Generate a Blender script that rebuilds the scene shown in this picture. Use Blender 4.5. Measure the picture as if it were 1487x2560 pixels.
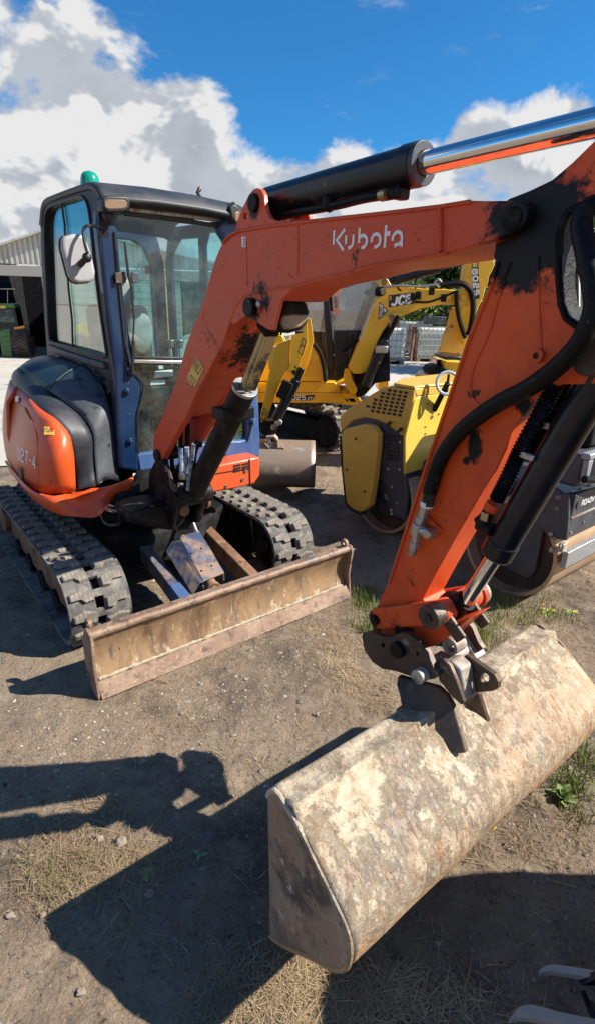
import bpy, math, random
import numpy as np
from math import sin, cos, pi, radians
from mathutils import Vector, Matrix, noise as mnoise
from mathutils.geometry import tessellate_polygon
for o in list(bpy.data.objects): bpy.data.objects.remove(o)
SC = bpy.context.scene; COL = SC.collection
random.seed(4)
V = Vector
# ------------------------------------------------------------------ camera
IMW, IMH, FPX = 1487.0, 2560.0, 1337.9
PITCH, ROLL, CAMH = 0.36693, 0.02664, 1.6378
c_, s_ = cos(PITCH), sin(PITCH)
FWD = V((0, c_, -s_)); u0 = V((0, s_, c_)); r0 = V((1, 0, 0))
RGT = r0*cos(ROLL) + u0*sin(ROLL); UPV = u0*cos(ROLL) - r0*sin(ROLL)
CAM = V((0, 0, CAMH))
cd = bpy.data.cameras.new('camera'); cam = bpy.data.objects.new('camera', cd); COL.objects.link(cam)
m3 = Matrix((RGT, UPV, -FWD)).transposed()
cam.matrix_world = Matrix.Translation(CAM) @ m3.to_4x4()
cd.sensor_fit = 'VERTICAL'; cd.sensor_height = 24.0; cd.lens = 24.0*FPX/IMH
cd.clip_start = 0.05; cd.clip_end = 2000
SC.camera = cam
# ------------------------------------------------------------------ light
SUN = V((0.761, -0.038, 0.648)).normalized()
sd = bpy.data.lights.new('sun', 'SUN'); sd.energy = 5.0; sd.angle = radians(0.53); sd.color = (1.0, 0.94, 0.84)
so = bpy.data.objects.new('sun', sd); COL.objects.link(so); so.location = (10, -3, 12)
so.rotation_euler = SUN.to_track_quat('Z', 'Y').to_euler()
SC.view_settings.view_transform = 'Standard'; SC.view_settings.look = 'None'
SC.view_settings.exposure = 0.92; SC.view_settings.gamma = 1.0
try: SC.view_settings.use_curve_mapping = False
except Exception: pass

def ray(px, py):
    return RGT*((px-IMW/2)/FPX) - UPV*((py-IMH/2)/FPX) + FWD
world = bpy.data.worlds.new('World'); SC.world = world; world.use_nodes = True

def build_world():
    nt = world.node_tree; nt.nodes.clear(); N = nt.nodes.new; L = nt.links.new
    out = N('ShaderNodeOutputWorld'); bg = N('ShaderNodeBackground'); L(bg.outputs[0], out.inputs[0])
    sky = N('ShaderNodeTexSky'); sky.sky_type = 'NISHITA'; sky.sun_disc = False
    sky.sun_elevation = math.asin(SUN.z); sky.sun_rotation = math.atan2(SUN.x, SUN.y)
    sky.air_density = 1.0; sky.dust_density = 0.4; sky.ozone_density = 3.5
    tc = N('ShaderNodeTexCoord')
    def math_(op, a, b=None, clamp=False):
        n = N('ShaderNodeMath'); n.operation = op; n.use_clamp = clamp
        for i, v in enumerate((a, b)):
            if v is None: continue
            if isinstance(v, (int, float)): n.inputs[i].default_value = v
            else: L(v, n.inputs[i])
        return n.outputs[0]
    def vmath(op, a, b=None, sc=None):
        n = N('ShaderNodeVectorMath'); n.operation = op
        for i, v in enumerate((a, b)):
            if v is None: continue
            if isinstance(v, (tuple, Vector)): n.inputs[i].default_value = tuple(v)
            else: L(v, n.inputs[i])
        if sc is not None: n.inputs['Scale'].default_value = sc
        return n
    def rng(v, a, b, smooth=True, lo=0, hi=1):
        n = N('ShaderNodeMapRange'); n.interpolation_type = 'SMOOTHSTEP' if smooth else 'LINEAR'
        L(v, n.inputs[0]); n.inputs[1].default_value = a; n.inputs[2].default_value = b
        n.inputs[3].default_value = lo; n.inputs[4].default_value = hi; return n.outputs[0]
    D = tc.outputs['Generated']
    Dn = vmath('NORMALIZE', D).outputs[0]
    sep = N('ShaderNodeSeparateXYZ'); L(Dn, sep.inputs[0])
    # shared cloud field, evaluated twice (second time a little towards the sun) for lit edges
    def field(vec, detail):
        n1 = N('ShaderNodeTexNoise'); n1.inputs['Scale'].default_value = 5.6; n1.inputs['Detail'].default_value = detail
        n1.inputs['Roughness'].default_value = 0.60; n1.inputs['Distortion'].default_value = 0.25
        st = vmath('MULTIPLY', vec, (1.0, 1.0, 1.5)).outputs[0]
        L(st, n1.inputs['Vector']); return n1.outputs['Fac']
    f1 = field(Dn, 11); f2 = field(vmath('ADD', Dn, tuple(SUN*0.04 + V((0, 0, 0.025)))).outputs[0], 4)
    f1s = field(Dn, 4)
    # heap of cumulus and a bank low round the horizon
    heaps = [(ray(-90, 230), 0.09, 0.22), (ray(90, 420), 0.12, 0.30), (ray(420, 350), 0.03, 0.14), (ray(230, 560), 0.14, 0.34), (ray(1400, 400), 0.03, 0.13), (ray(1180, 370), 0.02, 0.09),
             (V((-0.9, 0.3, 0.35)), .15, .4), (V((0.9, -0.7, 0.3)), .1, .35), (V((-0.5, -0.9, 0.3)), .1, .4)]
    tot = rng(sep.outputs[2], 0.335, 0.17, True, 0, 0.36)
    # band edge climbs towards the right
    tilt = math_('MULTIPLY', sep.outputs[0], 0.13)
    el = math_('SUBTRACT', sep.outputs[2], tilt)
    tot = rng(el, 0.27, 0.18, True, 0, 0.42)
    for h, a, b in heaps:
        h = h.normalized()
        dist = vmath('DISTANCE', Dn, h).outputs['Value']
        w = rng(dist, b, a, True, 0, 0.44)
        tot = math_('MAXIMUM', tot, w)
    dens = math_('ADD', f1, tot)
    mask = rng(dens, 0.705, 0.83)
    # wisps
    n2 = N('ShaderNodeTexNoise'); n2.inputs['Scale'].default_value = 3.0; n2.inputs['Detail'].default_value = 9; n2.inputs['Roughness'].default_value = 0.68
    L(vmath('MULTIPLY', Dn, (1.2, 1.2, 4.5)).outputs[0], n2.inputs['Vector'])
    wisp = rng(n2.outputs['Fac'], 0.56, 0.78, True, 0, 0.55)
    mask = math_('MAXIMUM', mask, wisp)
    # brightness of the cloud
    lit = math_('SUBTRACT', f1s, f2)
    litv = rng(lit, -0.06, 0.05, True, 0, 1)
    thick = rng(dens, 0.80, 1.15, True, 1.0, 0.35)
    br = math_('ADD', math_('MULTIPLY', litv, 0.62), math_('MULTIPLY', thick, 0.45))
    cr = N('ShaderNodeValToRGB'); L(br, cr.inputs[0])
    e = cr.color_ramp.elements
    e[0].position = 0.12; e[0].color = (0.44, 0.48, 0.56, 1)
    e[1].position = 0.80; e[1].color = (1.08, 1.08, 1.08, 1)
    e2 = cr.color_ramp.elements.new(0.45); e2.color = (0.68, 0.73, 0.81, 1)
    cs = vmath('SCALE', cr.outputs[0], sc=8.0).outputs[0]
    # deep clear-air blue
    tint = N('ShaderNodeMix'); tint.data_type = 'RGBA'; tint.blend_type = 'MULTIPLY'; tint.inputs[0].default_value = 1.0
    L(sky.outputs[0], tint.inputs[6]); tint.inputs[7].default_value = (0.34, 1.12, 1.62, 1)
    mx = N('ShaderNodeMix'); mx.data_type = 'RGBA'; L(mask, mx.inputs[0]); L(tint.outputs[2], mx.inputs[6]); L(cs, mx.inputs[7])
    L(mx.outputs[2], bg.inputs[0]); bg.inputs[1].default_value = 0.0500
build_world()

# ------------------------------------------------------------------ helpers
class Frame:
    """a place in the yard: origin and heading; turns sight lines into points on its planes"""
    def __init__(s, x, y, z=0, yaw=0):
        s.o = V((x, y, z)); s.yaw = yaw
        s.R = Matrix.Rotation(yaw, 3, 'Z'); s.Ri = s.R.transposed()
        s.c = s.Ri @ (CAM - s.o)
    def pl(s, ax, val, px, py):
        d = s.Ri @ ray(px, py); t = (val - s.c[ax])/d[ax]
        return s.c + d*t
    def s(s, val, *pts): return [s.pl(0, val, *p) for p in pts]
    def a(s, val, *pts): return [s.pl(1, val, *p) for p in pts]
    def z(s, val, *pts): return [s.pl(2, val, *p) for p in pts]
K = Frame(-1.0546, 3.3534, 0, 0.68163)          # the parked machine: x = across, -y = its front, z = up

class MB:
    def __init__(s): s.v = []; s.f = []; s.mi = []; s.m = 0
    def add(s, vs, fs):
        b = len(s.v); s.v += [tuple(p) for p in vs]; s.f += [tuple(b+i for i in f) for f in fs]; s.mi += [s.m]*len(fs); return s
    def box(s, c, sz, R=None):
        x, y, z = (q/2 for q in sz); c = V(c)
        vs = [V((i*x, j*y, k*z)) for i in (-1, 1) for j in (-1, 1) for k in (-1, 1)]
        if R is not None: vs = [R @ v for v in vs]
        return s.add([v+c for v in vs], [(0,1,3,2),(4,6,7,5),(0,4,5,1),(2,3,7,6),(0,2,6,4),(1,5,7,3)])
    def bx(s, x0, x1, y0, y1, z0, z1): return s.box(((x0+x1)/2,(y0+y1)/2,(z0+z1)/2),(abs(x1-x0),abs(y1-y0),abs(z1-z0)))
    def bar(s, a, b, w, h, up=(0,0,1)):
        a = V(a); b = V(b); d = (b-a).normalized(); u = V(up); r = d.cross(u)
        if r.length < 1e-4: r = d.cross(V((1,0,0)))
        r.normalize(); u = r.cross(d)
        vs = [p + r*i*w/2 + u*j*h/2 for p in (a, b) for i, j in ((-1,-1),(1,-1),(1,1),(-1,1))]
        return s.add(vs, [(0,1,2,3),(7,6,5,4),(0,4,5,1),(1,5,6,2),(2,6,7,3),(3,7,4,0)])
    def prism(s, pts, vec, holes=()):
        vec = V(vec); loops = [[V(p) for p in pts]] + [[V(p) for p in h] for h in holes]
        tri = tessellate_polygon(loops); flat = [p for l in loops for p in l]; n = len(flat)
        vs = flat + [p+vec for p in flat]; fs = []
        if not holes: fs += [tuple(range(n)), tuple(range(2*n-1, n-1, -1))]
        else: fs += [tuple(t) for t in tri] + [tuple(n+i for i in reversed(t)) for t in tri]
        k = 0
        for l in loops:
            m = len(l)
            for i in range(m): j = (i+1) % m; fs.append((k+i, k+j, n+k+j, n+k+i))
            k += m
        return s.add(vs, fs)
    def cyl(s, a, b, r, r2=None, n=20, caps=True):
        return s.tube([a, b], [r, r if r2 is None else r2], n, caps)
    def tube(s, pts, r, n=10, caps=True):
        pts = [V(p) for p in pts]; m = len(pts); rs = r if isinstance(r, (list, tuple)) else [r]*m
        d = (pts[1]-pts[0]).normalized(); u = d.orthogonal().normalized(); vs = []
        for i, p in enumerate(pts):
            t = (pts[min(i+1, m-1)]-pts[max(i-1, 0)]).normalized()
            u = (u - t*u.dot(t)); u = u.normalized() if u.length > 1e-6 else t.orthogonal().normalized(); w = t.cross(u)
            vs += [p + (u*cos(2*pi*k/n) + w*sin(2*pi*k/n))*rs[i] for k in range(n)]
        fs = [(i*n+k, i*n+(k+1) % n, (i+1)*n+(k+1) % n, (i+1)*n+k) for i in range(m-1) for k in range(n)]
        if caps: fs += [tuple(range(n-1, -1, -1)), tuple((m-1)*n+k for k in range(n))]
        return s.add(vs, fs)
    def ring(s, c, ax, ro, ri, w, n=28):
        """annulus with width w along axis"""
        c = V(c); ax = V(ax).normalized(); u = ax.orthogonal().normalized(); v = ax.cross(u); vs = []
        for q, rr in ((-w/2, ro), (w/2, ro), (w/2, ri), (-w/2, ri)):
            vs += [c + ax*q + (u*cos(2*pi*k/n)+v*sin(2*pi*k/n))*rr for k in range(n)]
        fs = [(j*n+k, j*n+(k+1) % n, ((j+1) % 4)*n+(k+1) % n, ((j+1) % 4)*n+k) for j in range(4) for k in range(n)]
        return s.add(vs, fs)
    def sph(s, c, r, n=10, sc=(1,1,1), half=False):
        c = V(c); vs = []; fs = []; m = n//2 if not half else n//4+1
        rows = n//2
        for i in range(rows+1):
            t = pi*i/rows
            for k in range(n): vs.append(c+V((r*sc[0]*sin(t)*cos(2*pi*k/n), r*sc[1]*sin(t)*sin(2*pi*k/n), r*sc[2]*cos(t))))
        for i in range(rows):
            for k in range(n): fs.append((i*n+k, (i+1)*n+k, (i+1)*n+(k+1) % n, i*n+(k+1) % n))
        return s.add(vs, fs)
    def grid(s, rows, close=False):
        m = len(rows[0]); vs = [p for r in rows for p in r]; fs = []
        for i in range(len(rows)-1):
            for k in range(m-1 if not close else m):
                j = (k+1) % m; fs.append((i*m+k, i*m+j, (i+1)*m+j, (i+1)*m+k))
        return s.add(vs, fs)
    def build(s, name, mat, parent=None, bevel=0, seg=2, smooth=35, kind=None, label=None, solid=0, recalc=True, loc=None):
        me = bpy.data.meshes.new(name); me.from_pydata([tuple(v) for v in s.v], [], s.f)
        mats = mat if isinstance(mat, (list, tuple)) else [mat]
        for q in mats: me.materials.append(q)
        if len(mats) > 1: me.polygons.foreach_set('material_index', s.mi)
        if recalc:
            import bmesh
            bm = bmesh.new(); bm.from_mesh(me)
            bmesh.ops.remove_doubles(bm, verts=bm.verts, dist=1e-6)
            bmesh.ops.recalc_face_normals(bm, faces=bm.faces); bm.to_mesh(me); bm.free()
        if smooth:
            me.polygons.foreach_set('use_smooth', [True]*len(me.polygons))
            me.set_sharp_from_angle(angle=radians(smooth))
        o = bpy.data.objects.new(name, me); COL.objects.link(o)
        if parent is not None: o.parent = parent
        if loc is not None: o.location = loc
        if solid:
            md = o.modifiers.new('solid', 'SOLIDIFY'); md.thickness = solid; md.offset = 0
        if bevel:
            md = o.modifiers.new('bevel', 'BEVEL'); md.width = bevel; md.segments = seg; md.limit_method = 'ANGLE'; md.angle_limit = radians(38)
            md.harden_normals = False
        if kind: o['kind'] = kind
        if label: o['label'] = label
        return o
def tag(o, label=None, cat=None, group=None, kind=None):
    if label: o['label'] = label
    if cat: o['category'] = cat
    if group: o['group'] = group
    if kind: o['kind'] = kind
    return o
def thing(name, fr, label, cat, group=None):
    o = bpy.data.objects.new(name, None); COL.objects.link(o); o.location = fr.o; o.rotation_euler = (0, 0, fr.yaw)
    o.empty_display_size = .2
    return tag(o, label, cat, group)
def smooth_path(pts, n=6):
    pts = [V(p) for p in pts]; P = [pts[0]*2-pts[1]] + pts + [pts[-1]*2-pts[-2]]; out = []
    for i in range(1, len(P)-2):
        for k in range(n):
            t = k/n; a, b, c, d = P[i-1:i+3]
            out.append(0.5*((2*b)+(c-a)*t+(2*a-5*b+4*c-d)*t*t+(3*b-a-3*c+d)*t**3))
    return out+[pts[-1]]
def resample(pts, n):
    pts = smooth_path(pts, 8); L = [0]
    for a, b in zip(pts, pts[1:]): L.append(L[-1]+(b-a).length)
    out = []; j = 0
    for i in range(n):
        t = L[-1]*i/(n-1)
        while j < len(L)-2 and L[j+1] < t: j += 1
        out.append(pts[j].lerp(pts[j+1], (t-L[j])/max(L[j+1]-L[j], 1e-9)))
    return out

# ------------------------------------------------------------------ materials
def mat(name, col, rough=.5, metal=0.0, layers=(), bump=None, spots=(), coat=0.0, spec=.5, coord='Object', spotcol=(.004,.0035,.0035), spotrough=.55, lines=None):
    m = bpy.data.materials.new(name); m.use_nodes = True; nt = m.node_tree; N = nt.nodes.new; L = nt.links.new
    b = nt.nodes['Principled BSDF']; tc = N('ShaderNodeTexCoord'); C = tc.outputs[coord]
    b.inputs['Metallic'].default_value = metal; b.inputs['Coat Weight'].default_value = coat; b.inputs['Coat Roughness'].default_value = .15
    b.inputs['Specular IOR Level'].default_value = spec
    rgb = N('ShaderNodeRGB'); rgb.outputs[0].default_value = (*col, 1); cur = rgb.outputs[0]
    rv = N('ShaderNodeValue'); rv.outputs[0].default_value = rough; rc = rv.outputs[0]
    def mixc(fac, c2, r2):
        nonlocal cur, rc
        mx = N('ShaderNodeMix'); mx.data_type = 'RGBA'; L(fac, mx.inputs[0]); L(cur, mx.inputs[6]); mx.inputs[7].default_value = (*c2, 1); cur = mx.outputs[2]
        mr = N('ShaderNodeMix'); L(fac, mr.inputs[0]); L(rc, mr.inputs[2]); mr.inputs[3].default_value = r2; rc = mr.outputs[0]
    for ly in layers:
        c2, scale, lo, hi = ly[:4]; r2 = ly[4] if len(ly) > 4 else rough; st = ly[5] if len(ly) > 5 else (1, 1, 1); mxv = ly[6] if len(ly) > 6 else 1.0
        mp = N('ShaderNodeMapping'); L(C, mp.inputs[0]); mp.inputs['Scale'].default_value = st
        mp.inputs['Location'].default_value = (scale*.37 % 3, scale*.73 % 5, scale*.11 % 2)
        n = N('ShaderNodeTexNoise'); n.inputs['Scale'].default_value = scale; n.inputs['Detail'].default_value = 9; n.inputs['Roughness'].default_value = .66
        L(mp.outputs[0], n.inputs['Vector'])
        r = N('ShaderNodeMapRange'); L(n.outputs['Fac'], r.inputs[0]); r.inputs[1].default_value = lo; r.inputs[2].default_value = hi; r.inputs[4].default_value = mxv
        mixc(r.outputs[0], c2, r2)
    if spots:
        nz = N('ShaderNodeTexNoise'); nz.inputs['Scale'].default_value = 20; nz.inputs['Detail'].default_value = 11; nz.inputs['Roughness'].default_value = .74; L(C, nz.inputs['Vector'])
        for sp in spots:
            p, r = sp[:2]; sc3 = sp[2] if len(sp) > 2 else (1, 1, 1)
            sb = N('ShaderNodeVectorMath'); sb.operation = 'SUBTRACT'; L(C, sb.inputs[0]); sb.inputs[1].default_value = tuple(p)
            ml = N('ShaderNodeVectorMath'); ml.operation = 'MULTIPLY'; L(sb.outputs[0], ml.inputs[0]); ml.inputs[1].default_value = sc3
            d = N('ShaderNodeVectorMath'); d.operation = 'LENGTH'; L(ml.outputs[0], d.inputs[0])
            q = N('ShaderNodeMath'); q.operation = 'MULTIPLY_ADD'; L(nz.outputs['Fac'], q.inputs[0]); q.inputs[1].default_value = r*2.8; L(d.outputs['Value'], q.inputs[2])
            rr = N('ShaderNodeMapRange'); L(q.outputs[0], rr.inputs[0]); rr.inputs[1].default_value = r*2.46; rr.inputs[2].default_value = r*2.14
            mixc(rr.outputs[0], sp[3] if len(sp) > 3 else spotcol, spotrough)
    if lines:   # fine ribbing: (scale, axis scale vector, dark colour)
        mp = N('ShaderNodeMapping'); L(C, mp.inputs[0]); mp.inputs['Scale'].default_value = lines[1]
        w = N('ShaderNodeTexWave'); w.inputs['Scale'].default_value = lines[0]; L(mp.outputs[0], w.inputs['Vector'])
        r = N('ShaderNodeMapRange'); L(w.outputs['Fac'], r.inputs[0]); r.inputs[1].default_value = .34; r.inputs[2].default_value = .16; r.inputs[4].default_value = .8; mixc(r.outputs[0], lines[2], .9)
    L(cur, b.inputs['Base Color']); L(rc, b.inputs['Roughness'])
    if bump:
        prev = None
        for sc, st, dist in (bump if isinstance(bump[0], tuple) else (bump,)):
            n = N('ShaderNodeTexNoise'); n.inputs['Scale'].default_value = sc; n.inputs['Detail'].default_value = 8; n.inputs['Roughness'].default_value = .65; L(C, n.inputs['Vector'])
            bp = N('ShaderNodeBump'); bp.inputs['Strength'].default_value = st; bp.inputs['Distance'].default_value = dist; L(n.outputs['Fac'], bp.inputs['Height'])
            if prev: L(prev, bp.inputs['Normal'])
            prev = bp.outputs[0]
        L(prev, b.inputs['Normal'])
    return m
def glass(name, tint, rough=0.02, dirt=.12, refl=1.0, lo=.42, hi=.8):
    m = bpy.data.materials.new(name); m.use_nodes = True; nt = m.node_tree; nt.nodes.clear(); N = nt.nodes.new; L = nt.links.new
    out = N('ShaderNodeOutputMaterial'); t = N('ShaderNodeBsdfTransparent'); t.inputs[0].default_value = (*tint, 1)
    g = N('ShaderNodeBsdfGlossy'); g.inputs['Roughness'].default_value = rough; g.inputs[0].default_value = (1, 1, 1, 1)
    fr = N('ShaderNodeLayerWeight'); fr.inputs[0].default_value = .5
    pw = N('ShaderNodeMath'); pw.operation = 'POWER'; L(fr.outputs['Facing'], pw.inputs[0]); pw.inputs[1].default_value = 4.0
    fm = N('ShaderNodeMath'); fm.operation = 'MULTIPLY_ADD'; L(pw.outputs[0], fm.inputs[0]); fm.inputs[1].default_value = .5*refl; fm.inputs[2].default_value = .045*refl; fm.use_clamp = True
    mx = N('ShaderNodeMixShader'); L(fm.outputs[0], mx.inputs[0]); L(t.outputs[0], mx.inputs[1]); L(g.outputs[0], mx.inputs[2])
    d = N('ShaderNodeBsdfDiffuse'); d.inputs[0].default_value = (.55, .55, .5, 1)
    tc = N('ShaderNodeTexCoord'); n = N('ShaderNodeTexNoise'); n.inputs['Scale'].default_value = 5; n.inputs['Detail'].default_value = 10; n.inputs['Roughness'].default_value = .75; L(tc.outputs['Object'], n.inputs['Vector'])
    r = N('ShaderNodeMapRange'); L(n.outputs['Fac'], r.inputs[0]); r.inputs[1].default_value = lo; r.inputs[2].default_value = hi; r.inputs[4].default_value = dirt
    mx2 = N('ShaderNodeMixShader'); L(r.outputs[0], mx2.inputs[0]); L(mx.outputs[0], mx2.inputs[1]); L(d.outputs[0], mx2.inputs[2]); L(mx2.outputs[0], out.inputs[0])
    return m
GR = (.014, .012, .012)
def kp(pt, s=-.19): return tuple(K.s(s, pt)[0])
ORANGE = (.66, .080, .022); ORANGE2 = (.78, .105, .014)
M_BOOM = mat('orange_boom_paint', ORANGE, .45, 0, spec=.3, layers=[((.56, .09, .035), 3, .42, .7, .5), ((.30, .05, .02), 11, .62, .72, .6, (1, 1, 1), .6), ((.08, .03, .02), 42, .645, .67, .7), ((.07, .03, .02), 15, .665, .69, .7), ((.66, .16, .08), 1.7, .45, .75, .55, (1, 1, 1), .4), ((.42, .05, .02), 30, .54, .64, .6, (.3, 1, 4), .45)], bump=(60, .05, .01), coat=.02,
    spots=[(kp((1312, 550)), .095, (1, 1, 1)), (kp((648, 790), -.16), .045, (.5, 1, 1)), (kp((600, 850), -.07), .12, (1.15, 1, 1)), (kp((636, 525)), .028), (kp((740, 745), -.05), .09, (.5, 1, 1)), (kp((395, 1150), -.1), .05, (.5, 1, 1)), (kp((530, 975), -.05), .012)])
M_ARM = mat('orange_arm_paint', ORANGE2, .42, 0, spec=.3, layers=[((.56, .07, .02), 3, .4, .7, .45), ((.09, .025, .015), 34, .64, .665, .7), ((.05, .02, .015), 12, .655, .68, .7), ((.30, .05, .02), 9, .60, .72, .6, (1, 1, 1), .6), ((.56, .06, .014), 1.5, .45, .65, .45), ((.50, .06, .02), 30, .54, .64, .6, (4, 1, .3), .45)], bump=(60, .05, .01), coat=.04,
    spots=[(kp((1318, 560), -.155), .125), (kp((1385, 650), -.155), .035), (kp((938, 1545), -.155), .05, (.6, 1, 1)), (kp((1010, 1575), -.155), .045, (.5, 1, 1)), (kp((1290, 680), -.155), .055), (kp((1262, 640), -.155), .05), (kp((1185, 1120), -.155), .022, (1, 1, .5)), (kp((1165, 1150), -.155), .014), (kp((1310, 1020), -.155), .03)])
M_BODY = mat('orange_body_paint', (.66, .085, .016), .42, 0, layers=[((.55, .085, .03), 2.5, .42, .7, .4), ((.09, .03, .02), 30, .65, .68, .6), ((.25, .06, .03), 8, .62, .72, .6, (1, 1, 1), .6)], coat=.08, bump=(40, .03, .01))
M_NAVY = mat('navy_cab_paint', (.004, .018, .060), .30, 0, spec=.4, layers=[((.012, .042, .095), 3.5, .42, .7, .4), ((.22, .22, .24), 90, .665, .68, .8), ((.04, .07, .12), 9, .60, .80, .6, (1, 1, .25), .4)], coat=.12, bump=(50, .04, .01))
M_SIDEF = mat('black_frame_paint', (.010, .012, .022), .5, 0, spec=.3, layers=[((.03, .035, .05), 6, .5, .7, .5)])
M_BLUEF = mat('faded_blue_paint', (.035, .085, .22), .45, 0, layers=[((.07, .12, .24), 4, .4, .7, .55), ((.16, .18, .22), 14, .6, .74, .8, (1, 1, .3), .6)])
M_DARK = mat('dark_roof_plastic', (.022, .026, .034), .5, 0, layers=[((.06, .055, .06), 5, .45, .7, .6), ((.14, .07, .04), 12, .66, .76, .8, (1, 1, 1), .5)])
M_HOOD = mat('dark_hood_plastic', (.022, .034, .046), .42, 0, layers=[((.04, .055, .07), 3, .4, .7, .5), ((.10, .11, .12), 26, .68, .76, .7)], bump=(130, .08, .004))
M_FEND = mat('faded_grey_plastic', (.04, .044, .055), .45, 0, layers=[((.09, .095, .105), 4, .42, .66, .55), ((.012, .012, .015), 9, .58, .64, .5), ((.62, .62, .63), 15, .655, .67, .7)], bump=(60, .1, .006))
M_GREASE = mat('greasy_black_steel', (.006, .0055, .006), .5, 0.0, spec=.2, layers=[((.06, .045, .035), 9, .5, .7, .7), ((.14, .11, .085), 16, .63, .75, .85)], bump=(40, .25, .01))
M_BLACK = mat('black_paint', (.005, .006, .010), .28, 0, spec=.3, layers=[((.02, .02, .025), 5, .45, .7, .4), ((.16, .13, .11), 40, .655, .68, .7), ((.09, .05, .03), 12, .62, .70, .7)], coat=.12)
M_BLACKM = mat('matt_black', (.008, .008, .009), .75, 0, spec=.2, layers=[((.04, .038, .036), 8, .5, .7, .8)])
M_RUBHOSE = mat('black_hose', (.004, .004, .005), .45, 0, spec=.18, layers=[((.03, .026, .022), 18, .58, .74, .8), ((.10, .085, .07), 60, .62, .68, .8)], bump=(70, .35, .004))
M_CHROME = mat('chrome_rod', (.78, .78, .78), .07, 1.0, layers=[((.6, .55, .48), 12, .62, .76, .22)])
M_OLDROD = mat('rod_in_dirty_sleeve', (.42, .34, .2), .3, .8, layers=[((.08, .07, .06), 9, .5, .6, .6)])
M_STEEL = mat('bare_steel', (.42, .41, .39), .38, .9, layers=[((.2, .15, .11), 12, .52, .7, .7)])
M_RUST = mat('brown_rusty_steel', (.20, .105, .06), .6, .25, layers=[((.34, .2, .12), 6, .45, .65, .7), ((.12, .055, .035), 14, .5, .66, .65), ((.45, .40, .33), 22, .62, .72, .8)], bump=(40, .2, .006))
M_BLADE = mat('worn_blade_steel', (.27, .175, .105), .5, .25, layers=[((.37, .235, .125), 5, .42, .6, .5, (1, 1, .35)), ((.17, .10, .06), 8, .5, .62, .5, (1, 1, .3)), ((.50, .40, .28), 30, .57, .66, .7, (1, 1, .3)), ((.14, .13, .12), 11, .56, .66, .4, (1, 1, .35)), ((.09, .06, .04), 50, .62, .66, .6)], bump=((24, .25, .008), (110, .15, .003)))
M_BLADETOP = mat('rust_red_steel', (.22, .135, .09), .6, .2, layers=[((.33, .23, .16), 7, .45, .65, .7), ((.10, .065, .05), 20, .52, .64, .6), ((.42, .35, .27), 60, .56, .66, .85, (1, 1, 1), .7), ((.12, .11, .12), 5, .58, .68, .5)], bump=(40, .3, .006))
M_MUD = mat('dried_mud', (.42, .36, .26), .95, 0, layers=[((.38, .31, .22), 18, .45, .65, .95)], bump=((50, .6, .01), (160, .4, .004)))
M_BLUEST = mat('worn_blue_steel', (.05, .07, .13), .5, .2, layers=[((.30, .20, .14), 6, .44, .58, .6), ((.2, .2, .22), 12, .5, .64, .5), ((.42, .33, .25), 20, .62, .7, .7)], bump=(40, .15, .005))
M_RUBBER = mat('dusty_rubber', (.04, .04, .046), .75, 0, layers=[((.17, .155, .135), 7, .40, .60, .9), ((.27, .24, .20), 16, .5, .70, .95)], bump=(60, .2, .006))
M_RUBD = mat('dark_rubber', (.022, .024, .032), .72, 0, layers=[((.09, .085, .08), 9, .48, .66, .9)], bump=(60, .2, .006))
M_LUG = mat('worn_rubber_lug', (.27, .235, .185), .85, 0, layers=[((.10, .09, .08), 6, .45, .62, .85)], lines=(16, (1, 0, 0), (.14, .12, .10)), bump=(80, .2, .004))
M_LUGD = mat('dark_rubber_lug', (.06, .06, .066), .8, 0, layers=[((.13, .12, .11), 9, .5, .7, .85)], lines=(22, (0, 1, 0), (.02, .02, .022)), bump=(80, .2, .004))
M_YEL = mat('yellow_machine_paint', (.90, .50, .015), .34, 0, layers=[((.80, .42, .02), 3, .42, .7, .4), ((.16, .10, .04), 34, .65, .68, .7)], coat=.25)
M_OCH = mat('ochre_roller_paint', (.62, .36, .055), .42, 0, layers=[((.70, .44, .06), 2.5, .4, .66, .4), ((.10, .07, .04), 22, .70, .74, .7), ((.45, .26, .07), 8, .6, .74, .5)], coat=.15)
M_YELB = mat('pale_yellow_paint', (.72, .50, .06), .4, 0, layers=[((.62, .42, .06), 3, .42, .7, .45), ((.10, .07, .04), 30, .72, .76, .7)], coat=.2)
M_CHAR = mat('charcoal_paint', (.045, .048, .058), .45, 0, layers=[((.08, .08, .09), 6, .45, .7, .6), ((.16, .14, .12), 22, .64, .74, .8)])
M_DRUM = mat('drum_steel', (.46, .31, .19), .42, .35, layers=[((.55, .40, .27), 4, .4, .66, .5), ((.25, .17, .12), 12, .6, .72, .6)], bump=(90, .12, .003))
M_DRUMIN = mat('drum_inner_steel', (.055, .035, .028), .6, .2, layers=[((.16, .09, .06), 7, .5, .7, .7)])
M_WHITE = mat('white_print', (.80, .80, .78), .5, layers=[((.55, .53, .5), 30, .62, .72, .6)])
M_PRK = mat('black_print', (.015, .015, .015), .5)
M_STICK = mat('yellow_sticker', (.72, .46, .09), .5, layers=[((.45, .30, .10), 24, .6, .7, .6)])
M_ORST = mat('orange_sticker', (.75, .26, .03), .5)
M_BEACON = mat('green_beacon_plastic', (.006, .26, .17), .12, 0, coat=.6)
M_AMBER = mat('dirty_lamp_glass', (.24, .15, .09), .2, 0, layers=[((.12, .08, .06), 16, .5, .65, .4), ((.45, .42, .38), 9, .6, .74, .3)], coat=.7)
M_MIRB = mat('grey_mirror_shell', (.34, .33, .33), .5, layers=[((.42, .41, .40), 6, .45, .7, .5), ((.3, .28, .27), 10, .62, .75, .6)])
M_SEAT = mat('worn_seat_cloth', (.03, .03, .034), .85, layers=[((.12, .11, .10), 14, .52, .68, .9)])
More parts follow.
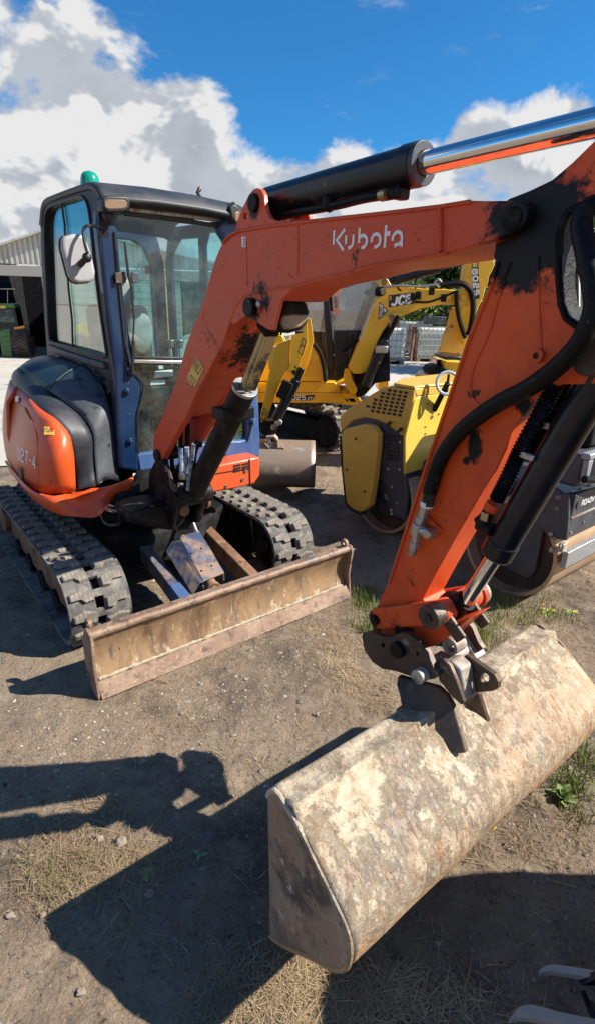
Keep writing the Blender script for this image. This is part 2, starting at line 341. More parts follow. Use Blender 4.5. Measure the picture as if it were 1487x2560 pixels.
M_LEAT = mat('grey_seat_pad', (.32, .31, .30), .6, layers=[((.16, .15, .14), 8, .5, .65, .7)])
M_GLASS = glass('tinted_cab_glass', (.80, .92, .92), dirt=.10)
M_GLASSJ = glass('dusty_cab_glass', (.75, .88, .86), dirt=.6, refl=6.0, lo=.2, hi=.62)
M_GLASSL = glass('side_cab_glass', (.86, .93, .86), dirt=.06, refl=1.5)
M_GLASST = glass('rear_cab_glass', (.66, .90, .92), dirt=.16, refl=.7)
M_REFL = mat('white_reflector', (.7, .7, .66), .4)
M_GREASE2 = mat('pivot_grease', (.004, .0035, .0035), .45, 0, spec=.15, layers=[((.05, .03, .02), 22, .55, .68, .6)], bump=(50, .6, .01))
M_HOSEB = mat('blue_white_hose', (.3, .33, .38), .5, layers=[((.08, .12, .22), 60, .45, .55, .5)])

# tonal maps for the bucket: cream mud over rust, browner towards the underside
def bucket_mat():
    m = mat('muddy_bucket_steel', (.36, .25, .16), .6, .2, bump=((9, .4, .02), (46, .7, .010), (160, .5, .004)), layers=[
        ((.27, .165, .095), 4.5, .48, .58, .6), ((.50, .42, .30), 14, .46, .64, .9, (1, 1, 1), .8), ((.23, .21, .19), 2.6, .50, .60, .6, (1, 1.5, 1), .65), ((.54, .45, .32), 45, .50, .62, .9, (1.6, .45, .45), .75), ((.14, .09, .06), 30, .57, .65, .7, (2.2, .4, .4), .8), ((.44, .24, .105), 34, .56, .65, .7, (1.4, .5, .5), .7), ((.09, .075, .06), 100, .61, .65, .7)])
    nt = m.node_tree; N = nt.nodes.new; L = nt.links.new; b = nt.nodes['Principled BSDF']
    tc = N('ShaderNodeTexCoord'); sp = N('ShaderNodeSeparateXYZ'); L(tc.outputs['Object'], sp.inputs[0])
    old = b.inputs['Base Color'].links[0].from_socket; oldr = b.inputs['Roughness'].links[0].from_socket
    n = N('ShaderNodeTexNoise'); n.inputs['Scale'].default_value = 6.5; n.inputs['Detail'].default_value = 13; n.inputs['Roughness'].default_value = .78; n.inputs['Distortion'].default_value = .15; L(tc.outputs['Object'], n.inputs['Vector'])
    a = N('ShaderNodeMath'); a.operation = 'MULTIPLY_ADD'; L(sp.outputs[2], a.inputs[0]); a.inputs[1].default_value = .62; L(n.outputs['Fac'], a.inputs[2])
    a2 = N('ShaderNodeMath'); a2.operation = 'MULTIPLY_ADD'; L(sp.outputs[0], a2.inputs[0]); a2.inputs[1].default_value = -.07; L(a.outputs[0], a2.inputs[2])
    r = N('ShaderNodeMapRange'); L(a2.outputs[0], r.inputs[0]); r.inputs[1].default_value = .78; r.inputs[2].default_value = .86; r.inputs[4].default_value = .85
    cr = N('ShaderNodeTexNoise'); cr.inputs['Scale'].default_value = 30; cr.inputs['Detail'].default_value = 10; cr.inputs['Roughness'].default_value = .7; L(tc.outputs['Object'], cr.inputs['Vector'])
    ramp = N('ShaderNodeValToRGB'); L(cr.outputs['Fac'], ramp.inputs[0]); e = ramp.color_ramp.elements; e[0].position = .36; e[0].color = (.34, .25, .16, 1); e[1].position = .56; e[1].color = (.60, .51, .38, 1)
    mx = N('ShaderNodeMix'); mx.data_type = 'RGBA'; L(r.outputs[0], mx.inputs[0]); L(old, mx.inputs[6]); L(ramp.outputs[0], mx.inputs[7]); L(mx.outputs[2], b.inputs['Base Color'])
    mr = N('ShaderNodeMix'); L(r.outputs[0], mr.inputs[0]); L(oldr, mr.inputs[2]); mr.inputs[3].default_value = .95; L(mr.outputs[0], b.inputs['Roughness'])
    # bare rubbed rust low down where the back drags
    nq = N('ShaderNodeMath'); nq.operation = 'MULTIPLY_ADD'; L(cr.outputs['Fac'], nq.inputs[0]); nq.inputs[1].default_value = .16; L(sp.outputs[2], nq.inputs[2])
    nq2 = N('ShaderNodeMath'); nq2.operation = 'MULTIPLY_ADD'; L(n.outputs['Fac'], nq2.inputs[0]); nq2.inputs[1].default_value = .35; L(nq.outputs[0], nq2.inputs[2])
    rq = N('ShaderNodeMapRange'); L(nq2.outputs[0], rq.inputs[0]); rq.inputs[1].default_value = .60; rq.inputs[2].default_value = .50; rq.inputs[4].default_value = .85
    mq = N('ShaderNodeMix'); mq.data_type = 'RGBA'; L(rq.outputs[0], mq.inputs[0]); L(mx.outputs[2], mq.inputs[6]); mq.inputs[7].default_value = (.50, .275, .115, 1); L(mq.outputs[2], b.inputs['Base Color'])
    # raised crust where the mud sits
    bp = N('ShaderNodeBump'); bp.inputs['Strength'].default_value = .8; bp.inputs['Distance'].default_value = .006; L(r.outputs[0], bp.inputs['Height']); L(b.inputs['Normal'].links[0].from_socket, bp.inputs['Normal']); L(bp.outputs[0], b.inputs['Normal'])
    return m
M_BUCKET = bucket_mat(); M_DAB = mat('yellow_marker_paint', (.75, .50, .02), .6)
M_BEND = mat('bucket_end_steel', (.31, .205, .135), .7, .1, layers=[((.36, .27, .19), 5, .42, .62, .7), ((.09, .075, .06), 4.2, .56, .66, .6), ((.45, .38, .30), 24, .56, .68, .8), ((.10, .07, .05), 50, .60, .66, .8), ((.40, .22, .12), 9, .6, .7, .7, (1, 1, 2.5))], bump=((20, .3, .01), (90, .3, .004)))
M_HITCH = mat('dull_hitch_steel', (.075, .055, .045), .5, .5, layers=[((.14, .085, .05), 7, .45, .65, .6), ((.30, .26, .21), 14, .58, .7, .7), ((.03, .027, .026), 5, .52, .64, .5)], bump=(40, .3, .006))
M_HITCHL = mat('scraped_hitch_steel', (.42, .38, .32), .6, .2, layers=[((.20, .14, .10), 9, .45, .62, .6), ((.10, .07, .055), 20, .56, .66, .6)], bump=(40, .2, .004))

# ------------------------------------------------------------------ lettering
GLY = {'J': [[(.8,1),(.8,.25),(.6,0),(.3,0),(.12,.25)]], 'C': [[(.9,.75),(.7,1),(.3,1),(.1,.75),(.1,.25),(.3,0),(.7,0),(.9,.25)]],
 'B': [[(.12,0),(.12,1),(.65,1),(.85,.8),(.85,.68),(.65,.52),(.12,.52)], [(.65,.52),(.88,.36),(.88,.18),(.68,0),(.12,0)]],
 '8': [[(.3,.54),(.12,.68),(.12,.86),(.3,1),(.7,1),(.88,.86),(.88,.68),(.7,.54),(.3,.54),(.12,.38),(.12,.14),(.3,0),(.7,0),(.88,.14),(.88,.38),(.7,.54)]],
 '0': [[(.3,0),(.12,.2),(.12,.8),(.3,1),(.7,1),(.88,.8),(.88,.2),(.7,0),(.3,0)]], '2': [[(.1,.8),(.3,1),(.7,1),(.88,.84),(.88,.66),(.7,.52),(.3,.48),(.12,.34),(.12,0),(.9,0)]],
 '5': [[(.9,1),(.14,1),(.14,.56),(.7,.56),(.88,.42),(.88,.16),(.7,0),(.1,0)]], 'Z': [[(.1,1),(.9,1),(.1,0),(.9,0)]], 'T': [[(.05,1),(.95,1)], [(.5,1),(.5,0)]],
 'R': [[(.12,0),(.12,1),(.68,1),(.88,.84),(.88,.64),(.68,.48),(.12,.48)], [(.5,.48),(.9,0)]], 'O': [[(.3,0),(.1,.2),(.1,.8),(.3,1),(.7,1),(.9,.8),(.9,.2),(.7,0),(.3,0)]],
 'A': [[(.05,0),(.5,1),(.95,0)], [(.22,.34),(.78,.34)]], 'D': [[(.12,0),(.12,1),(.6,1),(.88,.75),(.88,.25),(.6,0),(.12,0)]], 'W': [[(.03,1),(.26,0),(.5,.7),(.74,0),(.97,1)]],
 'U': [[(.12,1),(.12,.22),(.3,0),(.7,0),(.88,.22),(.88,1)]], '7': [[(.08,1),(.9,1),(.45,0)]], '-': [[(.25,.45),(.75,.45)]], '4': [[(.7,0),(.7,1),(.08,.3),(.95,.3)]], '3': [[(.1,1),(.75,1),(.88,.8),(.7,.54),(.35,.54)], [(.7,.54),(.9,.3),(.75,0),(.1,0)]], '.': [[(.45,.02),(.55,.02)]], '1': [[(.3,.8),(.5,1),(.5,0)]], 'E': [[(.9,1),(.12,1),(.12,0),(.9,0)], [(.12,.5),(.8,.5)]], 'S': [[(.88,.8),(.7,1),(.3,1),(.12,.8),(.12,.66),(.3,.54),(.7,.48),(.88,.34),(.88,.16),(.7,0),(.3,0),(.12,.18)]]}
def ribbon(mb, pts, w, nrm, lift=.0012):
    """flat painted stroke: pts 3d on a surface, w width, nrm surface normal"""
    nrm = V(nrm).normalized(); pts = [V(p)+nrm*lift for p in pts]; n = len(pts); Ls = []; Rs = []
    closed = (pts[0]-pts[-1]).length < 1e-6
    for i, p in enumerate(pts):
        a = pts[i-1] if i > 0 else (pts[-2] if closed else None); b = pts[i+1] if i < n-1 else (pts[1] if closed else None)
        d1 = (p-a).normalized() if a is not None else (b-p).normalized(); d2 = (b-p).normalized() if b is not None else d1
        t = (d1+d2); t = t.normalized() if t.length > 1e-4 else d2
        s = nrm.cross(t).normalized(); k = 1/max(.55, abs(s.dot(nrm.cross(d2).normalized())))
        e = t*(w*.0)
        Ls.append(p+s*w/2*k); Rs.append(p-s*w/2*k)
    mb.add(Ls+Rs, [(i, i+1, n+i+1, n+i) for i in range(n-1)])
def word(mb, txt, p0, pu, pv, w, nrm, gap=.22, lift=.0012):
    """p0 lower-left, pu = full width vector, pv = height vector"""
    n = len(txt); cw = 1/(n+(n-1)*gap)
    for i, ch in enumerate(txt):
        x0 = i*(1+gap)*cw
        for st in GLY.get(ch, []):
            ribbon(mb, [V(p0)+V(pu)*(x0+q[0]*cw)+V(pv)*q[1] for q in st], w, nrm, lift)

# ================================================================== GROUND
def hterr(x, y):
    """yard level: flat here, falling gently towards the barn on the far left"""
    t = min(max((y-8)/16, 0), 1); u = min(max((-x-.16*y)/5, 0), 1)
    return -1.4*t*t*(3-2*t)*u*u*(3-2*u)
def vnoise(x, y, seed=0):
    return mnoise.noise(V((x+seed*7.3, y-seed*3.1, seed*1.7)))
def ground_h(x, y):
    d = math.hypot(x, y-1.5)
    a = 1 if d < 5 else max(0, 1-(d-5)/4)
    if a == 0: return 0
    h = vnoise(x*1.3, y*1.3, 1)*.018 + vnoise(x*4.5, y*4.5, 2)*.011 + vnoise(x*15, y*15, 3)*.009 + vnoise(x*33, y*33, 4)*.006
    k = Kin(x, y)
    return h*a*k
def Kin(x, y):
    """flatten where the machine stands"""
    return 1.0
def build_ground():
    xs = sorted(set([-400,-150,-60,-35,-28,-24,-21,-18,-16,-14,-12,-10,-8,-6.5,-5.2,-4.4,-3.6,-3.0] + [round(-2.6+.03*i, 3) for i in range(int(5.0/.03)+1)] + [2.6,3.2,4,5,6.5,8,11,15,25,40,80,200,500]))
    ys = sorted(set([-300,-60,-20,-8,-4,-2,-1,-.4] + [round(0.3+.03*i, 3) for i in range(int(4.6/.03)+1)] + [round(4.95+.12*i,3) for i in range(20)] + [7.6,8.2,9,10,11,12,13,14,16,18,20,22,24,26,30,36,45,60,90,160,300,700]))
    vs = [(x, y, hterr(x, y)+ground_h(x, y)) for y in ys for x in xs]; n = len(xs)
    fs = [(j*n+i, j*n+i+1, (j+1)*n+i+1, (j+1)*n+i) for j in range(len(ys)-1) for i in range(n-1)]
    mb = MB(); mb.add(vs, fs)
    m = mat('dry_earth', (.31, .218, .138), .95, 0, coord='Object', layers=[((.40, .30, .205), 1.1, .40, .62, .95), ((.13, .093, .064), 2.3, .48, .62, .95, (1, 1, 1), .9), ((.17, .125, .09), .55, .48, .60, .95, (1, 1, 1), .7), ((.11, .085, .065), 70, .54, .62, .95, (1, 1, 1), .75), ((.42, .36, .29), 110, .57, .63, .9, (1, 1, 1), .8), ((.44, .345, .24), 9, .50, .68, .95, (1, 1, 1), .7), ((.50, .46, .40), 38, .645, .665, .9), ((.07, .055, .045), 26, .64, .67, .95)],
            bump=((45, 1.0, .03), (170, 1.0, .012), (9, .5, .05)))
    o = mb.build('ground', m, smooth=60, recalc=False); tag(o, kind='structure')
    # concrete yard behind, its near edge broken
    mb = MB(); edge = []
    pts = [(-300, 4.9), (-12, 5.0), (-5, 5.1), (-3.2, 5.15), (-1.6, 5.6), (-.2, 7.2), (.9, 7.4), (2.0, 7.6), (4, 8.4), (9, 9), (300, 10)]
    near = []
    for a, b in zip(pts, pts[1:]):
        k = max(2, min(60, int(math.dist(a, b)/.15)))
        for i in range(k):
            x = a[0]+(b[0]-a[0])*i/k; y = a[1]+(b[1]-a[1])*i/k
            near.append((x, y + vnoise(x*1.7, y*1.7, 5)*.25 + vnoise(x*6, y*6, 6)*.08))
    far_y = [6.0, 7.8, 9, 11, 13, 15, 17, 19, 21, 24, 27, 32, 45, 80, 160, 300, 600]
    rows = [[V((x, y, hterr(x, y)+ground_h(x, y)+.012)) for x, y in near]]
    for fy in far_y:
        rows.append([V((x, max(fy, y+.1), hterr(x, max(fy, y+.1))+ground_h(x, max(fy, y+.1))+.012)) for x, y in near])
    mb.grid(rows)
    m = mat('yard_concrete', (.46, .42, .36), .85, 0, layers=[((.38, .35, .30), .7, .42, .66, .9), ((.26, .23, .20), 1.6, .58, .72, .9, (1, .4, 1), .8), ((.55, .51, .45), 6, .55, .72, .9, (.3, 1, 1), .6)], bump=(30, .15, .01))
    o = mb.build('concrete_yard', m, smooth=60, recalc=False); tag(o, kind='structure')
build_ground()

# ================================================================== THE RED-ORANGE EXCAVATOR
EX = thing('mini_excavator', K, 'orange mini excavator with dark blue cab, blade down and wide bucket on the ground', 'excavator')
def build_tracks():
    for sx, lab in ((-1, 0), (1, 1)):
        x0, x1 = (-.75, -.45) if sx < 0 else (.45, .75)
        R, yc = .205, .715; H = 2*R; zc = R
        def path(t):   # t metres round the loop; returns point (y,z) and tangent on mid surface
            L1 = 2*yc; A = pi*R; T = 2*(L1+A); t %= T
            if t < L1: return (-yc+t, H, 1, 0) if True else None
            t -= L1
            if t < A: a = pi/2 - t/R; return (yc+R*cos(a), zc+R*sin(a), sin(a), -cos(a))
            t -= A
            if t < L1: return (yc-t, 0, -1, 0)
            t -= L1; a = -pi/2 - t/R; return (-yc+R*cos(a), zc+R*sin(a), sin(a), -cos(a))
        T = 2*(2*yc+pi*R); n = 100; off = 0.004
        # belt: two side bands and the cross bars that leave the sprocket holes between
        mb = MB(); xm = (x0+x1)/2; th = .022
        def band(xa, xb):
            rows = []
            for i in range(n):
                y, z, ty, tz = path(T*i/n); ny, nz = -tz, ty
                # sag of the upper run between idler and sprocket
                rows.append([V((xa, y, z)), V((xb, y, z)), V((xb, y-ny*th, z-nz*th)), V((xa, y-ny*th, z-nz*th))])
            vs = [p for r in rows for p in r]; fs = []
            for i in range(n):
                j = (i+1) % n
                for k in range(4): l = (k+1) % 4; fs.append((i*4+k, i*4+l, j*4+l, j*4+k))
            mb.add(vs, fs)
        band(x0, xm-.022); band(xm+.022, x1)
        np_ = 40
        for i in range(np_):
            y, z, ty, tz = path(T*i/np_); ny, nz = -tz, ty; w = .038
            vs = [V((x, y+ty*q*w/2-ny*d, z+tz*q*w/2-nz*d)) for x in (xm-.03, xm+.03) for q in (-1, 1) for d in (0.001, th)]
            mb.add(vs, [(0,1,3,2),(4,6,7,5),(0,4,5,1),(2,3,7,6),(0,2,6,4),(1,5,7,3)])
        far = sx < 0
        belt = mb.build('track_belt', M_RUBBER, EX, smooth=40)
        # tread lugs, one object each
        meshes = {}
        def lugmesh(side):
            m2 = MB(); hh = .016
            # chevron block seen from above: x across (outer edge -> middle), t along
            if side: P = [(.012, -.020), (.070, -.034), (.126, -.016), (.128, .034), (.088, .038), (.070, .012), (.016, .014)]
            else: P = [(.012, -.014), (.066, -.014), (.084, -.038), (.126, -.034), (.128, .016), (.070, .034), (.012, .020)]
            c = (.06, 0)
            bot = [V((p[0], p[1], 0)) for p in P]; top = [V((c[0]+(p[0]-c[0])*.88, c[1]+(p[1]-c[1])*.86, hh)) for p in P]; k = len(P)
            m2.add(bot+top, [tuple(range(k)), tuple(range(2*k-1, k-1, -1))]+[(i, (i+1) % k, k+(i+1) % k, k+i) for i in range(k)])
            return m2.build('track_lug', M_LUG, belt, smooth=0)
        first = {}
        for row in (0, 1):
            for i in range(np_):
                y, z, ty, tz = path(T*(i+.5*row)/np_); ny, nz = -tz, ty
                if row not in first: o = lugmesh(row); first[row] = o
                else: o = first[row].copy(); COL.objects.link(o); o.parent = belt
                ax = V((1, 0, 0)) if row == 0 else V((-1, 0, 0)); nrm = V((0, ny, nz)); tg = nrm.cross(ax)
                org = V((x0 if row == 0 else x1, y, z))
                M4 = Matrix((ax, tg, nrm)).transposed().to_4x4(); M4.translation = org
                o.matrix_local = M4
        # frame, wheels
        mb = MB(); xi = xm
        prof = [(-.60, .10), (-.56, .34), (-.2, .35), (.5, .33), (.62, .26), (.60, .12), (.45, .085), (-.45, .085)]
        mb.prism([V((xm-.085, y, z)) for y, z in prof], (.17, 0, 0), holes=[[V((xm-.085, y, z)) for y, z in ((-.04, .17), (-.03, .27), (.03, .27), (.035, .17))]])
        fr = mb.build('track_frame', M_RUST if sx < 0 else M_BLACK, EX, bevel=.012)
        mb = MB(); mb.cyl((xm-.07, -yc, zc), (xm+.07, -yc, zc), .165, n=28); mb.cyl((xm-.1, -yc, zc), (xm+.1, -yc, zc), .05); mb.build('idler_wheel', M_GREASE, EX, bevel=.008)
        mb = MB(); mb.cyl((xm-.03, yc, zc), (xm+.03, yc, zc), .16, n=13); mb.cyl((xm-.12, yc, zc), (xm+.12, yc, zc), .10, n=24); mb.build('drive_sprocket', M_RUST, EX, bevel=.006)
        for k in range(4):
            y = -.42+k*.28; mb = MB(); mb.cyl((xm-.1, y, .085), (xm-.03, y, .085), .06, n=16); mb.cyl((xm+.03, y, .085), (xm+.1, y, .085), .06, n=16); mb.cyl((xm-.03, y, .085), (xm+.03, y, .085), .035, n=12)
            mb.build('bottom_roller', M_GREASE, EX)
        mb = MB(); mb.cyl((xm-.08, .05, .345), (xm+.08, .05, .345), .035, n=14); mb.build('top_roller', M_GREASE, EX)
build_tracks()

def build_under():
    mb = MB()
    mb.prism([V((x, y, .17)) for x, y in ((-.45, -.35), (-.2, -.52), (.2, -.52), (.45, -.35), (.45, .45), (-.45, .45))], (0, 0, .22))
    mb.cyl((0, 0, .38), (0, 0, .56), .36, n=36)
    mb.build('undercarriage_frame', M_BLACKM, EX, bevel=.02)
    # blade: worn mouldboard, rolled top edge, cutting edge, end plates
    bf = -1.268
    def prof(t):    # z, y of front face
        z = .035 + .275*t; return z, bf + .030 + .035*sin(pi*t) + (.0 if t < .9 else -.0)
    rows = []
    for side in (0, 1):
        rr = []
        for i in range(15):
            z, y = prof(i/14); rr.append((y + (.018 if side else 0), z))
        rows.append(rr)
    loop = rows[0] + rows[1][::-1]; N = 24; dent = random.Random(3)
    ds = [dent.uniform(-.004, .004) for _ in range(N+1)]
    mb = MB(); vs = []; L = len(loop)
    for i in range(N+1):
        x = -.75+1.5*i/N
        for k, (y, z) in enumerate(loop): vs.append(V((x, y+ds[i]*(z/.3), z)))
    fs = [(i*L+k, i*L+(k+1) % L, (i+1)*L+(k+1) % L, (i+1)*L+k) for i in range(N) for k in range(L)] + [tuple(range(L)), tuple(N*L+k for k in range(L-1, -1, -1))]
    mb.add(vs, fs); bl = mb.build('dozer_blade', M_BLADE, EX, smooth=50)
    mb = MB(); pts = [V((-.75+1.5*i/N, bf+.036+ds[i], .312)) for i in range(N+1)]; mb.tube(pts, .019, n=12)
    mb.bx(-.75, .75, bf+.035, bf+.085, .285, .318); mb.build('blade_top_edge', M_BLADETOP, bl, smooth=50)
    mb = MB(); mb.prism([V((-.752, y, z)) for y, z in ((bf-.012, 0.004), (bf-.004, .004), (bf+.034, .072), (bf+.026, .078))], (1.504, 0, 0)); mb.build('cutting_edge', M_BLADETOP, bl, bevel=.003)
    # weld of caked mud along the step
    mb = MB(); rr = random.Random(5)
    pts = [V((-.74+1.46*i/160, bf+.036, .080+mnoise.noise(V((i*.23, 0, 0)))*.004)) for i in range(161)]; wd = [max(.0, .009+mnoise.noise(V((i*.31, 4, 0)))*.010) for i in range(161)]; mb.grid([[p+V((0, -.001-.35*w*c, w*s_)) for p, w in zip(pts, wd)] for s_, c in ((-1, 0), (-.5, .8), (.2, 1), (.8, .6), (1.1, 0))])
    mb.build('caked_mud_strip', M_MUD, bl, smooth=60)
    for x, xx in ((-.765, -.75), (.75, .765)):
        mb = MB(); mb.prism([V((x, y, z)) for y, z in ((bf, .004), (bf+.05, .0), (bf+.13, .06), (bf+.13, .25), (bf+.07, .335), (bf+.02, .335), (bf+.005, .30), (bf+.022, .15))], (.015, 0, 0)); mb.build('blade_end_plate', M_BLADETOP, bl, bevel=.003)
    mb = MB(); mb.ring((.735, bf+.055, .345), (1, 0, 0), .026, .011, .016, 16); mb.build('lifting_eye', M_BLADETOP, bl)
    mb = MB(); mb.ring((-.735, bf+.10, .330), (1, 0, 0), .026, .011, .016, 16); mb.build('lifting_eye', M_BLADETOP, bl)
    # blade arms: box sections, from the undercarriage to the back of the blade
    for top, lab, m in (([(350, 1345), (478, 1513)], 'blue and rusty blade arm', M_BLUEST), ([(500, 1300), (640, 1440)], None, M_RUST)):
        a, b = K.z(.33, top[0])[0], K.z(.21, top[1])[0]
        b.y = max(b.y, bf+.06) if b.y > bf+.06 else bf+.06
        a2 = a + (a-b)*.25
        mb = MB(); mb.bar(a2-V((0, 0, .05)), b-V((0, 0, .05)), .062, .10); o = mb.build('blade_arm', m, EX, bevel=.006, label=lab)
        if lab: 
            mb = MB(); mb.bar(a.lerp(b, .70)-V((0, 0, .048)), b-V((0, 0, .048)), .0655, .1035); mb.build('blue_painted_end', M_BLUEF, o, bevel=.006)
        mb = MB(); mb.bx(b.x-.06, b.x+.06, bf+.086, bf+.15, .08, .27); mb.build('blade_arm_gusset', M_RUST, bl, bevel=.01)
    # cover over the blade cylinder, cranked plate with drilled holes
    quad = [(432, 1350), (498, 1326), (560, 1432), (500, 1456)]
    A = K.z(.40, quad[0], quad[1]); B = K.z(.29, quad[2], quad[3]); A[0], A[1], B[0], B[1]
    tl, tr = A; br, bl2 = B
    def P(u, v): return tl.lerp(tr, u).lerp(bl2.lerp(br, u), v)
    u_ = (tr-tl).normalized(); v_ = (bl2-tl).normalized(); nn = u_.cross(v_); nn = nn if nn.z > 0 else -nn
    hol = [[P(u, v)+(u_*cos(t)+v_*sin(t))*.008 for t in [k*pi/4 for k in range(8)]] for u, v in ((.28, .40), (.72, .38), (.28, .80), (.72, .78))]
    mb = MB(); mb.prism([P(0, 0), P(.5, -.01), P(1, 0), P(1.03, .5), P(1.02, 1), P(0, 1)], -nn*.008, holes=hol)
    dn = -nn*.07 - u_*.035; mb.prism([P(0, 0), P(0, 1), P(0, 1)+dn, P(0, 0)+dn], u_*.008)
    dn = -nn*.07 + u_*.02; mb.prism([P(1, 0), P(1.02, 1), P(1.02, 1)+dn, P(1, 0)+dn], -u_*.008)
    cov = mb.build('blade_cylinder_cover', M_BLUEST, EX, bevel=.002, label='cranked worn blue plate over the blade cylinder')
    mb = MB(); c0 = P(.5, 1.0)-nn*.045; c1 = c0 + (c0-(P(.5, 0)-nn*.045)).normalized()*.09
    mb.cyl(P(.5, -.1)-nn*.045, P(.5, .1)-nn*.045, .018); mb.cyl(P(.5, 0)-nn*.045, c0+ (c1-c0)*.3, .030); mb.cyl(c0+(c1-c0)*.25, c0+(c1-c0)*.42, .037); mb.cyl(c0, c1+(c1-c0)*.8, .017)
    mb.build('blade_cylinder', M_RUST, EX, bevel=.002)
    mb = MB()
    for dx in (-.04, .03): mb.prism([V((c1.x+dx, bf+.09, .12)), V((c1.x+dx, bf+.09, .26)), V((c1.x+dx, bf+.13, .27)), V((c1.x+dx, bf+.18, .2)), V((c1.x+dx, bf+.13, .12))], (.014, 0, 0))
    mb.build('cylinder_lug', M_RUST, bl, bevel=.003)
    mb = MB(); e = P(.15, 1.04)-nn*.03; mb.tube([e, e+V((-.02, -.03, .01)), e+V((-.03, -.05, .04))], .004, n=6); mb.tube([P(.95, -.03)-nn*.02, P(.93, -.18), P(.9, -.3)+V((0, 0, .05))], .012, n=8); mb.build('grease_hose', M_STEEL, cov)
build_under()

def build_body():
    # lower skirt
    TP = [(40,1190),(75,1222),(115,1238),(155,1238),(190,1228),(228,1222),(265,1218),(296,1210),(333,1193)]
    zt = [.715,.715,.71,.70,.69,.70,.715,.725,.74]
    BP = [(50,1212),(78,1240),(110,1265),(150,1283),(200,1290),(240,1292),(262,1272),(285,1247),(333,1230)]
    zb = [.60,.60,.60,.60,.60,.60,.61,.625,.655]
    top = [K.pl(2, z, *p) for z, p in zip(zt, TP)]; bot = [K.pl(2, z, *p) for z, p in zip(zb, BP)]
    top = [V((-.70, .30, .715)), V((-.71, .1, .715))] + top[1:]; bot = [V((-.655, .30, .60)), V((-.665, .1, .60))] + bot[1:]
    n = 40; T = resample(top, n); B = resample(bot, n)
    rows = [T, [T[i].lerp(B[i], .5) + V((-.008, -.006, 0)) for i in range(n)], B, [V((p.x+.05, p.y+.08, p.z+.005)) for p in B]]
    mb = MB(); mb.grid(rows); sk = mb.build('body_skirt', M_BODY, EX, solid=.012, smooth=50)
    # white reflector strip on the skirt
    c = [K.pl(2, .665, x, y) for x, y in ((214, 1236), (247, 1240))]
    d = (c[1]-c[0]).normalized(); nr = V((-.45, -.89, -.05)).normalized(); cc = (c[0]+c[1])/2 + nr*.012
    mb = MB(); L = (c[1]-c[0]).length/2; pts = []
    for sx, a0 in ((1, -90), (-1, 90)):
        for k in range(7): a = radians(a0+k*30); pts.append(cc + d*(sx*(L-.016)) + d*cos(a)*.016 + V((0, 0, 1))*sin(a)*.016)
    mb.prism(pts, nr*.005); mb.build('reflector', M_REFL, sk)
    # orange side panel: lofted between hood edge and skirt
    C3 = [(39,969),(68,987),(102,1021),(137,1045),(160,1069),(174,1089),(181,1123),(184,1191),(191,1229)]; S3 = [-.60,-.605,-.60,-.57,-.54,-.525,-.515,-.51,-.52]
    c3 = [K.pl(0, s, *p) for s, p in zip(S3, C3)]
    A = [V((-.52, .56, 1.17)), V((-.58, .42, 1.165))] + c3[:7]
    MID = [(34,1090),(65,1110),(105,1130),(150,1142),(185,1150)]; SM = [-.675,-.68,-.655,-.60,-.525]
    Bm = [V((-.56, .62, .95)), V((-.655, .40, .95))] + [K.pl(0, s, *p) for s, p in zip(SM, MID)]
    LOW = [(42,1180),(75,1214),(115,1231),(155,1232),(189,1226)]; SL = [-.70,-.69,-.66,-.60,-.53]
    Cc = [V((-.56, .62, .72)), V((-.67, .40, .72))] + [K.pl(0, s, *p) for s, p in zip(SL, LOW)]
    n = 36; R0, R1, R2 = resample(A, n), resample(Bm, n), resample(Cc, n); rows = []
    for k in range(11):
        t = k/10; rows.append([R0[i]*(2*(t-.5)*(t-1)) + R1[i]*(4*t*(1-t)) + R2[i]*(2*t*(t-.5)) for i in range(n)])
    mb = MB(); mb.grid(rows); pn = mb.build('side_panel', M_BODY, EX, solid=.01, smooth=60)
    # rear counterweight and core closing the body behind
    def arc(r, z, sx=.95):
        return [V((r*sx*sin(t), r*cos(t), z)) for t in [radians(-78+156*k/24) for k in range(25)]]
    mb = MB(); rows = [arc(.70, .60, .9), arc(.76, .68, .9), arc(.775, .9, .9), arc(.75, 1.08, .9), arc(.68, 1.17, .9)]; mb.grid(rows); mb.build('counterweight', M_BODY, EX, solid=.02, smooth=60)
    mb = MB(); mb.prism([V((x, y, .58)) for x, y in ((-.60, -.1), (-.50, -.46), (-.30, -.42), (.15, -.35), (.55, -.42), (.66, -.2), (.66, .2), (.5, .5), (.2, .66), (-.2, .66), (-.5, .5), (-.6, .3))], (0, 0, .10)); mb.build('revolving_frame', M_BLACKM, EX, bevel=.01)
    mb = MB(); mb.bx(-.46, -.30, -.33, .45, .66, 1.05); mb.build('engine_bay', M_BLACKM, EX)
    # dark hood
    C1 = [(125,889),(185,905),(225,925),(252,965),(268,1000),(277,1040),(285,1100),(291,1160),(296,1205)]; S1 = [-.28]*9
    C2 = [(51,922),(80,945),(113,972),(145,995),(171,1014),(195,1033),(212,1051),(232,1086),(236,1140),(239,1174),(243,1215)]; S2 = [-.56,-.54,-.52,-.49,-.46,-.435,-.415,-.40,-.405,-.41,-.42]
    c1 = [K.pl(0, s, *p) for s, p in zip(S1, C1)]; c2 = [K.pl(0, s, *p) for s, p in zip(S2, C2)]
    c1 = [V((-.28, .62, 1.28))] + c1; c2 = [V((-.52, .45, 1.235))] + c2; c3x = [V((-.57, .42, 1.17))] + c3
    n = 34; r1, r2, r3 = resample(c1, n), resample(c2, n), resample(c3x, n)
    rows = [r1]
    for k in range(1, 7):
        t = k/7; rows.append([r1[i].lerp(r2[i], t) + V((0, 0, .022*sin(pi*t))) for i in range(n)])
    rows += [r2] + [[r2[i].lerp(r3[i], t) + V((-.010*sin(pi*t), -.004*sin(pi*t), .008*sin(pi*t))) for i in range(n)] for t in (.25, .5, .75)] + [r3]
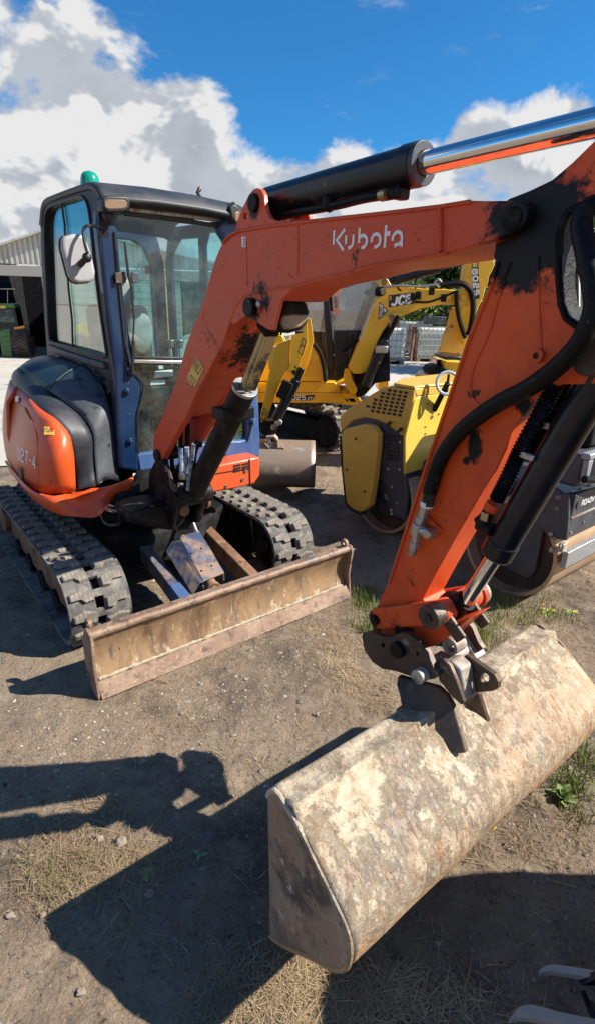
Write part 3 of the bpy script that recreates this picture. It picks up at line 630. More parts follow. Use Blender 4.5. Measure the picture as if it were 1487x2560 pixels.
    cut = 17   # the rear part is dark, the front wing is faded grey
    mb = MB(); mb.grid([[r[i] for i in range(n)] for r in rows[7:]]); mb.build('hood_side_band', M_DARK, EX, solid=.008, smooth=60)
    mb = MB(); mb.grid([r[:cut] for r in rows[:8]]); mb.build('engine_hood', M_HOOD, EX, solid=.008, smooth=60)
    mb = MB(); mb.grid([[p+V((0, -.006, .006)) for p in r[cut-1:]] for r in rows[:8]]); fe = mb.build('front_wing', M_FEND, EX, solid=.012, smooth=60)
    mb = MB(); rc = [rows[j][cut-1]+V((0, -.008, .010)) for j in range(8)]; mb.tube(rc, .006, n=8); mb.build('wing_bead', M_FEND, fe)
    # panel recess outline, number, stickers
    from mathutils.bvhtree import BVHTree
    bv = BVHTree.FromPolygons([tuple(v) for v in pn.data.vertices[:] and [q.co[:] for q in pn.data.vertices]], [tuple(p.vertices) for p in pn.data.polygons])
    def onp(px, py, s):
        h, n_, i_, d_ = bv.ray_cast(K.c, (K.Ri @ ray(px, py)).normalized())
        if h is None:
            q0 = K.pl(0, s, px, py); h, n_, i_, d_ = bv.find_nearest(q0)
        return h
    nrm = V((-.96, -.2, .1)).normalized()
    mb = MB(); lp = smooth_path([onp(45,1002,-.665), onp(70,1032,-.672), onp(92,1075,-.668), onp(97,1110,-.672), onp(99,1170,-.672), onp(96,1218,-.675), onp(72,1205,-.69), onp(48,1178,-.70)], 5)
    mb.tube([p+nrm*.004 for p in lp], .0040, n=6); mb.build('panel_rib', M_BODY, pn)
    mb = MB(); P0 = onp(52, 1146, -.695); PU = onp(97, 1172, -.683)-P0; PV = onp(52, 1116, -.69)-P0
    word(mb, 'U27-4', P0+nrm*.014, PU, PV, .009, nrm, gap=.25); mb.build('model_number', M_WHITE, pn, recalc=False, smooth=0, label='white U27-4 lettering')
    for pts, s, m_, nm in (([(119,1066),(144,1068),(144,1087),(119,1086)], -.66, M_STICK, 'warning_sticker'), ([(46,992),(54,990),(54,1004),(47,1005)], -.655, M_REFL, 'warning_sticker'), ([(53,1163),(61,1172),(64,1202),(55,1192)], -.70, M_FEND, 'worn_sticker'), ([(60,1015),(68,1018),(88,1056),(84,1054),(66,1030)], -.655, M_ORST, 'side_marker')):
        q = [onp(*p, s)+nrm*.015 for p in pts]; mb = MB(); mb.prism(q, nrm*.001); st = mb.build(nm, m_, pn)
        if m_ is M_STICK:
            cA = q[0].lerp(q[2], .5); mb = MB()
            for f in (.27, .75):
                cc = q[0].lerp(q[1], f).lerp(q[3].lerp(q[2], f), .5); uu = (q[1]-q[0]).normalized(); vv = V((0, 0, 1))
                ribbon(mb, [cc+uu*cos(t)*.011+vv*sin(t)*.012 for t in [k*pi/6 for k in range(13)]], .004, nrm, .002)
            mb.build('sticker_print', M_PRK, st, recalc=False, smooth=0)
    mb = MB(); q = onp(50, 1033, -.665); mb.tube([q, q+nrm*.004], .009, n=12); mb.build('panel_lock', M_PRK, pn)
    # light box / step at the front right foot, orange engine cover at the cab's left foot
    F = -.60
    fp = K.a(F, (516, 1183), (541, 1163), (627, 1146), (650, 1142), (650, 1190), (636, 1210), (590, 1222), (516, 1235))
    mb = MB(); mb.prism(fp, (0, .30, 0)); fc = mb.build('front_lower_cover', M_BODY, EX, bevel=.012)
    mb = MB(); q = K.a(F-.002, (624, 1148), (626, 1215)); mb.bar(q[0], q[1], .006, .006, up=(0, 1, 0)); 
    mb.build('cover_seam', M_PRK, fc)
    for r in range(2):
        for k in range(3):
            q = K.a(F-.003, (585+22*r, 1165+7*k-4*r), (603+22*r, 1161+7*k-4*r)); mb = MB(); mb.bar(q[0], q[1], .004, .009, up=(0, 0, 1)); mb.build('vent_slot', M_PRK, fc)
    q = K.a(F-.003, (541, 1184), (623, 1170)); mb = MB(); mb.bar(q[0], q[1], .003, .004); mb.build('cover_fold', M_PRK, fc)
    for p in ((566, 1215), (614, 1177), (607, 1198)):
        q = K.a(F, p)[0]; mb = MB(); mb.cyl(q+V((0, .01, 0)), q-V((0, .008, 0)), .011, n=10); mb.build('bolt', M_STEEL, fc)
    # underside bumper fingers: tie-down ring
    rg = smooth_path([K.pl(2, .50, *p) for p in ((255, 1285), (262, 1303), (276, 1312), (298, 1308), (303, 1290), (296, 1275))], 5)
    mb = MB(); mb.tube(rg, .011, n=8); mb.build('tie_down_ring', M_HITCH, EX)
build_body()

def build_cab():
    cabT = 2.165; xl, xr = -.27, .60
    # left side frame with the two-pane side window
    S = xl
    outer = K.s(S, (102,600),(104,545),(109,516),(119,499),(137,490),(191,470),(222,462),(240,470),(246,489),(246,519),(250,600),(263,760),(274,870),(284,960),(294,1170),(288,1180),(285,1000),(262,940),(225,915),(150,890),(119,889),(112,800))
    hole = K.s(S, (114,600),(114,554),(119,526),(133,513),(165,502),(200,491),(213,497),(221,513),(228,554),(236,640),(250,760),(266,870),(268,885),(262,892),(230,882),(180,868),(135,856),(126,845),(121,760))
    mb = MB(); mb.prism(outer, (.045, 0, 0), holes=[hole]); cab = mb.build('cab_side_frame', M_SIDEF, EX, bevel=.008, seg=3)
    mb = MB(); mb.prism([p+V((.02, 0, 0)) for p in hole], (.006, 0, 0)); mb.build('side_window', M_GLASSL, EX, smooth=0)
    hs = [p+V((-.003, 0, 0)) for p in hole]; mb = MB(); mb.tube(smooth_path(hs+[hs[0]], 2), .007, n=6); mb.build('window_seal', M_PRK, cab)
    q = K.s(S+.012, (155,508),(162,560),(172,720),(181,800),(183,872)); mb = MB()
    mb.tube(q, .006, n=6); mb.build('window_divider', M_PRK, cab)
    q = K.s(S-.004, (124,868),(180,888),(230,905),(266,915)); mb = MB()
    for a, b in zip(q, q[1:]): mb.bar(a, b, .03, .035)
    mb.build('window_sill', M_DARK, cab, bevel=.006)
    # roof: shell following the side profile, swept across
    prof = K.s(S, (104,560),(109,516),(119,499),(137,490),(191,470),(222,462),(238,467),(248,480),(255,500))
    pr = smooth_path(prof, 3); th = .055; xs = [xl-.006, xl+.02, .0, .25, xr-.09, xr-.05]; rows = []
    ctr = V((0, .15, 1.9))
    def inset(p, d): v = (ctr-V((0, p.y, p.z))); v.x = 0; return p+v.normalized()*d
    mb = MB()
    for x, lift in zip(xs, (-.012, 0, .012, .012, 0, -.02)): rows.append([V((x, p.y, p.z+lift)) for p in pr])
    mb.grid(rows); mb.build('cab_roof', M_DARK, EX, solid=.03, smooth=60)
    # front roof visor bar
    F = -.45
    vis = K.a(F, (262, 478), (400, 492), (500, 502), (560, 508), (585, 516), (596, 535), (592, 560), (575, 553), (450, 538), (326, 522), (262, 515))
    mb = MB(); mb.prism(vis, (0, .10, 0)); mb.build('roof_front_visor', M_DARK, EX, bevel=.014, seg=3)
    sil = K.a(F+.01, (322, 524), (400, 533), (480, 542), (560, 552)); mb = MB()
    for a, b in zip(sil, sil[1:]): mb.bar(a, b, .02, .018)
    mb.build('front_header_strip', M_STEEL, EX, bevel=.003)
    sil = K.a(F+.02, (308, 534), (400, 545), (480, 555), (545, 566)); mb = MB()
    for a, b in zip(sil, sil[1:]): mb.bar(a, b, .03, .022)
    mb.build('front_header_seal', M_PRK, EX, bevel=.003)
    # left front pillar
    Fp = -.47
    lp = [(243,500),(243,560),(250,620),(259,700),(269,780),(279,860),(286,930),(291,1000),(295,1089),(301,1174),(350,1180),(347,1130),(344,1089),(344,1034),(353,1004),(358,965),(349,946),(331,928),(327,900),(322,830),(314,760),(303,660),(297,590),(294,560),(296,545),(310,533),(300,518),(262,495)]
    mb = MB(); mb.prism(K.a(Fp, *lp), (0, .075, 0)); pil = mb.build('front_left_pillar', M_NAVY, EX, bevel=.022, seg=4, smooth=60)
    sl = K.a(Fp-.004, (296,560),(289,545),(287,580),(296,690),(306,790),(316,880),(333,925),(352,950),(359,966),(353,1004),(345,1034),(345,1089),(347,1135)); mb = MB(); mb.tube(smooth_path(sl[2:], 3), .006, n=6); mb.build('pillar_seal', M_PRK, pil)
    for p in ((317, 978), (325, 1102)):
        q = K.a(Fp, p)[0]; mb = MB(); mb.cyl(q, q-V((0, .014, 0)), .017, n=16); mb.cyl(q-V((0, .014, 0)), q-V((0, .022, 0)), .009, n=6); mb.build('pillar_bolt', M_NAVY, pil, bevel=.002)
    q = K.a(Fp-.002, (333,1184),(348,1182),(349,1199),(335,1200)); mb = MB(); mb.prism(q, (0, .002, 0)); mb.build('white_label', M_WHITE, pil)
    # right front pillar and lower right corner (mostly behind the boom)
    rp = [(592,515),(604,530),(618,640),(628,800),(639,901),(645,960),(648,1021),(651,1100),(650,1142),(600,1150),(562,1156),(562,1103),(600,1102),(620,1098),(621,1040),(615,952),(604,860),(594,740),(580,640),(566,600),(548,572),(560,548)]
    mb = MB(); mb.prism(K.a(Fp, *rp), (0, .07, 0)); rpl = mb.build('front_right_pillar', M_BLUEF, EX, bevel=.014, seg=3, smooth=60)
    for p in ((628, 947), (633, 1053)):
        q = K.a(Fp, p)[0]; mb = MB(); mb.cyl(q, q-V((0, .02, 0)), .014, n=12); mb.cyl(q-V((0, .02, 0)), q-V((0, .028, 0)), .02, n=12); mb.build('pillar_bolt', M_BLUEF, rpl, bevel=.002)
    q = K.a(Fp-.004, (617,940),(625,1030),(627,1075),(620,1102)); mb = MB(); mb.tube(q, .006, n=6); mb.build('pillar_groove', M_PRK, rpl)
    # bottom rail under the lower glass
    q = K.a(Fp+.01, (345,1137),(440,1122),(562,1103),(562,1156),(440,1170),(352,1182)); mb = MB(); mb.prism(q, (0, .05, 0)); mb.build('front_bottom_rail', M_BLUEF, EX, bevel=.006)
    # middle rail between the panes
    q = K.a(Fp+.015, (331,903),(470,906),(610,908)); mb = MB()
    for a, b in zip(q, q[1:]): mb.bar(a, b, .03, .02)
    mb.build('front_middle_rail', M_STEEL, EX, bevel=.004)
    q = K.a(Fp+.012, (336,893),(470,896),(600,898)); mb = MB()
    for a, b in zip(q, q[1:]): mb.bar(a, b, .02, .012)
    mb.build('rail_seal', M_PRK, EX, bevel=.003)
    up = K.a(Fp+.03, (290,600),(288,548),(305,536),(400,547),(545,566),(562,600),(590,740),(602,890),(334,893),(316,790)); mb = MB(); mb.prism(up, (0, .006, 0)); mb.build('windscreen', M_GLASS, EX, smooth=0)
    lo = K.a(Fp+.03, (333,912),(602,914),(618,1000),(620,1100),(450,1118),(345,1136),(345,1040),(356,985),(350,945)); mb = MB(); mb.prism(lo, (0, .006, 0)); mb.build('lower_windscreen', M_GLASS, EX, smooth=0)
    # rear wall: corner post, window frame
    Y = .62; zt, zb = 2.10, .95
    mb = MB(); mb.prism([V((xl+.045, Y, .7)), V((xr-.02, Y, .7)), V((xr-.02, Y, 1.9)), V((xr-.06, Y, 2.06)), V((xr-.14, Y, 2.13)), V((xl+.12, Y, 2.13)), V((xl+.045, Y, 2.1))], (0, .04, 0),
        holes=[[V((x, Y, z)) for x, z in ((xl+.16, 1.0), (xr-.13, 1.0), (xr-.13, 1.88), (xr-.17, 1.99), (xr-.26, 2.03), (xl+.22, 2.03), (xl+.16, 1.96))]])
    mb.build('cab_rear_frame', M_NAVY, EX, bevel=.012)
    mb = MB(); mb.bx(xl+.15, xr-.12, Y+.015, Y+.02, .99, 2.04); mb.build('rear_window', M_GLASST, EX, smooth=0)
    # door side frame
    X = xr-.02
    mb = MB(); mb.prism([V((X, y, z)) for y, z in ((-.42, .72), (.62, .72), (.62, 1.9), (.56, 2.06), (.44, 2.12), (-.34, 2.10), (-.42, 2.0))], (.035, 0, 0),
        holes=[[V((X, y, z)) for y, z in ((-.36, .80), (-.36, 1.95), (-.28, 2.04), (.02, 2.05), (.06, 1.98), (.06, .80))], [V((X, y, z)) for y, z in ((.13, 1.0), (.13, 2.03), (.40, 2.04), (.53, 1.95), (.55, 1.0))]])
    mb.build('cab_door_frame', M_NAVY, EX, bevel=.01)
    mb = MB(); mb.bx(X+.012, X+.017, -.36, .06, .80, 2.05); mb.bx(X+.012, X+.017, .13, .55, 1.0, 2.04); mb.build('door_glass', M_GLASST, EX, smooth=0)
    mb = MB(); mb.tube(smooth_path([V((X-.03, -.30, 1.1)), V((X-.09, -.30, 1.15)), V((X-.09, -.30, 1.6)), V((X-.03, -.30, 1.66))], 5), .012, n=8); mb.build('grab_rail', M_PRK, EX)
    # inside: floor, consoles, seat, levers
    mb = MB(); mb.bx(xl+.05, xr-.03, -.40, .60, .74, .78); mb.build('cab_floor', M_BLACKM, EX)
    st = bpy.data.objects.new('seat', None); 
    mb = MB(); mb.box((.16, .26, 1.10), (.46, .44, .12)); se = mb.build('seat', M_SEAT, EX, bevel=.04, seg=3, smooth=60)
    mb = MB(); mb.box((.16, .48, 1.36), (.42, .11, .52), Matrix.Rotation(-.12, 3, 'X')); mb.build('backrest', M_SEAT, se, bevel=.05, seg=3, smooth=60)
    mb = MB(); mb.box((.16, .52, 1.70), (.26, .09, .18)); mb.build('headrest', M_LEAT, se, bevel=.04, seg=3, smooth=60)
    mb = MB(); mb.bx(0, .32, .1, .42, .78, 1.05); mb.build('seat_base', M_BLACKM, se, bevel=.01)
    for x in (-.12, .43):
        mb = MB(); mb.bx(x-.07, x+.07, -.10, .40, .78, 1.20); mb.build('control_console', M_BLACKM, EX, bevel=.03, seg=3)
        mb = MB(); mb.tube([V((x, -.05, 1.18)), V((x, -.08, 1.34))], [.022, .016], n=10); mb.sph((x, -.085, 1.38), .032, 10, (1, 1, 1.5)); mb.build('joystick', M_PRK, EX)
    # round pale pad seen low at the left of the windscreen
    q = K.a(-.15, (352, 830))[0]; mb = MB(); mb.sph(q, .10, 18, (.75, .25, 1.3)); mb.build('armrest_pad', M_LEAT, EX)
    for x, px in ((426, 0), (449, 1)):
        a, b = K.a(-.36, (x, 855), (x+8, 985)); mb = MB(); mb.tube([b, a], .009, n=8); mb.cyl(a-V((0, 0, .03)), a+V((0, 0, .012)), .018, .026, n=12); mb.build('travel_lever', M_STEEL, EX, bevel=.003)
    for pts in ([(388,928),(432,924),(434,940),(386,945)], [(397,914),(408,914),(409,922),(398,923)], [(377,952),(415,950),(413,960),(377,963)]):
        mb = MB(); mb.prism(K.a(-.385, *pts), (0, .003, 0)); mb.build('instruction_label', M_WHITE, EX)
    mb = MB(); mb.prism(K.a(-.38, (352,912),(470,916),(600,920),(600,968),(470,966),(357,966)), (0, .12, 0)); mb.build('front_console', M_BLACKM, EX, bevel=.01)
    for x in (.02, .16): mb = MB(); mb.box((x, -.30, .86), (.10, .14, .02), Matrix.Rotation(.5, 3, 'X')); mb.build('travel_pedal', M_BLACKM, EX, bevel=.004)
    # fire-red tool on the rear post
    q = K.a(.60, (369, 664), (369, 685)); mb = MB(); mb.cyl(q[1], q[0], .018, n=10); mb.build('red_bottle', M_ARM, EX)
    # beacon
    c = V((-.21, -.22, 2.150)); q = K.a(-.22, (227, 468), (227, 428)); c = V((q[0].x, -.22, q[0].z-.01)); h = q[1].z-q[0].z+.01; r = .047
    prf = [(1.0, 0), (1.0, .12), (.98, .35), (.93, .55), (.83, .75), (.62, .90), (.3, .98), (.02, 1.0)]
    mb = MB(); mb.tube([c+V((0, 0, h*z)) for k, z in prf], [r*k for k, z in prf], n=24); be = mb.build('beacon', M_BEACON, EX, smooth=60)
    mb = MB(); mb.cyl(c-V((0, 0, .015)), c+V((0, 0, .006)), r*1.08, n=24); mb.build('beacon_base', M_PRK, be)
    # work lamps
    def lamp(pts, lens, A, depth, nm='work_lamp'):
        b = K.a(A, *pts); mb = MB(); mb.prism(b, (0, depth, 0)); o = mb.build(nm, M_PRK, EX, bevel=.009, seg=3, smooth=50)
        l = K.a(A-.003, *lens); mb = MB(); mb.prism(l, (0, .006, 0)); mb.build('lamp_lens', M_AMBER, o, bevel=.005); return o
    l1 = lamp([(256,494),(270,488),(318,489),(327,500),(325,522),(312,530),(272,532),(258,522)], [(262,502),(272,498),(312,499),(319,506),(317,518),(308,522),(272,523),(263,518)], -.58, .08)
    mb = MB(); q = K.a(-.52, (266,530),(272,545),(276,562)); mb.tube(q, [.02, .022, .008], n=10); mb.build('lamp_bracket', M_PRK, l1)
    l2 = lamp([(574,517),(588,508),(600,520),(602,552),(590,560),(580,545)], [(586,530),(598,528),(600,548),(590,555)], -.56, .07)
    q = K.a(-.5, (570,512),(578,510),(586,508)); mb = MB(); mb.tube(q, .008, n=6); mb.build('lamp_bracket', M_PRK, l2)
    # torn strap/cable end sticking up on the roof
    q = K.a(-.40, (478,494),(482,500),(500,503),(506,506),(513,510)); a = K.a(-.40, (504,508),(500,492),(494,482),(500,472),(501,466))
    mb = MB(); mb.tube(a, [.007,.010,.009,.012,.004], n=6); mb.tube(K.a(-.40, (482,496),(490,502),(503,507)), [.011,.008,.006], n=6); mb.build('broken_aerial', M_PRK, EX)
    # mirror with arm
    mz = -.72
    sh = K.a(mz, (157,598),(163,590),(185,584),(205,586),(214,592),(222,610),(234,650),(240,680),(238,698),(228,706),(200,709),(186,704),(174,690),(164,650),(156,620))
    mb = MB(); mb.prism(sh, (0, .035, 0)); mi = mb.build('wing_mirror', M_MIRB, EX, bevel=.014, seg=4, smooth=60)
    bk = [p + V((0, .038, 0)) for p in sh]; ct = sum(bk, V())/len(bk); mb = MB(); mb.prism([ct+(p-ct)*1.03 for p in bk], (0, .012, 0)); mb.build('mirror_rim', M_PRK, mi, bevel=.004)
    arm = [K.pl(1, a, *p) for a, p in ((-.48,(253,574)),(-.55,(240,566)),(-.66,(220,564)),(-.74,(209,575)),(-.765,(211,600)),(-.775,(216,622)),(-.78,(220,632)))]
    mb = MB(); mb.tube(smooth_path(arm, 5), .0065, n=8); mb.build('mirror_arm', M_GREASE, mi)
    mb = MB(); q = K.a(mz-.045, (218,644))[0]; mb.sph(q, .020, 12); q2 = K.a(mz-.004, (200,662))[0]; mb.tube([q, q2], [.012, .014], n=8); mb.build('mirror_joint', M_PRK, mi)
    q = K.a(-.485, (248,560),(257,565),(256,592),(246,588)); mb = MB(); mb.prism(q, (0, .02, 0)); mb.build('mirror_clamp', M_HITCH, mi, bevel=.003)
    # wiper with its arm
    w = K.a(-.505, (312,604),(316,640),(322,690),(329,720)); mb = MB(); mb.tube(w, [.004,.006,.007,.004], n=6)
    mb.tube(K.a(-.50, (319,665),(327,700),(333,760),(336,800),(333,850),(331,900),(330,930)), .0045, n=6)
    mb.tube(K.a(-.50, (334,850),(332,935)), .008, n=6); mb.build('wiper', M_PRK, EX)
    for pts, m_ in (([(288,681),(314,679),(317,707),(291,709)], M_HITCH), ([(330,680),(345,681),(348,688),(346,706),(331,709)], M_FEND)):
        mb = MB(); mb.prism(K.a(-.49, *pts), (0, .012, 0)); mb.build('window_latch', m_, EX, bevel=.004)
    c = K.a(-.485, (330, 932))[0]; mb = MB(); mb.sph(c, .02, 10); mb.build('wiper_pivot', M_PRK, EX)
build_cab()

# ------------------------------------------------------------------ swing post, boom, arm, rams
def build_front():
    s0, s1 = -.19, -.005
    sc = (s0+s1)/2
    # boom box
    BO = [(401,1055),(418,1014),(440,963),(442,949),(466,860),(507,757),(536,655),(546,628),(557,605),(572,587),(596,575),(674,562),(753,552),(956,530),(1100,513),(1117,510),(1175,501),(1206,502),(1306,501),(1317,516),(1315,544),(1305,564),(1277,581),(1250,593),(1209,609),(1141,626),(1117,636),(1072,644),(987,660),(926,667),(851,688),(783,703),(738,718),(707,750),(690,752),(640,738),(610,742),(589,771),(575,818),(558,860),(524,926),(500,966),(470,1021),(462,1040)]
    pts = K.s(s0, *BO); mb = MB(); mb.prism(pts, (s1-s0, 0, 0)); bm = mb.build('boom', M_BOOM, EX, bevel=.004)
    # raised flange lips along the top and bottom edges and the forked foot
    def lip(px, w=.011, h=.009, x=s0-.004): 
        q = K.s(x, *px); m2 = MB(); m2.tube(q, h/2, n=6); return m2
    m2 = lip([(557,607),(572,590),(596,578),(674,565),(753,555),(956,533),(1100,516),(1175,504)]); m2.build('weld_seam', M_BOOM, bm)
    m2 = lip([(524,924),(558,858),(589,769),(610,741),(640,735),(690,723),(738,716),(783,702),(851,687),(926,665),(1072,642),(1117,634)]); m2.build('weld_seam', M_BOOM, bm)
    m2 = lip([(1097,514),(1099,560),(1098,628)], h=.012); m2.build('stiffener_seam', M_BOOM, bm)
    m2 = lip([(745,558),(745,640),(744,692)], h=.005, x=s0-.0005); m2.build('panel_seam', M_BOOM, bm)
    m2 = lip([(616,603),(617,660),(619,715)], h=.004, x=s0-.0005); m2.build('panel_seam', M_BOOM, bm)
    # bracket for the arm cylinder: two ears
    ear = [(587,580),(596,548),(603,529),(623,488),(634,474),(644,470),(654,474),(661,488),(663,511),(668,532),(678,547),(692,552),(760,552),(760,562),(674,570)]
    for x in (s0-.002, s1-.014):
        mb = MB(); qs = K.s(s0, *ear); hx = [V((p.x, p.y, p.z)) for p in K.s(s0, *[(614+5*cos(t), 540+9*sin(t)) for t in [k*pi/4 for k in range(8)]])]
        mb.prism([V((x, p.y, p.z)) for p in qs], (.016, 0, 0), holes=[[V((x, p.y, p.z)) for p in hx]]); mb.build('cylinder_ear', M_BOOM, bm, bevel=.002)
    def pin(p, r, xa, xb, m_, nm, par, n=24):
        q = K.s(s0, p)[0]; mb = MB(); mb.cyl((xa, q.y, q.z), (xb, q.y, q.z), r, n=n); return mb.build(nm, m_, par, bevel=.003)
    pin((638,508), .027, s0-.014, s1+.012, M_GREASE2, 'pin', bm)
    pin((1278,548), .023, s0-.004, s1+.014, M_GREASE2, 'arm_pivot_pin', bm)
    # lug for the boom ram: side cheeks with collar
    lug = [(610,744),(640,737),(690,724),(735,719),(706,750),(698,785),(688,826),(674,824),(655,812),(632,796),(612,792),(590,812),(581,806),(590,772)]
    for x in (s0-.006,): mb = MB(); mb.prism([V((x, p.y, p.z)) for p in K.s(s0, *lug)], (.012, 0, 0)); mb.build('ram_lug', M_BOOM, bm, bevel=.002)
    pin((636,768), .030, s0-.030, s1+.02, M_GREASE, 'boom_ram_pin', bm)
    pin((657,761), .011, s0-.022, s0, M_STEEL, 'pin_keeper_bolt', bm)
    # forked foot
    leg = [(440,955),(418,1014),(401,1055),(388,1078),(385,1095),(384,1122),(388,1146),(398,1157),(410,1145),(416,1132),(432,1103),(449,1072),(463,1050),(500,966)]
    for x in (s0-.003, s1-.030):
        mb = MB(); mb.prism([V((x, p.y, p.z)) for p in K.s(s0, *leg)], (.034, 0, 0)); mb.build('boom_foot', M_BOOM, bm, bevel=.006)
    pin((398,1138), .030, s0-.02, s1+.02, M_GREASE, 'boom_foot_pin', bm)
    # lettering, stickers
    nrm = V((-1, 0, 0)); mb = MB(); px2 = lambda x, y: K.s(s0, (800+x*.16393, 530+y*.16393))[0]
    def st(lst, w=45): ribbon(mb, [px2(*p) for p in lst], w*.000175, nrm, .0016)
    st([(218,280),(210,500)]); st([(385,262),(258,430),(362,585)]); st([(400,355),(396,490)]); st([(513,345),(507,450),(498,500),(470,535),(428,550)])
    st([(606,243),(594,475)]); st([(612,390),(640,360),(680,358),(712,400),(716,450),(700,500),(670,535),(632,548)])
    st([(787,462),(793,400),(820,352),(862,332),(900,350),(920,400),(918,450),(898,500),(862,530),(828,535)])
    st([(1012,200),(985,548)]); st([(1018,328),(1072,328)], 60); st([(1105,440),(1115,370),(1150,320),(1195,300),(1235,325),(1250,375),(1240,530)]); st([(1228,450),(1205,490),(1150,500),(1147,540)], 38)
    mb.build('maker_lettering', M_WHITE, bm, recalc=False, smooth=0, label='white Kubota lettering')
    q = K.s(s0-.001, (605,592),(615,592),(615,618),(605,618)); mb = MB(); mb.prism(q, (-.001, 0, 0)); sk = mb.build('number_sticker', M_REFL, bm)
    mb = MB(); a = K.s(s0-.003, (613,598))[0]; word(mb, '3', K.s(s0-.002, (608,613))[0], K.s(s0-.002, (613,613))[0]-K.s(s0-.002, (608,613))[0], K.s(s0-.002, (608,598))[0]-K.s(s0-.002, (608,613))[0], .0025, nrm); mb.build('sticker_print', M_PRK, sk, recalc=False, smooth=0)
    dia = [(492,892),(510,922),(503,935),(484,976),(469,950),(470,940)]; mb = MB(); mb.prism(K.s(s0-.001, *dia), (-.001, 0, 0)); sk = mb.build('warning_sticker', M_STICK, bm)
    mb = MB()
    for l in ([(479,937),(491,951),(481,969),(473,949),(479,937)], [(492,897),(505,922),(497,936),(485,915),(492,897)], [(480,944),(484,950),(479,953),(484,960)], [(490,904),(499,918)], [(488,910),(497,924)], [(494,908),(494,928)]): ribbon(mb, K.s(s0, *l), .0028, nrm, .0035)
    mb.build('sticker_print', M_PRK, sk, recalc=False, smooth=0)
    # boom work lamp hung under the elbow
    A = -1.75; sh = [(694,790),(704,760),(722,748),(752,744),(772,756),(778,778),(774,806),(758,826),(730,834),(705,832),(697,815)]
    mb = MB(); c0 = K.s(s1-.02, (735, 745))[0]
    q = [K.pl(1, -1.76, *p) for p in sh]; mb.prism(q, (0, .09, 0)); lm = mb.build('boom_lamp', M_BLACKM, EX, bevel=.02, seg=3, smooth=60)
    q = [K.pl(1, -1.765, *p) for p in ((704,794),(712,786),(740,784),(768,786),(775,793),(766,806),(752,818),(728,825),(709,823),(703,810))]; mb = MB(); mb.prism(q, (0, .012, 0)); mb.build('lamp_lens', M_AMBER, lm, bevel=.006)
    mb = MB(); q = K.pl(1, -1.72, 735, 750); mb.bar(q, q+V((-.03, .0, .10)), .05, .02); mb.tube([K.pl(1, -1.74, *p) for p in ((702,838),(706,815),(700,800),(712,770),(740,740))], .004, n=6); mb.build('lamp_bracket', M_GREASE2, lm)
    # arm ram on top of the boom
    a, b, c = K.s(sc, (648,506), (1048,411), (1487,318)); d1 = (b-a).normalized(); r = .048
    a0 = K.s(sc, (674,508))[0]
    mb = MB(); mb.cyl(a0, b, r, n=32); mb.cyl(a, a0+d1*.02, .03); mb.cyl(b-d1*.045, b+d1*.001, r*1.05, n=32); ba = mb.build('arm_ram_barrel', M_BLACK, EX, bevel=.004)
    mb = MB(); mb.ring(b+d1*.008, d1, r*1.03, r*.58, .014); mb.build('gland_ring', M_FEND, ba, bevel=.002)
    e = b+d1*.95; mb = MB(); mb.cyl(b-d1*.02, e, .0265, n=32); mb.build('arm_ram_rod', M_CHROME, EX)
    pp = [K.pl(0, sc-.03, *p) for p in ((685,545),(735,533),(800,521),(850,511),(905,497),(960,487),(985,480))]
    mb = MB(); mb.tube(smooth_path(pp, 5), .0125, n=10); mb.build('ram_pipe', M_RUBHOSE, ba)
    q = K.pl(0, sc-.03, 822, 517); mb = MB(); mb.tube([K.pl(0, sc-.03, 818, 490), q, K.pl(0, sc-.03, 826, 528)], [.016, .018, .008], n=8); mb.build('pipe_clamp', M_GREASE, ba, bevel=.002)
    mb = MB(); mb.bar(K.pl(0, sc-.02, 1002, 468), K.pl(0, sc-.02, 998, 500), .04, .034); mb.tube([K.pl(0, sc-.03, 950, 489), K.pl(0, sc-.03, 990, 482)], .016, n=8); mb.build('pipe_elbow', M_GREASE, ba, bevel=.006)
    mb = MB(); mb.tube([K.pl(0, sc-.045, 950, 489), K.pl(0, sc-.045, 965, 486)], .013, n=10); mb.build('brass_union', M_OLDROD, ba)
    # boom ram in front of the boom foot
    p0, p1, p2 = K.s(sc-.0, (500,1245), (612,972), (652,790)); p0 = K.s(sc, (484,1236))[0]; d = (p1-p0).normalized()
    mb = MB(); mb.cyl(p0, p1, .050, n=30); mb.cyl(p1-d*.15, p1-d*.13, .054, n=30); br = mb.build('boom_ram_barrel', M_GREASE, EX, bevel=.003)
    mb = MB(); mb.ring(p1+d*.003, d, .054, .026, .016, 24); mb.build('gland_ring', M_STEEL, br, bevel=.002)
    top = V((sc, K.s(s0, (636,768))[0].y, K.s(s0, (636,768))[0].z))
    mb = MB(); mb.cyl(p1, top, .023, n=24); mb.build('boom_ram_rod', M_OLDROD, EX)
    dd = (top-p1).normalized(); off = V((0, -1, 0))-dd*V((0, -1, 0)).dot(dd); off.normalize()
    mb = MB(); mb.bar(p1+off*.034+dd*.02, top+off*.03-dd*.05, .05, .008, up=(0, -1, 0)); mb.build('rod_guard', M_OLDROD, br, bevel=.002)
    mb = MB(); mb.box(p1-d*.14, (.15, .10, .05)); mb.build('hose_clamp_block', M_GREASE, br, bevel=.006)
    mb = MB(); mb.sph(top, .04, 14); mb.bar(top-dd*.02, top-dd*.10, .07, .06, up=(1, 0, 0)); mb.build('rod_eye', M_GREASE2, EX, bevel=.006)
    mb = MB(); mb.cyl(p0+V((-.07, 0, 0)), p0+V((.09, 0, 0)), .052, n=24); mb.build('ram_foot_boss', M_GREASE, EX, bevel=.006)
    q = K.pl(0, .03, 508, 1248); mb = MB(); mb.cyl(q, q+V((.02, 0, 0)), .055, n=24); mb.build('boss_collar', M_RUST, EX, bevel=.004)
    # swing post casting
    mb = MB()
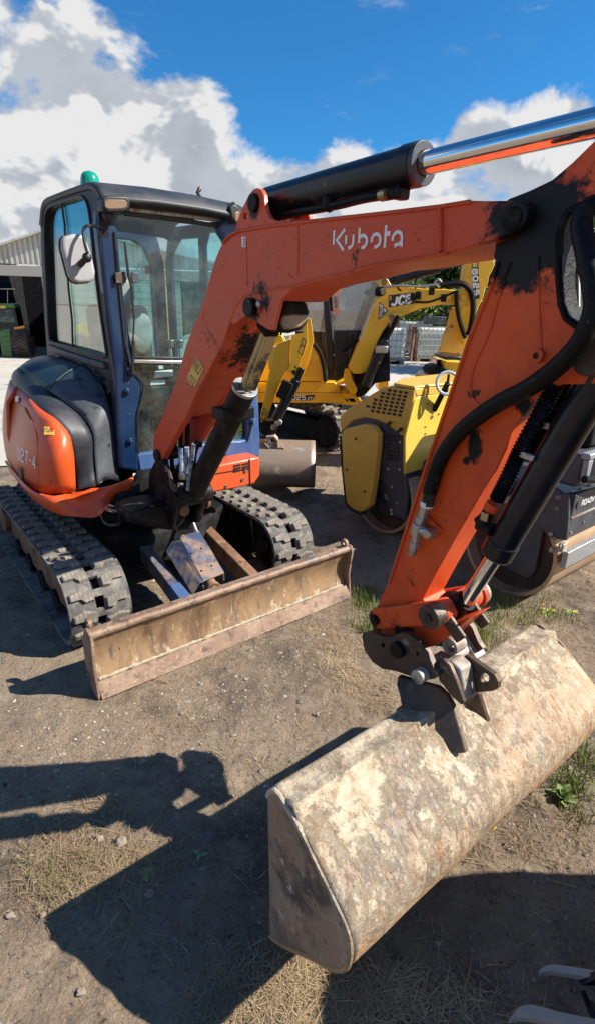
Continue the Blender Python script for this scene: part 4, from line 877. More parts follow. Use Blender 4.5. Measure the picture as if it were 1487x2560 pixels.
    post = [(-.60, .44), (-.60, .60), (-.86, .60), (-.94, .83), (-.875, .90), (-.82, .80), (-.99, .66), (-1.05, .72), (-1.06, .78), (-1.00, .58), (-.90, .46)]
    side = K.s(-.17, (395,1150),(380,1180),(378,1260),(400,1318),(435,1322),(450,1250),(440,1225),(425,1190),(418,1160),(414,1140))
    for x in (-.19, -.04): mb.prism([V((x, p.y, p.z)) for p in side], (.035, 0, 0))
    mb.build('swing_post', M_GREASE, EX, bevel=.012, seg=3, smooth=60)
    mb = MB(); f = K.a(-.86, (372,1268),(420,1262),(462,1268),(468,1300),(440,1330),(405,1325),(330,1310),(322,1290),(352,1275)); mb.prism(f, (0, .22, 0)); mb.build('swing_post_base', M_GREASE, EX, bevel=.02, seg=3, smooth=60)
    mb = MB(); mb.prism(K.a(-.78, (410,1230),(452,1228),(500,1232),(510,1262),(480,1280),(490,1325),(440,1330),(415,1300)), (0, .16, 0)); mb.build('swing_bracket_front', M_BLACKM, EX, bevel=.02, seg=3)
    mb = MB(); mb.prism(K.a(-.55, (355,1185),(470,1170),(510,1190),(520,1260),(420,1300),(300,1290),(290,1240),(340,1220)), (0, .2, 0)); mb.build('swing_mount', M_BLACKM, EX, bevel=.03)
    mb = MB(); q = K.a(-.88, (458,1275))[0]; mb.cyl(q, q+V((0, -.02, 0)), .03, n=16); mb.build('worn_pin_head', M_RUST, EX, bevel=.004)
    # swing ram lying across, rod with eye
    r0_, r1_ = K.a(-.64, (268,1268), (318,1284)); mb = MB(); mb.cyl(r0_, r1_, .020, n=16); mb.build('swing_ram_rod', M_CHROME, EX)
    mb = MB(); q = K.a(-.66, (330,1288),(340,1272))
    mb.cyl(q[0]-V((0, 0, .03)), q[0]+V((0, 0, .015)), .036, n=16); mb.build('swing_ram_eye', M_GREASE, EX, bevel=.004)
    mb = MB(); mb.prism([p for p in [K.pl(2, q[0].z+.028, *t) for t in ((320,1268),(330,1262),(350,1263),(365,1270),(364,1278),(340,1280),(324,1277))]], (0, 0, .012)); mb.build('pin_keeper', M_HITCHL, EX, bevel=.003)
    # hoses between the boom legs
    hs = [([(452,1065),(452,1110),(452,1150),(455,1200)], -.13, .011, M_RUBHOSE), ([(470,1060),(468,1110),(466,1160),(462,1215)], -.11, .012, M_RUBHOSE), ([(452,1120),(453,1150),(455,1180)], -.15, .012, M_HOSEB), ([(468,1118),(467,1150),(464,1180)], -.15, .012, M_HOSEB),
          ([(485,1110),(480,1150),(474,1190),(470,1225)], -.15, .010, M_HOSEB), ([(496,1105),(486,1135),(484,1170),(476,1230)], -.13, .013, M_RUBHOSE), ([(440,1085),(436,1120),(430,1150),(440,1230)], -.10, .012, M_RUBHOSE), ([(414,1160),(422,1175),(432,1215),(440,1226)], -.20, .011, M_HITCH), ([(408,1150),(414,1166),(418,1180)], -.21, .015, M_GREASE)]
    for p, x, r_, m_ in hs: mb = MB(); mb.tube(smooth_path([K.pl(0, x, *t) for t in p], 5), r_, n=8); mb.build('hydraulic_hose', m_, EX)
    for p in ((455,1188),(464,1188),(452,1215),(498,1106)): mb = MB(); q = K.pl(0, -.15, *p); mb.cyl(q-V((0, 0, .02)), q+V((0, 0, .015)), .016, n=6); mb.build('hose_fitting', M_STEEL if p[0] < 490 else M_GREASE2, EX, bevel=.002)

    # ---------------- arm
    a0, a1 = -.155, -.055
    AR = [(1267,498),(1328,474),(1376,451),(1431,404),(1487,349),(1570,262),(1640,235),(1690,270),(1680,360),(1640,480),(1620,640),(1600,800),(1560,930),(1480,962),(1405,960),(1338,993),(1300,1045),(1276,1083),(1262,1125),(1235,1181),(1211,1218),(1133,1353),(1090,1430),(1055,1497),(1070,1520),(1120,1560),(1174,1545),(1110,1600),(1080,1617),(1056,1620),(1030,1600),(968,1590),(930,1585),(930,1560),(948,1500),(969,1456),(1026,1276),(1067,1148),(1133,952),(1166,853),(1192,783),(1223,711),(1238,658),(1232,640),(1245,560)]
    HO = [(1397,640),(1398,590),(1405,556),(1420,530),(1445,517),(1475,513),(1505,522),(1530,560),(1535,640),(1525,740),(1500,800),(1470,822),(1445,818),(1415,795),(1402,760),(1397,700)]
    mb = MB(); mb.prism(K.s(a0, *AR), (a1-a0, 0, 0), holes=[K.s(a0, *HO)]); ar = mb.build('dipper_arm', M_ARM, EX, bevel=.003)
    hq = K.s(a0, *HO); hq.append(hq[0]); ct = sum(hq[:-1], V())/len(HO); mb = MB(); mb.grid([[V((x, ct.y+(p.y-ct.y)*.985, ct.z+(p.z-ct.z)*.985)) for p in hq] for x in (a0+.001, a1-.001)]); mb.build('opening_liner', M_GREASE2, ar)
    mb = MB(); mb.prism(K.s(-.085, (1412,615),(1438,600),(1446,700),(1446,812),(1420,795),(1414,700)), (.006, 0, 0)); mb.build('inner_web', mat('spotted_pale_paint', (.55, .53, .48), .6, layers=[((.03, .025, .02), 16, .50, .54, .6), ((.4, .3, .25), 9, .5, .7, .6)]), ar)
    rim = K.s(a0-.001, *HO); mb = MB(); mb.tube(rim+[rim[0]], .008, n=6); mb.build('opening_rim', M_GREASE2, ar)
    for px in ([(1243,655),(1228,712),(1197,785),(1170,853),(1137,952),(1071,1148),(1030,1276),(973,1456)],):
        q = K.s(a0-.002, *px); mb = MB(); mb.tube(q, .005, n=6); mb.build('weld_seam', M_ARM, ar)
    for px, h in (([(1262,700),(1240,760),(1222,830),(1190,900),(1176,950),(1178,985),(1196,1012),(1225,1030)], .007), ([(1345,640),(1346,760),(1352,880)], .006), ([(1276,655),(1250,720),(1226,800)], .006)):
        q = K.s(a0-.0005, *px); mb = MB(); mb.tube(smooth_path(q, 4), h/2, n=6); mb.build('doubler_edge', M_ARM, ar)
    q = K.s(a0, (1346, 889))[0]; mb = MB(); mb.ring(q+V((-.006, 0, 0)), (1, 0, 0), .0145, .007, .014, 20); mb.build('threaded_boss', M_ARM, ar)
    mb = MB(); mb.cyl(q+V((-.003, 0, 0)), q+V((-.0055, 0, 0)), .0072, n=14); mb.build('boss_hole', M_PRK, ar)
    q = K.s(a0, (1482, 893))[0]; mb = MB(); mb.cyl(q, q+V((-.02, 0, 0)), .036, n=24); mb.build('ram_pivot_pin', M_HITCH, ar, bevel=.005)
    # front flange plate: the strip that catches the sun
    # bucket ram in front of the arm
    sm = (a0+a1)/2 - .012
    A_, B_, C_ = K.s(sm, (1520,905), (1238,1388), (1166,1500)); d = (B_-A_).normalized(); r = .0385
    mb = MB(); mb.cyl(A_, B_, r, n=32); mb.cyl(B_-d*.05, B_, r*1.06, n=32); bb = mb.build('bucket_ram_barrel', M_BLACK, EX, bevel=.005)
    mb = MB(); mb.cyl(B_, C_, .021, n=28); mb.build('bucket_ram_rod', M_CHROME, EX)
    mb = MB(); mb.cyl(A_-d*.02, A_-d*.08, .034, n=16); mb.build('ram_head_eye', M_GREASE, bb, bevel=.006)
    pth = [K.pl(0, sm-.03, *p) for p in ((1388,960),(1362,1010),(1330,1070),(1300,1125),(1282,1165),(1258,1215),(1240,1250)) ]
    # ribbed sleeve
    ps_ = smooth_path(pth, 12); n = len(ps_); mb = MB(); mb.tube(ps_, [.0165+(.0028 if i % 2 else -.0012) for i in range(n)], n=14); mb.build('ribbed_hose_sleeve', M_RUBHOSE, EX, smooth=20)
    pt2 = [K.pl(0, sm+.01, *p) for p in ((1420,930),(1400,985),(1375,1040),(1352,1090),(1330,1130))]; ps_ = smooth_path(pt2, 16); mb = MB(); mb.tube(ps_, [.015+(.0025 if i % 2 else -.001) for i in range(len(ps_))], n=14); mb.build('ribbed_hose_sleeve', M_RUBHOSE, EX, smooth=20)
    mb = MB(); mb.tube([K.pl(0, sm-.035, *p) for p in ((1234,1258),(1224,1275))], .018, n=12); mb.build('red_hose_ferrule', M_ARM, EX)
    mb = MB(); mb.tube([K.pl(0, sm-.035, *p) for p in ((1228,1268),(1212,1295),(1200,1308))], [.015, .017, .02], n=10); mb.tube([K.pl(0, sm-.03, *p) for p in ((1195,1308),(1230,1325))], .018, n=10); mb.build('hose_elbow', M_GREASE, EX, bevel=.003)
    mb = MB(); q = K.pl(0, sm-.055, 1210, 1292); mb.box(q, (.006, .02, .022)); mb.build('brass_nut', M_OLDROD, EX, bevel=.002)
    for p, q in (((1288,1125),(1316,1140)), ((1312,1138),(1336,1146))): mb = MB(); mb.bar(K.pl(0, sm-.035, *p), K.pl(0, sm-.035, *q), .016, .016); mb.build('hose_clamp', M_STEEL, EX, bevel=.003)
    mb = MB(); q = K.pl(0, sm-.01, 1360, 1062); mb.box(q, (.02, .03, .016)); mb.build('hose_clamp', M_STEEL, EX, bevel=.003)
    # big auxiliary hose looping over the arm side
    hp = [(1600,560),(1560,520),(1510,510),(1468,524),(1452,560),(1462,620),(1478,700),(1484,770),(1458,840),(1420,890),(1370,935),(1310,975),(1250,1005),(1190,1045),(1140,1090),(1105,1140),(1085,1190),(1073,1232)]
    hx = [-.12,-.13,-.15,-.17,-.19,-.20,-.21,-.215,-.215,-.21,-.205,-.20,-.195,-.19,-.185,-.18,-.18,-.178]
    P = [K.pl(0, x, *p) for x, p in zip(hx, hp)]; mb = MB(); mb.tube(smooth_path(P, 7), .0195, n=16); ho = mb.build('auxiliary_hose', M_RUBHOSE, EX, smooth=60)
    mb = MB(); mb.tube([K.pl(0, -.18, *p) for p in ((1075,1228),(1068,1262))], .0165, n=14); mb.build('hose_crimp', M_GREASE, ho)
    mb = MB(); mb.tube([K.pl(0, -.18, *p) for p in ((1068,1254),(1065,1266))], .0175, n=14); mb.build('white_band', M_REFL, ho)
    # valve with union and bracket
    seg = [((1064,1264),(1054,1296),.0135,14),((1054,1292),(1047,1310),.0165,6),((1048,1308),(1040,1336),.019,16),((1042,1334),(1036,1362),.0125,12),((1038,1355),(1033,1372),.016,6),((1034,1370),(1028,1388),.0115,12)]
    mb = MB()
    for p, q, r_, n_ in seg: mb.cyl(*K.s(-.182, p, q), r_, n=n_)
    mb.cyl(*K.s(-.182, (1045,1322), (1085,1338)), .014, n=12); mb.cyl(K.s(-.175, (1082,1330))[0]+V((.02, 0, 0)), K.s(-.175, (1082,1330))[0]+V((-.03, 0, 0)), .013, n=12)
    mb.build('shut_off_valve', M_STEEL, EX, bevel=.002)
    mb = MB(); mb.prism(K.s(-.168, (1060,1285),(1100,1325),(1090,1345),(1060,1330)), (.012, 0, 0)); mb.build('valve_bracket', M_ARM, ar, bevel=.002)
    # bucket linkage: guide links and tube boss
    pA = K.s(a0, (955,1541))[0]; pB = K.s(a0, (1110,1524))[0]
    for x in (a0-.030, a1+.008):
        mb = MB(); u = (pB-pA).normalized(); w = V((0, -u.z, u.y)); pts = []
        for c, sgn, r_ in ((pA, 1, .032), (pB, -1, .034)):
            for k in range(7):
                t = radians(90+30*k)*sgn if sgn > 0 else radians(-90+30*k)
                pts.append(V((x, 0, 0)) + V((0, c.y, c.z)) + (u*cos(t)+w*sin(t))*r_)
        mb.prism(pts, (.018, 0, 0)); mb.build('guide_link', M_ARM, EX, bevel=.004)
    for c, r_, x0_, x1_, m_ in ((pA, .016, a0-.042, a1+.035, M_GREASE2), (pB, .034, a0-.072, a0-.03, M_HITCH), (pB, .033, a0-.03, a1+.06, M_BOOM), (pB, .040, a1+.04, a1+.055, M_ARM), (pB, .036, a1+.06, a1+.075, M_HITCHL), (pB, .013, a0-.078, a0-.07, M_PRK)):
        mb = MB(); mb.cyl((x0_, c.y, c.z), (x1_, c.y, c.z), r_, n=26); mb.build('link_pin', m_, EX, bevel=.003)
    mb = MB(); mb.cyl(C_, V((sm, pB.y, pB.z)), .03, n=18); mb.sph((sm, pB.y, pB.z), .042, 16); mb.build('ram_rod_eye', M_GREASE2, EX, smooth=60)
    # link from boss down to the hitch
    pC = K.s(a0, (1160,1596))[0]
    for x in (a0-.012, a1+.0): mb = MB(); mb.bar(V((x, pB.y, pB.z)), V((x, pC.y, pC.z)), .038, .014, up=(1, 0, 0)); mb.build('hitch_link', M_HITCH, EX, bevel=.004)
    # ---------------- quick hitch
    HT = [(904,1590),(908,1582),(925,1580),(958,1592),(975,1592),(1000,1583),(1018,1585),(1045,1603),(1068,1632),(1084,1672),(1096,1690),(1084,1698),(1060,1700),(1030,1692),(990,1678),(955,1672),(930,1655),(910,1625)]
    HTh = [[(957+5*cos(t), 1613+6*sin(t)) for t in [k*pi/4 for k in range(8)]], [(1043+5*cos(t), 1634+7*sin(t)) for t in [k*pi/4 for k in range(8)]]]
    for x in (-.215, -.005): mb = MB(); mb.prism([V((x, p.y, p.z)) for p in K.s(-.215, *HT)], (.018, 0, 0), holes=[[V((x, p.y, p.z)) for p in K.s(-.215, *h)] for h in HTh]); qh = mb.build('hitch_plate', M_HITCH, EX, bevel=.003)
    q = K.s(-.215, (998,1622))[0]; mb = MB(); mb.cyl((-.235, q.y, q.z), (.025, q.y, q.z), .024, n=20); mb.build('bucket_pin', M_GREASE, EX, bevel=.003)
    q = K.s(-.215, (1058,1684))[0]; mb = MB(); mb.cyl((-.245, q.y, q.z), (.03, q.y, q.z), .021, n=20); mb.build('bucket_pin', M_HITCHL, EX, bevel=.003)
    mb = MB(); hl = [[(1210+11*cos(t), 1696+13*sin(t)) for t in [k*pi/6 for k in range(12)]]]
    mb.prism(K.s(-.12, (1112,1660),(1150,1645),(1165,1638),(1235,1688),(1244,1706),(1243,1722),(1230,1728),(1190,1732),(1165,1760),(1155,1760),(1130,1700)), (.018, 0, 0), holes=[K.s(-.12, *h) for h in hl]); mb.build('hitch_jaw', M_HITCH, EX, bevel=.003)
    mb = MB(); mb.prism(K.s(-.195, (1090,1650),(1105,1648),(1122,1664),(1138,1700),(1158,1758),(1152,1763),(1128,1742),(1095,1700)), (.016, 0, 0)); mb.build('hitch_jaw', M_HITCH, EX, bevel=.003)
    q = K.s(-.12, (1135,1610))[0]; q2 = V((.0, q.y, q.z)); mb = MB(); mb.ring(q, (1, 0, 0), .026, .016, .05, 22); mb.build('hitch_eye', M_HITCHL, EX, bevel=.003)
    mb = MB(); mb.prism(K.s(-.175, (1072,1640),(1100,1655),(1125,1652),(1150,1675),(1163,1752),(1152,1760),(1110,1690)), (.055, 0, 0)); mb.build('hitch_body', M_HITCHL, EX, bevel=.006)
    mb = MB(); a, b = K.s(.0, (1160,1590), (1195,1645)); mb.bar(a, b, .03, .05, up=(1, 0, 0)); mb.build('hitch_spring_link', M_HITCHL, EX, bevel=.004)
build_front()

def build_bucket():
    S0, S1 = -.718, .48
    edge = [(673,1992),(676,1983),(684,1978),(691,1979),(700,1990),(730,2035),(757,2085),(782,2138),(824,2223),(861,2301),(872,2330),(877,2356),(878,2385),(872,2412),(861,2423),(846,2424),(830,2420),(776,2392),(709,2362),(690,2350),(679,2341)]
    P = K.s(S0, *edge); P = [V((0, p.y, p.z)) for p in P]
    zmin = min(p.z for p in P)
    P = [V((0, p.y, max(p.z, .0)+.004)) for p in P]
    path = resample(P, 56); N = 60; gq = K.s(S0, (724, 2027))[0]; kg = min(range(56), key=lambda k: (path[k].y-gq.y)**2+(path[k].z-gq.z)**2)
    rr = random.Random(8)
    def dent(x, t): return mnoise.noise(V((x*5, t*6, 2)))*.005 + mnoise.noise(V((x*1.7, t*2, 9)))*.006
    rows = []
    for i in range(N+1):
        x = S0+(S1-S0)*i/N; row = []
        for k, p in enumerate(path):
            a = path[max(k-1, 0)]; b = path[min(k+1, len(path)-1)]; t = (b-a).normalized(); nr = V((0, -t.z, t.y)); 
            g = -.018*math.exp(-((k-kg)/.9)**2) + .010*math.exp(-((k-kg+2.8)/1.3)**2) + .007*math.exp(-((k-kg-2.2)/1.2)**2); row.append(V((x, p.y, p.z)) + nr*(dent(x, k/55.)+g))
        rows.append(row)
    mb = MB(); mb.grid(rows); bk = mb.build('digging_bucket', M_BUCKET, EX, solid=.012, smooth=70, label='wide ditching bucket caked with pale mud')
    # rolled top tube with a shoulder below it
    tp = path[3]
    def topstrip(xa, xb):
        m2 = MB(); c = K.s(S0, (700, 2003))[0]; n = 18
        pts = [V((xa+(xb-xa)*i/n, c.y+.010, c.z-.006)) + V((0, mnoise.noise(V((i*.4, 0, 0)))*.003, mnoise.noise(V((i*.3, 2, 0)))*.003)) for i in range(n+1)]
        m2.tube(pts, .034, n=16); return m2
    # end plates
    for x in (S0-.006, S1-.008):
        mb = MB(); loop = [V((x, p.y, p.z)) for p in path]; mb.prism(loop, (.014, 0, 0)); mb.build('bucket_end_plate', M_BEND, bk, bevel=.003)
    # rounded rim bead round the end plate
    mb = MB(); mb.tube([V((S0-.003, p.y, p.z)) for p in path], .007, n=8); mb.build('end_plate_bead', M_BUCKET, bk)
    mb = MB(); mb.tube([V((S1+.003, p.y, p.z)) for p in path], .007, n=8); mb.build('end_plate_bead', M_BUCKET, bk)
    mb = MB(); e = path[-1]; mb.bx(S0, S1, e.y+.0, e.y+.018, .0, .09); mb.build('bucket_lip', M_RUST, bk, bevel=.004)
    # hanger ears
    for pts, sa, sb, xa, xb in (([(993,1690),(1050,1706),(1095,1718),(1115,1738),(1131,1765),(1163,1883),(1140,1885),(1085,1862),(1030,1850),(1012,1830),(1006,1790),(998,1740),(990,1712)], -.235, -.155, 990, 1163), ([(1140,1735),(1195,1733),(1203,1760),(1228,1834),(1215,1842),(1170,1830),(1135,1800)], -.085, -.035, 1140, 1228)):
        q = [K.pl(0, (-.225+.11*(p[0]-993)/170-.085*(p[1]-1690)/190) if xa == 990 else sa+(sb-sa)*(p[0]-xa)/(xb-xa), *p) for p in pts]; mb = MB(); mb.prism(q, (.016, 0, 0)); mb.build('hanger_ear', M_HITCH, bk, bevel=.003)
    q = [K.pl(0, -.25+.02*i, *p) for i, p in enumerate(((985,1800),(1000,1782),(1020,1772),(1045,1768)))]; mb = MB(); mb.tube(q, [.006, .016, .020, .012], n=10); mb.build('torn_edge', M_HITCH, bk, smooth=60)
    # dabs of yellow marker paint low on the back
    for px in ((1235, 2068), (1095, 2135), (1120, 2140), (955, 2298), (948, 2336)):
        dd = K.Ri @ ray(*px); best = None
        for k in range(kg+4, 50):
            pz = path[k]; t = (pz.z-K.c.z)/dd.z; h = K.c+dd*t
            e = abs(h.y-pz.y)
            if best is None or e < best[0]: best = (e, h, k)
        _, h, k = best; tt = (path[k+1]-path[k-1]).normalized(); nr = V((0, -tt.z, tt.y)); nr = -nr if nr.y > 0 else nr
        mb = MB(); mb.prism([h+nr*.004+V((cos(a)*rr.uniform(.004, .014), 0, 0))+tt*sin(a)*rr.uniform(.003, .008) for a in [q*pi/4 for q in range(8)]], -nr*.003); mb.build('paint_dab', M_DAB, bk, smooth=0)
build_bucket()

# ================================================================== OTHER MACHINES
def roundpoly(pts, r=.03, n=4):
    out = []; m = len(pts)
    for i in range(m):
        p = V(pts[i]); a = V(pts[i-1]); b = V(pts[(i+1) % m]); da = (a-p); db = (b-p); k = min(r, da.length*.45, db.length*.45)
        s = p+da.normalized()*k; e = p+db.normalized()*k
        for j in range(n+1): t = j/n; out.append(s*(1-t)**2 + p*2*t*(1-t) + e*t*t)
    return out
def simple_track(par, fr_pt, L, W, H, m_belt, m_lug, npitch, lugs=True):
    """rubber track lying along local x from fr_pt (front end, outer side, ground); returns belt"""
    x1, y0 = fr_pt; R = H/2; yc = 0
    xa, xb = x1-L+R, x1-R; T = 2*(xb-xa+pi*R)
    def path(t):
        t %= T; D = xb-xa; A = pi*R
        if t < D: return (xa+t, H, 1, 0)
        t -= D
        if t < A: a = pi/2-t/R; return (xb+R*cos(a), R+R*sin(a), sin(a), -cos(a))
        t -= A
        if t < D: return (xb-t, 0, -1, 0)
        t -= D; a = -pi/2-t/R; return (xa+R*cos(a), R+R*sin(a), sin(a), -cos(a))
    vs = []; n = 72
    for i in range(n):
        x, z, tx, tz = path(T*i/n); nx, nz = -tz, tx
        vs += [V((x, y0, z)), V((x, y0+W, z)), V((x-nx*.03, y0+W, z-nz*.03)), V((x-nx*.03, y0, z-nz*.03))]
    fs = [(i*4+k, i*4+(k+1) % 4, ((i+1) % n)*4+(k+1) % 4, ((i+1) % n)*4+k) for i in range(n) for k in range(4)]
    mb = MB(); mb.add(vs, fs); belt = mb.build('track_belt', m_belt, par)
    if lugs:
        proto = None
        for row in (0, 1):
            for i in range(npitch):
                x, z, tx, tz = path(T*(i+.5*row)/npitch); nx, nz = -tz, tx
                if proto is None:
                    m2 = MB(); P = [(.0, -.022), (W*.42, -.045), (W*.50, -.03), (W*.50, .02), (W*.42, .015), (.0, .035)]; k = 6
                    m2.add([V((p[0], p[1], 0)) for p in P]+[V((p[0]*.96+.003, p[1]*.8, .028)) for p in P], [tuple(range(k)), tuple(range(2*k-1, k-1, -1))]+[(q, (q+1) % k, k+(q+1) % k, k+q) for q in range(k)])
                    o = m2.build('track_lug', m_lug, belt, smooth=0); proto = o
                else: o = proto.copy(); COL.objects.link(o); o.parent = belt
                ax = V((0, 1, 0)) if row == 0 else V((0, -1, 0)); nrm = V((nx, 0, nz)); tg = nrm.cross(ax)
                M4 = Matrix((ax, tg, nrm)).transposed().to_4x4(); M4.translation = V((x, y0 if row == 0 else y0+W, z)); o.matrix_local = M4
    mb = MB(); pr = [(xa, .07), (xa-.05, H*.72), (xb, H*.72), (xb+.08, H*.5), (xb+.03, .07)]
    mb.prism([V((p[0], y0+.05, p[1])) for p in pr], (0, W-.1, 0)); mb.build('track_frame', M_BLACKM, par, bevel=.015)
    for x in (xa, xb): mb = MB(); mb.cyl((x, y0+.02, R), (x, y0+W-.02, R), R*.78, n=24); mb.build('track_wheel', M_BLACKM, par, bevel=.01)
    return belt

def build_jcb():
    B = Frame(.15, 5.95, 0, 0)
    r = thing('mini_excavator', B, 'yellow mini excavator with black cab parked behind the roller, side on, its boom arching right', 'excavator', 'yellow mini excavators')
    Y0 = -.05
    a = lambda y, *p: B.a(y, *p)
    # tracks on their own heading
    yaw = radians(-47); R = Matrix.Rotation(yaw, 3, 'Z')
    F2 = Frame(.46, 6.22, 0, yaw)
    und = bpy.data.objects.new('undercarriage', bpy.data.meshes.new('undercarriage')); 
    mb = MB(); mb.box((-.95, .72, .42), (1.1, .8, .16)); mb.cyl((-.95, .75, .4), (-.95, .75, .62), .34, n=28)
    und = mb.build('undercarriage', M_BLACKM, r, bevel=.02)
    und.location = B.Ri @ (F2.o-B.o); und.rotation_euler = (0, 0, yaw)
    simple_track_children(und)
    # body
    mb = MB(); mb.prism(roundpoly(a(Y0, (560,956),(838,955),(868,1008),(560,1006)), .03), (0, 1.25, 0)); bd = mb.build('lower_body', M_YEL, r, bevel=.01)
    q = a(Y0-.003, (600,981),(852,982)); mb = MB(); mb.bar(q[0], q[1], .004, .004, up=(0, 0, 1)); mb.build('body_seam', M_PRK, bd)
    mb = MB(); mb.prism(a(Y0-.002, (700,989),(788,987),(778,1001),(700,1001)), (0, -.002, 0)); pl = mb.build('number_plate_band', M_PRK, bd)
    mb = MB(); q = a(Y0-.0045, (717,999),(764,999),(717,989)); word(mb, '8025', q[0], q[1]-q[0], q[2]-q[0], .010, (0, -1, 0), .15)
    q = a(Y0-.0045, (768,999),(780,999),(768,993)); word(mb, 'ZT', q[0], q[1]-q[0], q[2]-q[0], .005, (0, -1, 0), .15); mb.build('model_number', M_WHITE, pl, recalc=False, smooth=0, label='white 8025ZT lettering')
    mb = MB(); mb.prism(roundpoly(a(Y0, (600,954),(600,860),(740,850),(765,856),(783,862),(797,885),(806,915),(810,954)), .02), (0, 1.1, 0)); hd = mb.build('engine_hood', M_YEL, r, bevel=.02, seg=3)
    for k in range(5):
        q = a(Y0-.004, (764-2*k, 907+8*k), (798+k, 908+8*k)); mb = MB(); mb.bar(q[0], q[1], .012, .010, up=(0, 0, 1)); mb.build('hood_rib', M_YEL, hd, bevel=.003)
    mb = MB(); mb.tube(smooth_path(a(Y0-.01, (782,858),(796,876),(806,900),(811,930),(813,954)), 4), .022, n=8); mb.build('hood_edge_seal', M_BLACKM, r)
    # front casting with holes, swing bracket
    c = a(Y0, (838,960),(862,948),(880,950),(890,985),(905,1005),(880,1014),(830,1008)); h1 = a(Y0, (848,962),(862,959),(868,972),(880,982),(866,984),(850,978)); h2 = a(Y0, (850,1003),(858,992),(872,1003))
    mb = MB(); mb.prism(c, (0, .5, 0), holes=[h1, h2]); mb.build('front_casting', M_YEL, r, bevel=.01)
    mb = MB(); mb.prism(roundpoly(a(Y0-.15, (862,922),(874,921),(880,948),(893,973),(889,985),(878,985),(862,965),(858,945)), .03), (0, .06, 0)); sp = mb.build('swing_post', M_YEL, r, bevel=.008)
    mb = MB(); mb.prism(roundpoly(a(Y0-.10, (882,935),(945,925),(945,950),(910,990),(890,995)), .03), (0, .2, 0)); mb.build('swing_casting', M_GREASE, r, bevel=.01)
    mb = MB(); mb.prism(a(.55, (945,945),(972,942),(972,978),(945,975)), (0, .3, 0)); mb.build('rear_corner_panel', M_YEL, r, bevel=.01)
    # cab: posts, glass, roof
    yk = .10
    for nm, pts, d in (('cab_front_post', [(806,700),(817,700),(830,830),(836,952),(818,954),(812,830)], .06), ('cab_side_base', [(836,826),(972,824),(972,952),(836,952)], .05), ('cab_rear_post', [(955,640),(972,640),(974,830),(958,830)], .06)):
        mb = MB(); mb.prism(a(yk, *pts), (0, d, 0)); mb.build(nm, M_BLACK, r, bevel=.01)
    mb = MB(); mb.prism(a(yk+.02, (760,600),(972,600),(972,640),(760,640)), (0, .9, 0)); mb.build('cab_roof', M_BLACK, r, bevel=.03)
    mb = MB(); mb.prism(a(yk+.03, (820,630),(958,630),(960,826),(836,828),(830,760)), (0, .006, 0)); mb.build('cab_window', M_GLASSJ, r, smooth=0)
    mb = MB(); mb.prism(a(yk+.03, (740,640),(806,640),(812,830),(770,828),(740,828)), (0, .006, 0)); mb.build('cab_side_window', M_GLASSJ, r, smooth=0)
    mb = MB(); mb.prism(a(.95, (738,640),(960,640),(960,950),(738,950)), (0, .04, 0), holes=[a(.95, (770,650),(940,650),(940,822),(770,822))]); mb.build('cab_rear_frame', M_BLACK, r, bevel=.01)
    mb = MB(); q = a(.45, (850,905))[0]; mb.box(q, (.42, .4, .14)); mb.box(q+V((-.16, 0, .3)), (.12, .38, .5)); se = mb.build('seat', M_SEAT, r, bevel=.04, seg=3)
    mb = MB(); q = a(.30, (862,856))[0]; mb.box(q, (.26, .2, .12)); mb.build('seat_bag', M_LEAT, r, bevel=.05, seg=3)
    mb = MB(); 
    for x in (870, 885, 902): mb.tube(a(.06, (x, 828), (x+4, 935)), .006, n=6)
    mb.build('cab_guard_bars', M_BLACKM, r)
    # boom
    s0, w = -.30, .17
    bo = [(880,932),(860,920),(903,833),(925,780),(944,732),(953,725),(960,716),(957,705),(953,698),(958,694),(966,695),(975,712),(985,717),(1010,713),(1060,718),(1110,722),(1150,724),(1165,735),(1165,752),(1150,762),(1090,762),(1045,772),(1010,785),(985,797),(955,830),(935,872),(922,920),(915,932)]
    bo = [(872,920),(888,880),(903,840),(918,800),(930,765),(945,733),(956,725),(950,708),(951,698),(959,694),(969,698),(978,715),(1010,716),(1060,722),(1110,723),(1140,726),(1165,738),(1168,755),(1150,762),(1100,762),(1050,772),(1000,792),(975,803),(955,830),(935,872),(922,925),(905,934),(882,934)]
    mb = MB(); mb.prism(a(s0, *bo), (0, w, 0)); bm = mb.build('boom', M_YEL, r, bevel=.006)
    mb = MB(); mb.prism(a(s0-.03, (944,803),(960,790),(990,780),(1015,782),(985,800),(975,806)), (0, .03, 0)); mb.build('ram_lug', M_YEL, bm, bevel=.004)
    q = a(s0-.03, (980,794))[0]; mb = MB(); mb.cyl(q, q-V((0, .02, 0)), .035, n=16); mb.build('pin', M_RUST, bm, bevel=.004)
    q = a(s0, (960,704))[0]; mb = MB(); mb.cyl(q+V((0, .02, 0)), q-V((0, .02, 0)), .03, n=16); mb.build('pin', M_RUST, bm, bevel=.004)
    pl_ = a(s0-.002, (970,738),(1030,731),(1034,759),(971,769)); mb = MB(); mb.prism(pl_, (0, -.002, 0)); sg = mb.build('maker_badge', M_PRK, bm)
    mb = MB(); q = a(s0-.005, (973,764),(1030,756),(977,742)); word(mb, 'JCB', q[0]+(q[1]-q[0])*.05, (q[1]-q[0])*.9, (q[2]-q[0])*.92, .022, (0, -1, 0), .12); mb.build('maker_lettering', M_WHITE, sg, recalc=False, smooth=0, label='white JCB lettering')
    mb = MB(); mb.prism(a(s0-.006, (972,741),(977,740),(977,750),(972,751)), (0, -.001, 0)); mb.build('orange_square', M_ORST, sg)
    tr = a(s0-.002, (948,756),(968,777),(946,797)); mb = MB(); mb.prism(tr, (0, -.002, 0)); sg = mb.build('triangle_sticker', M_REFL, bm)
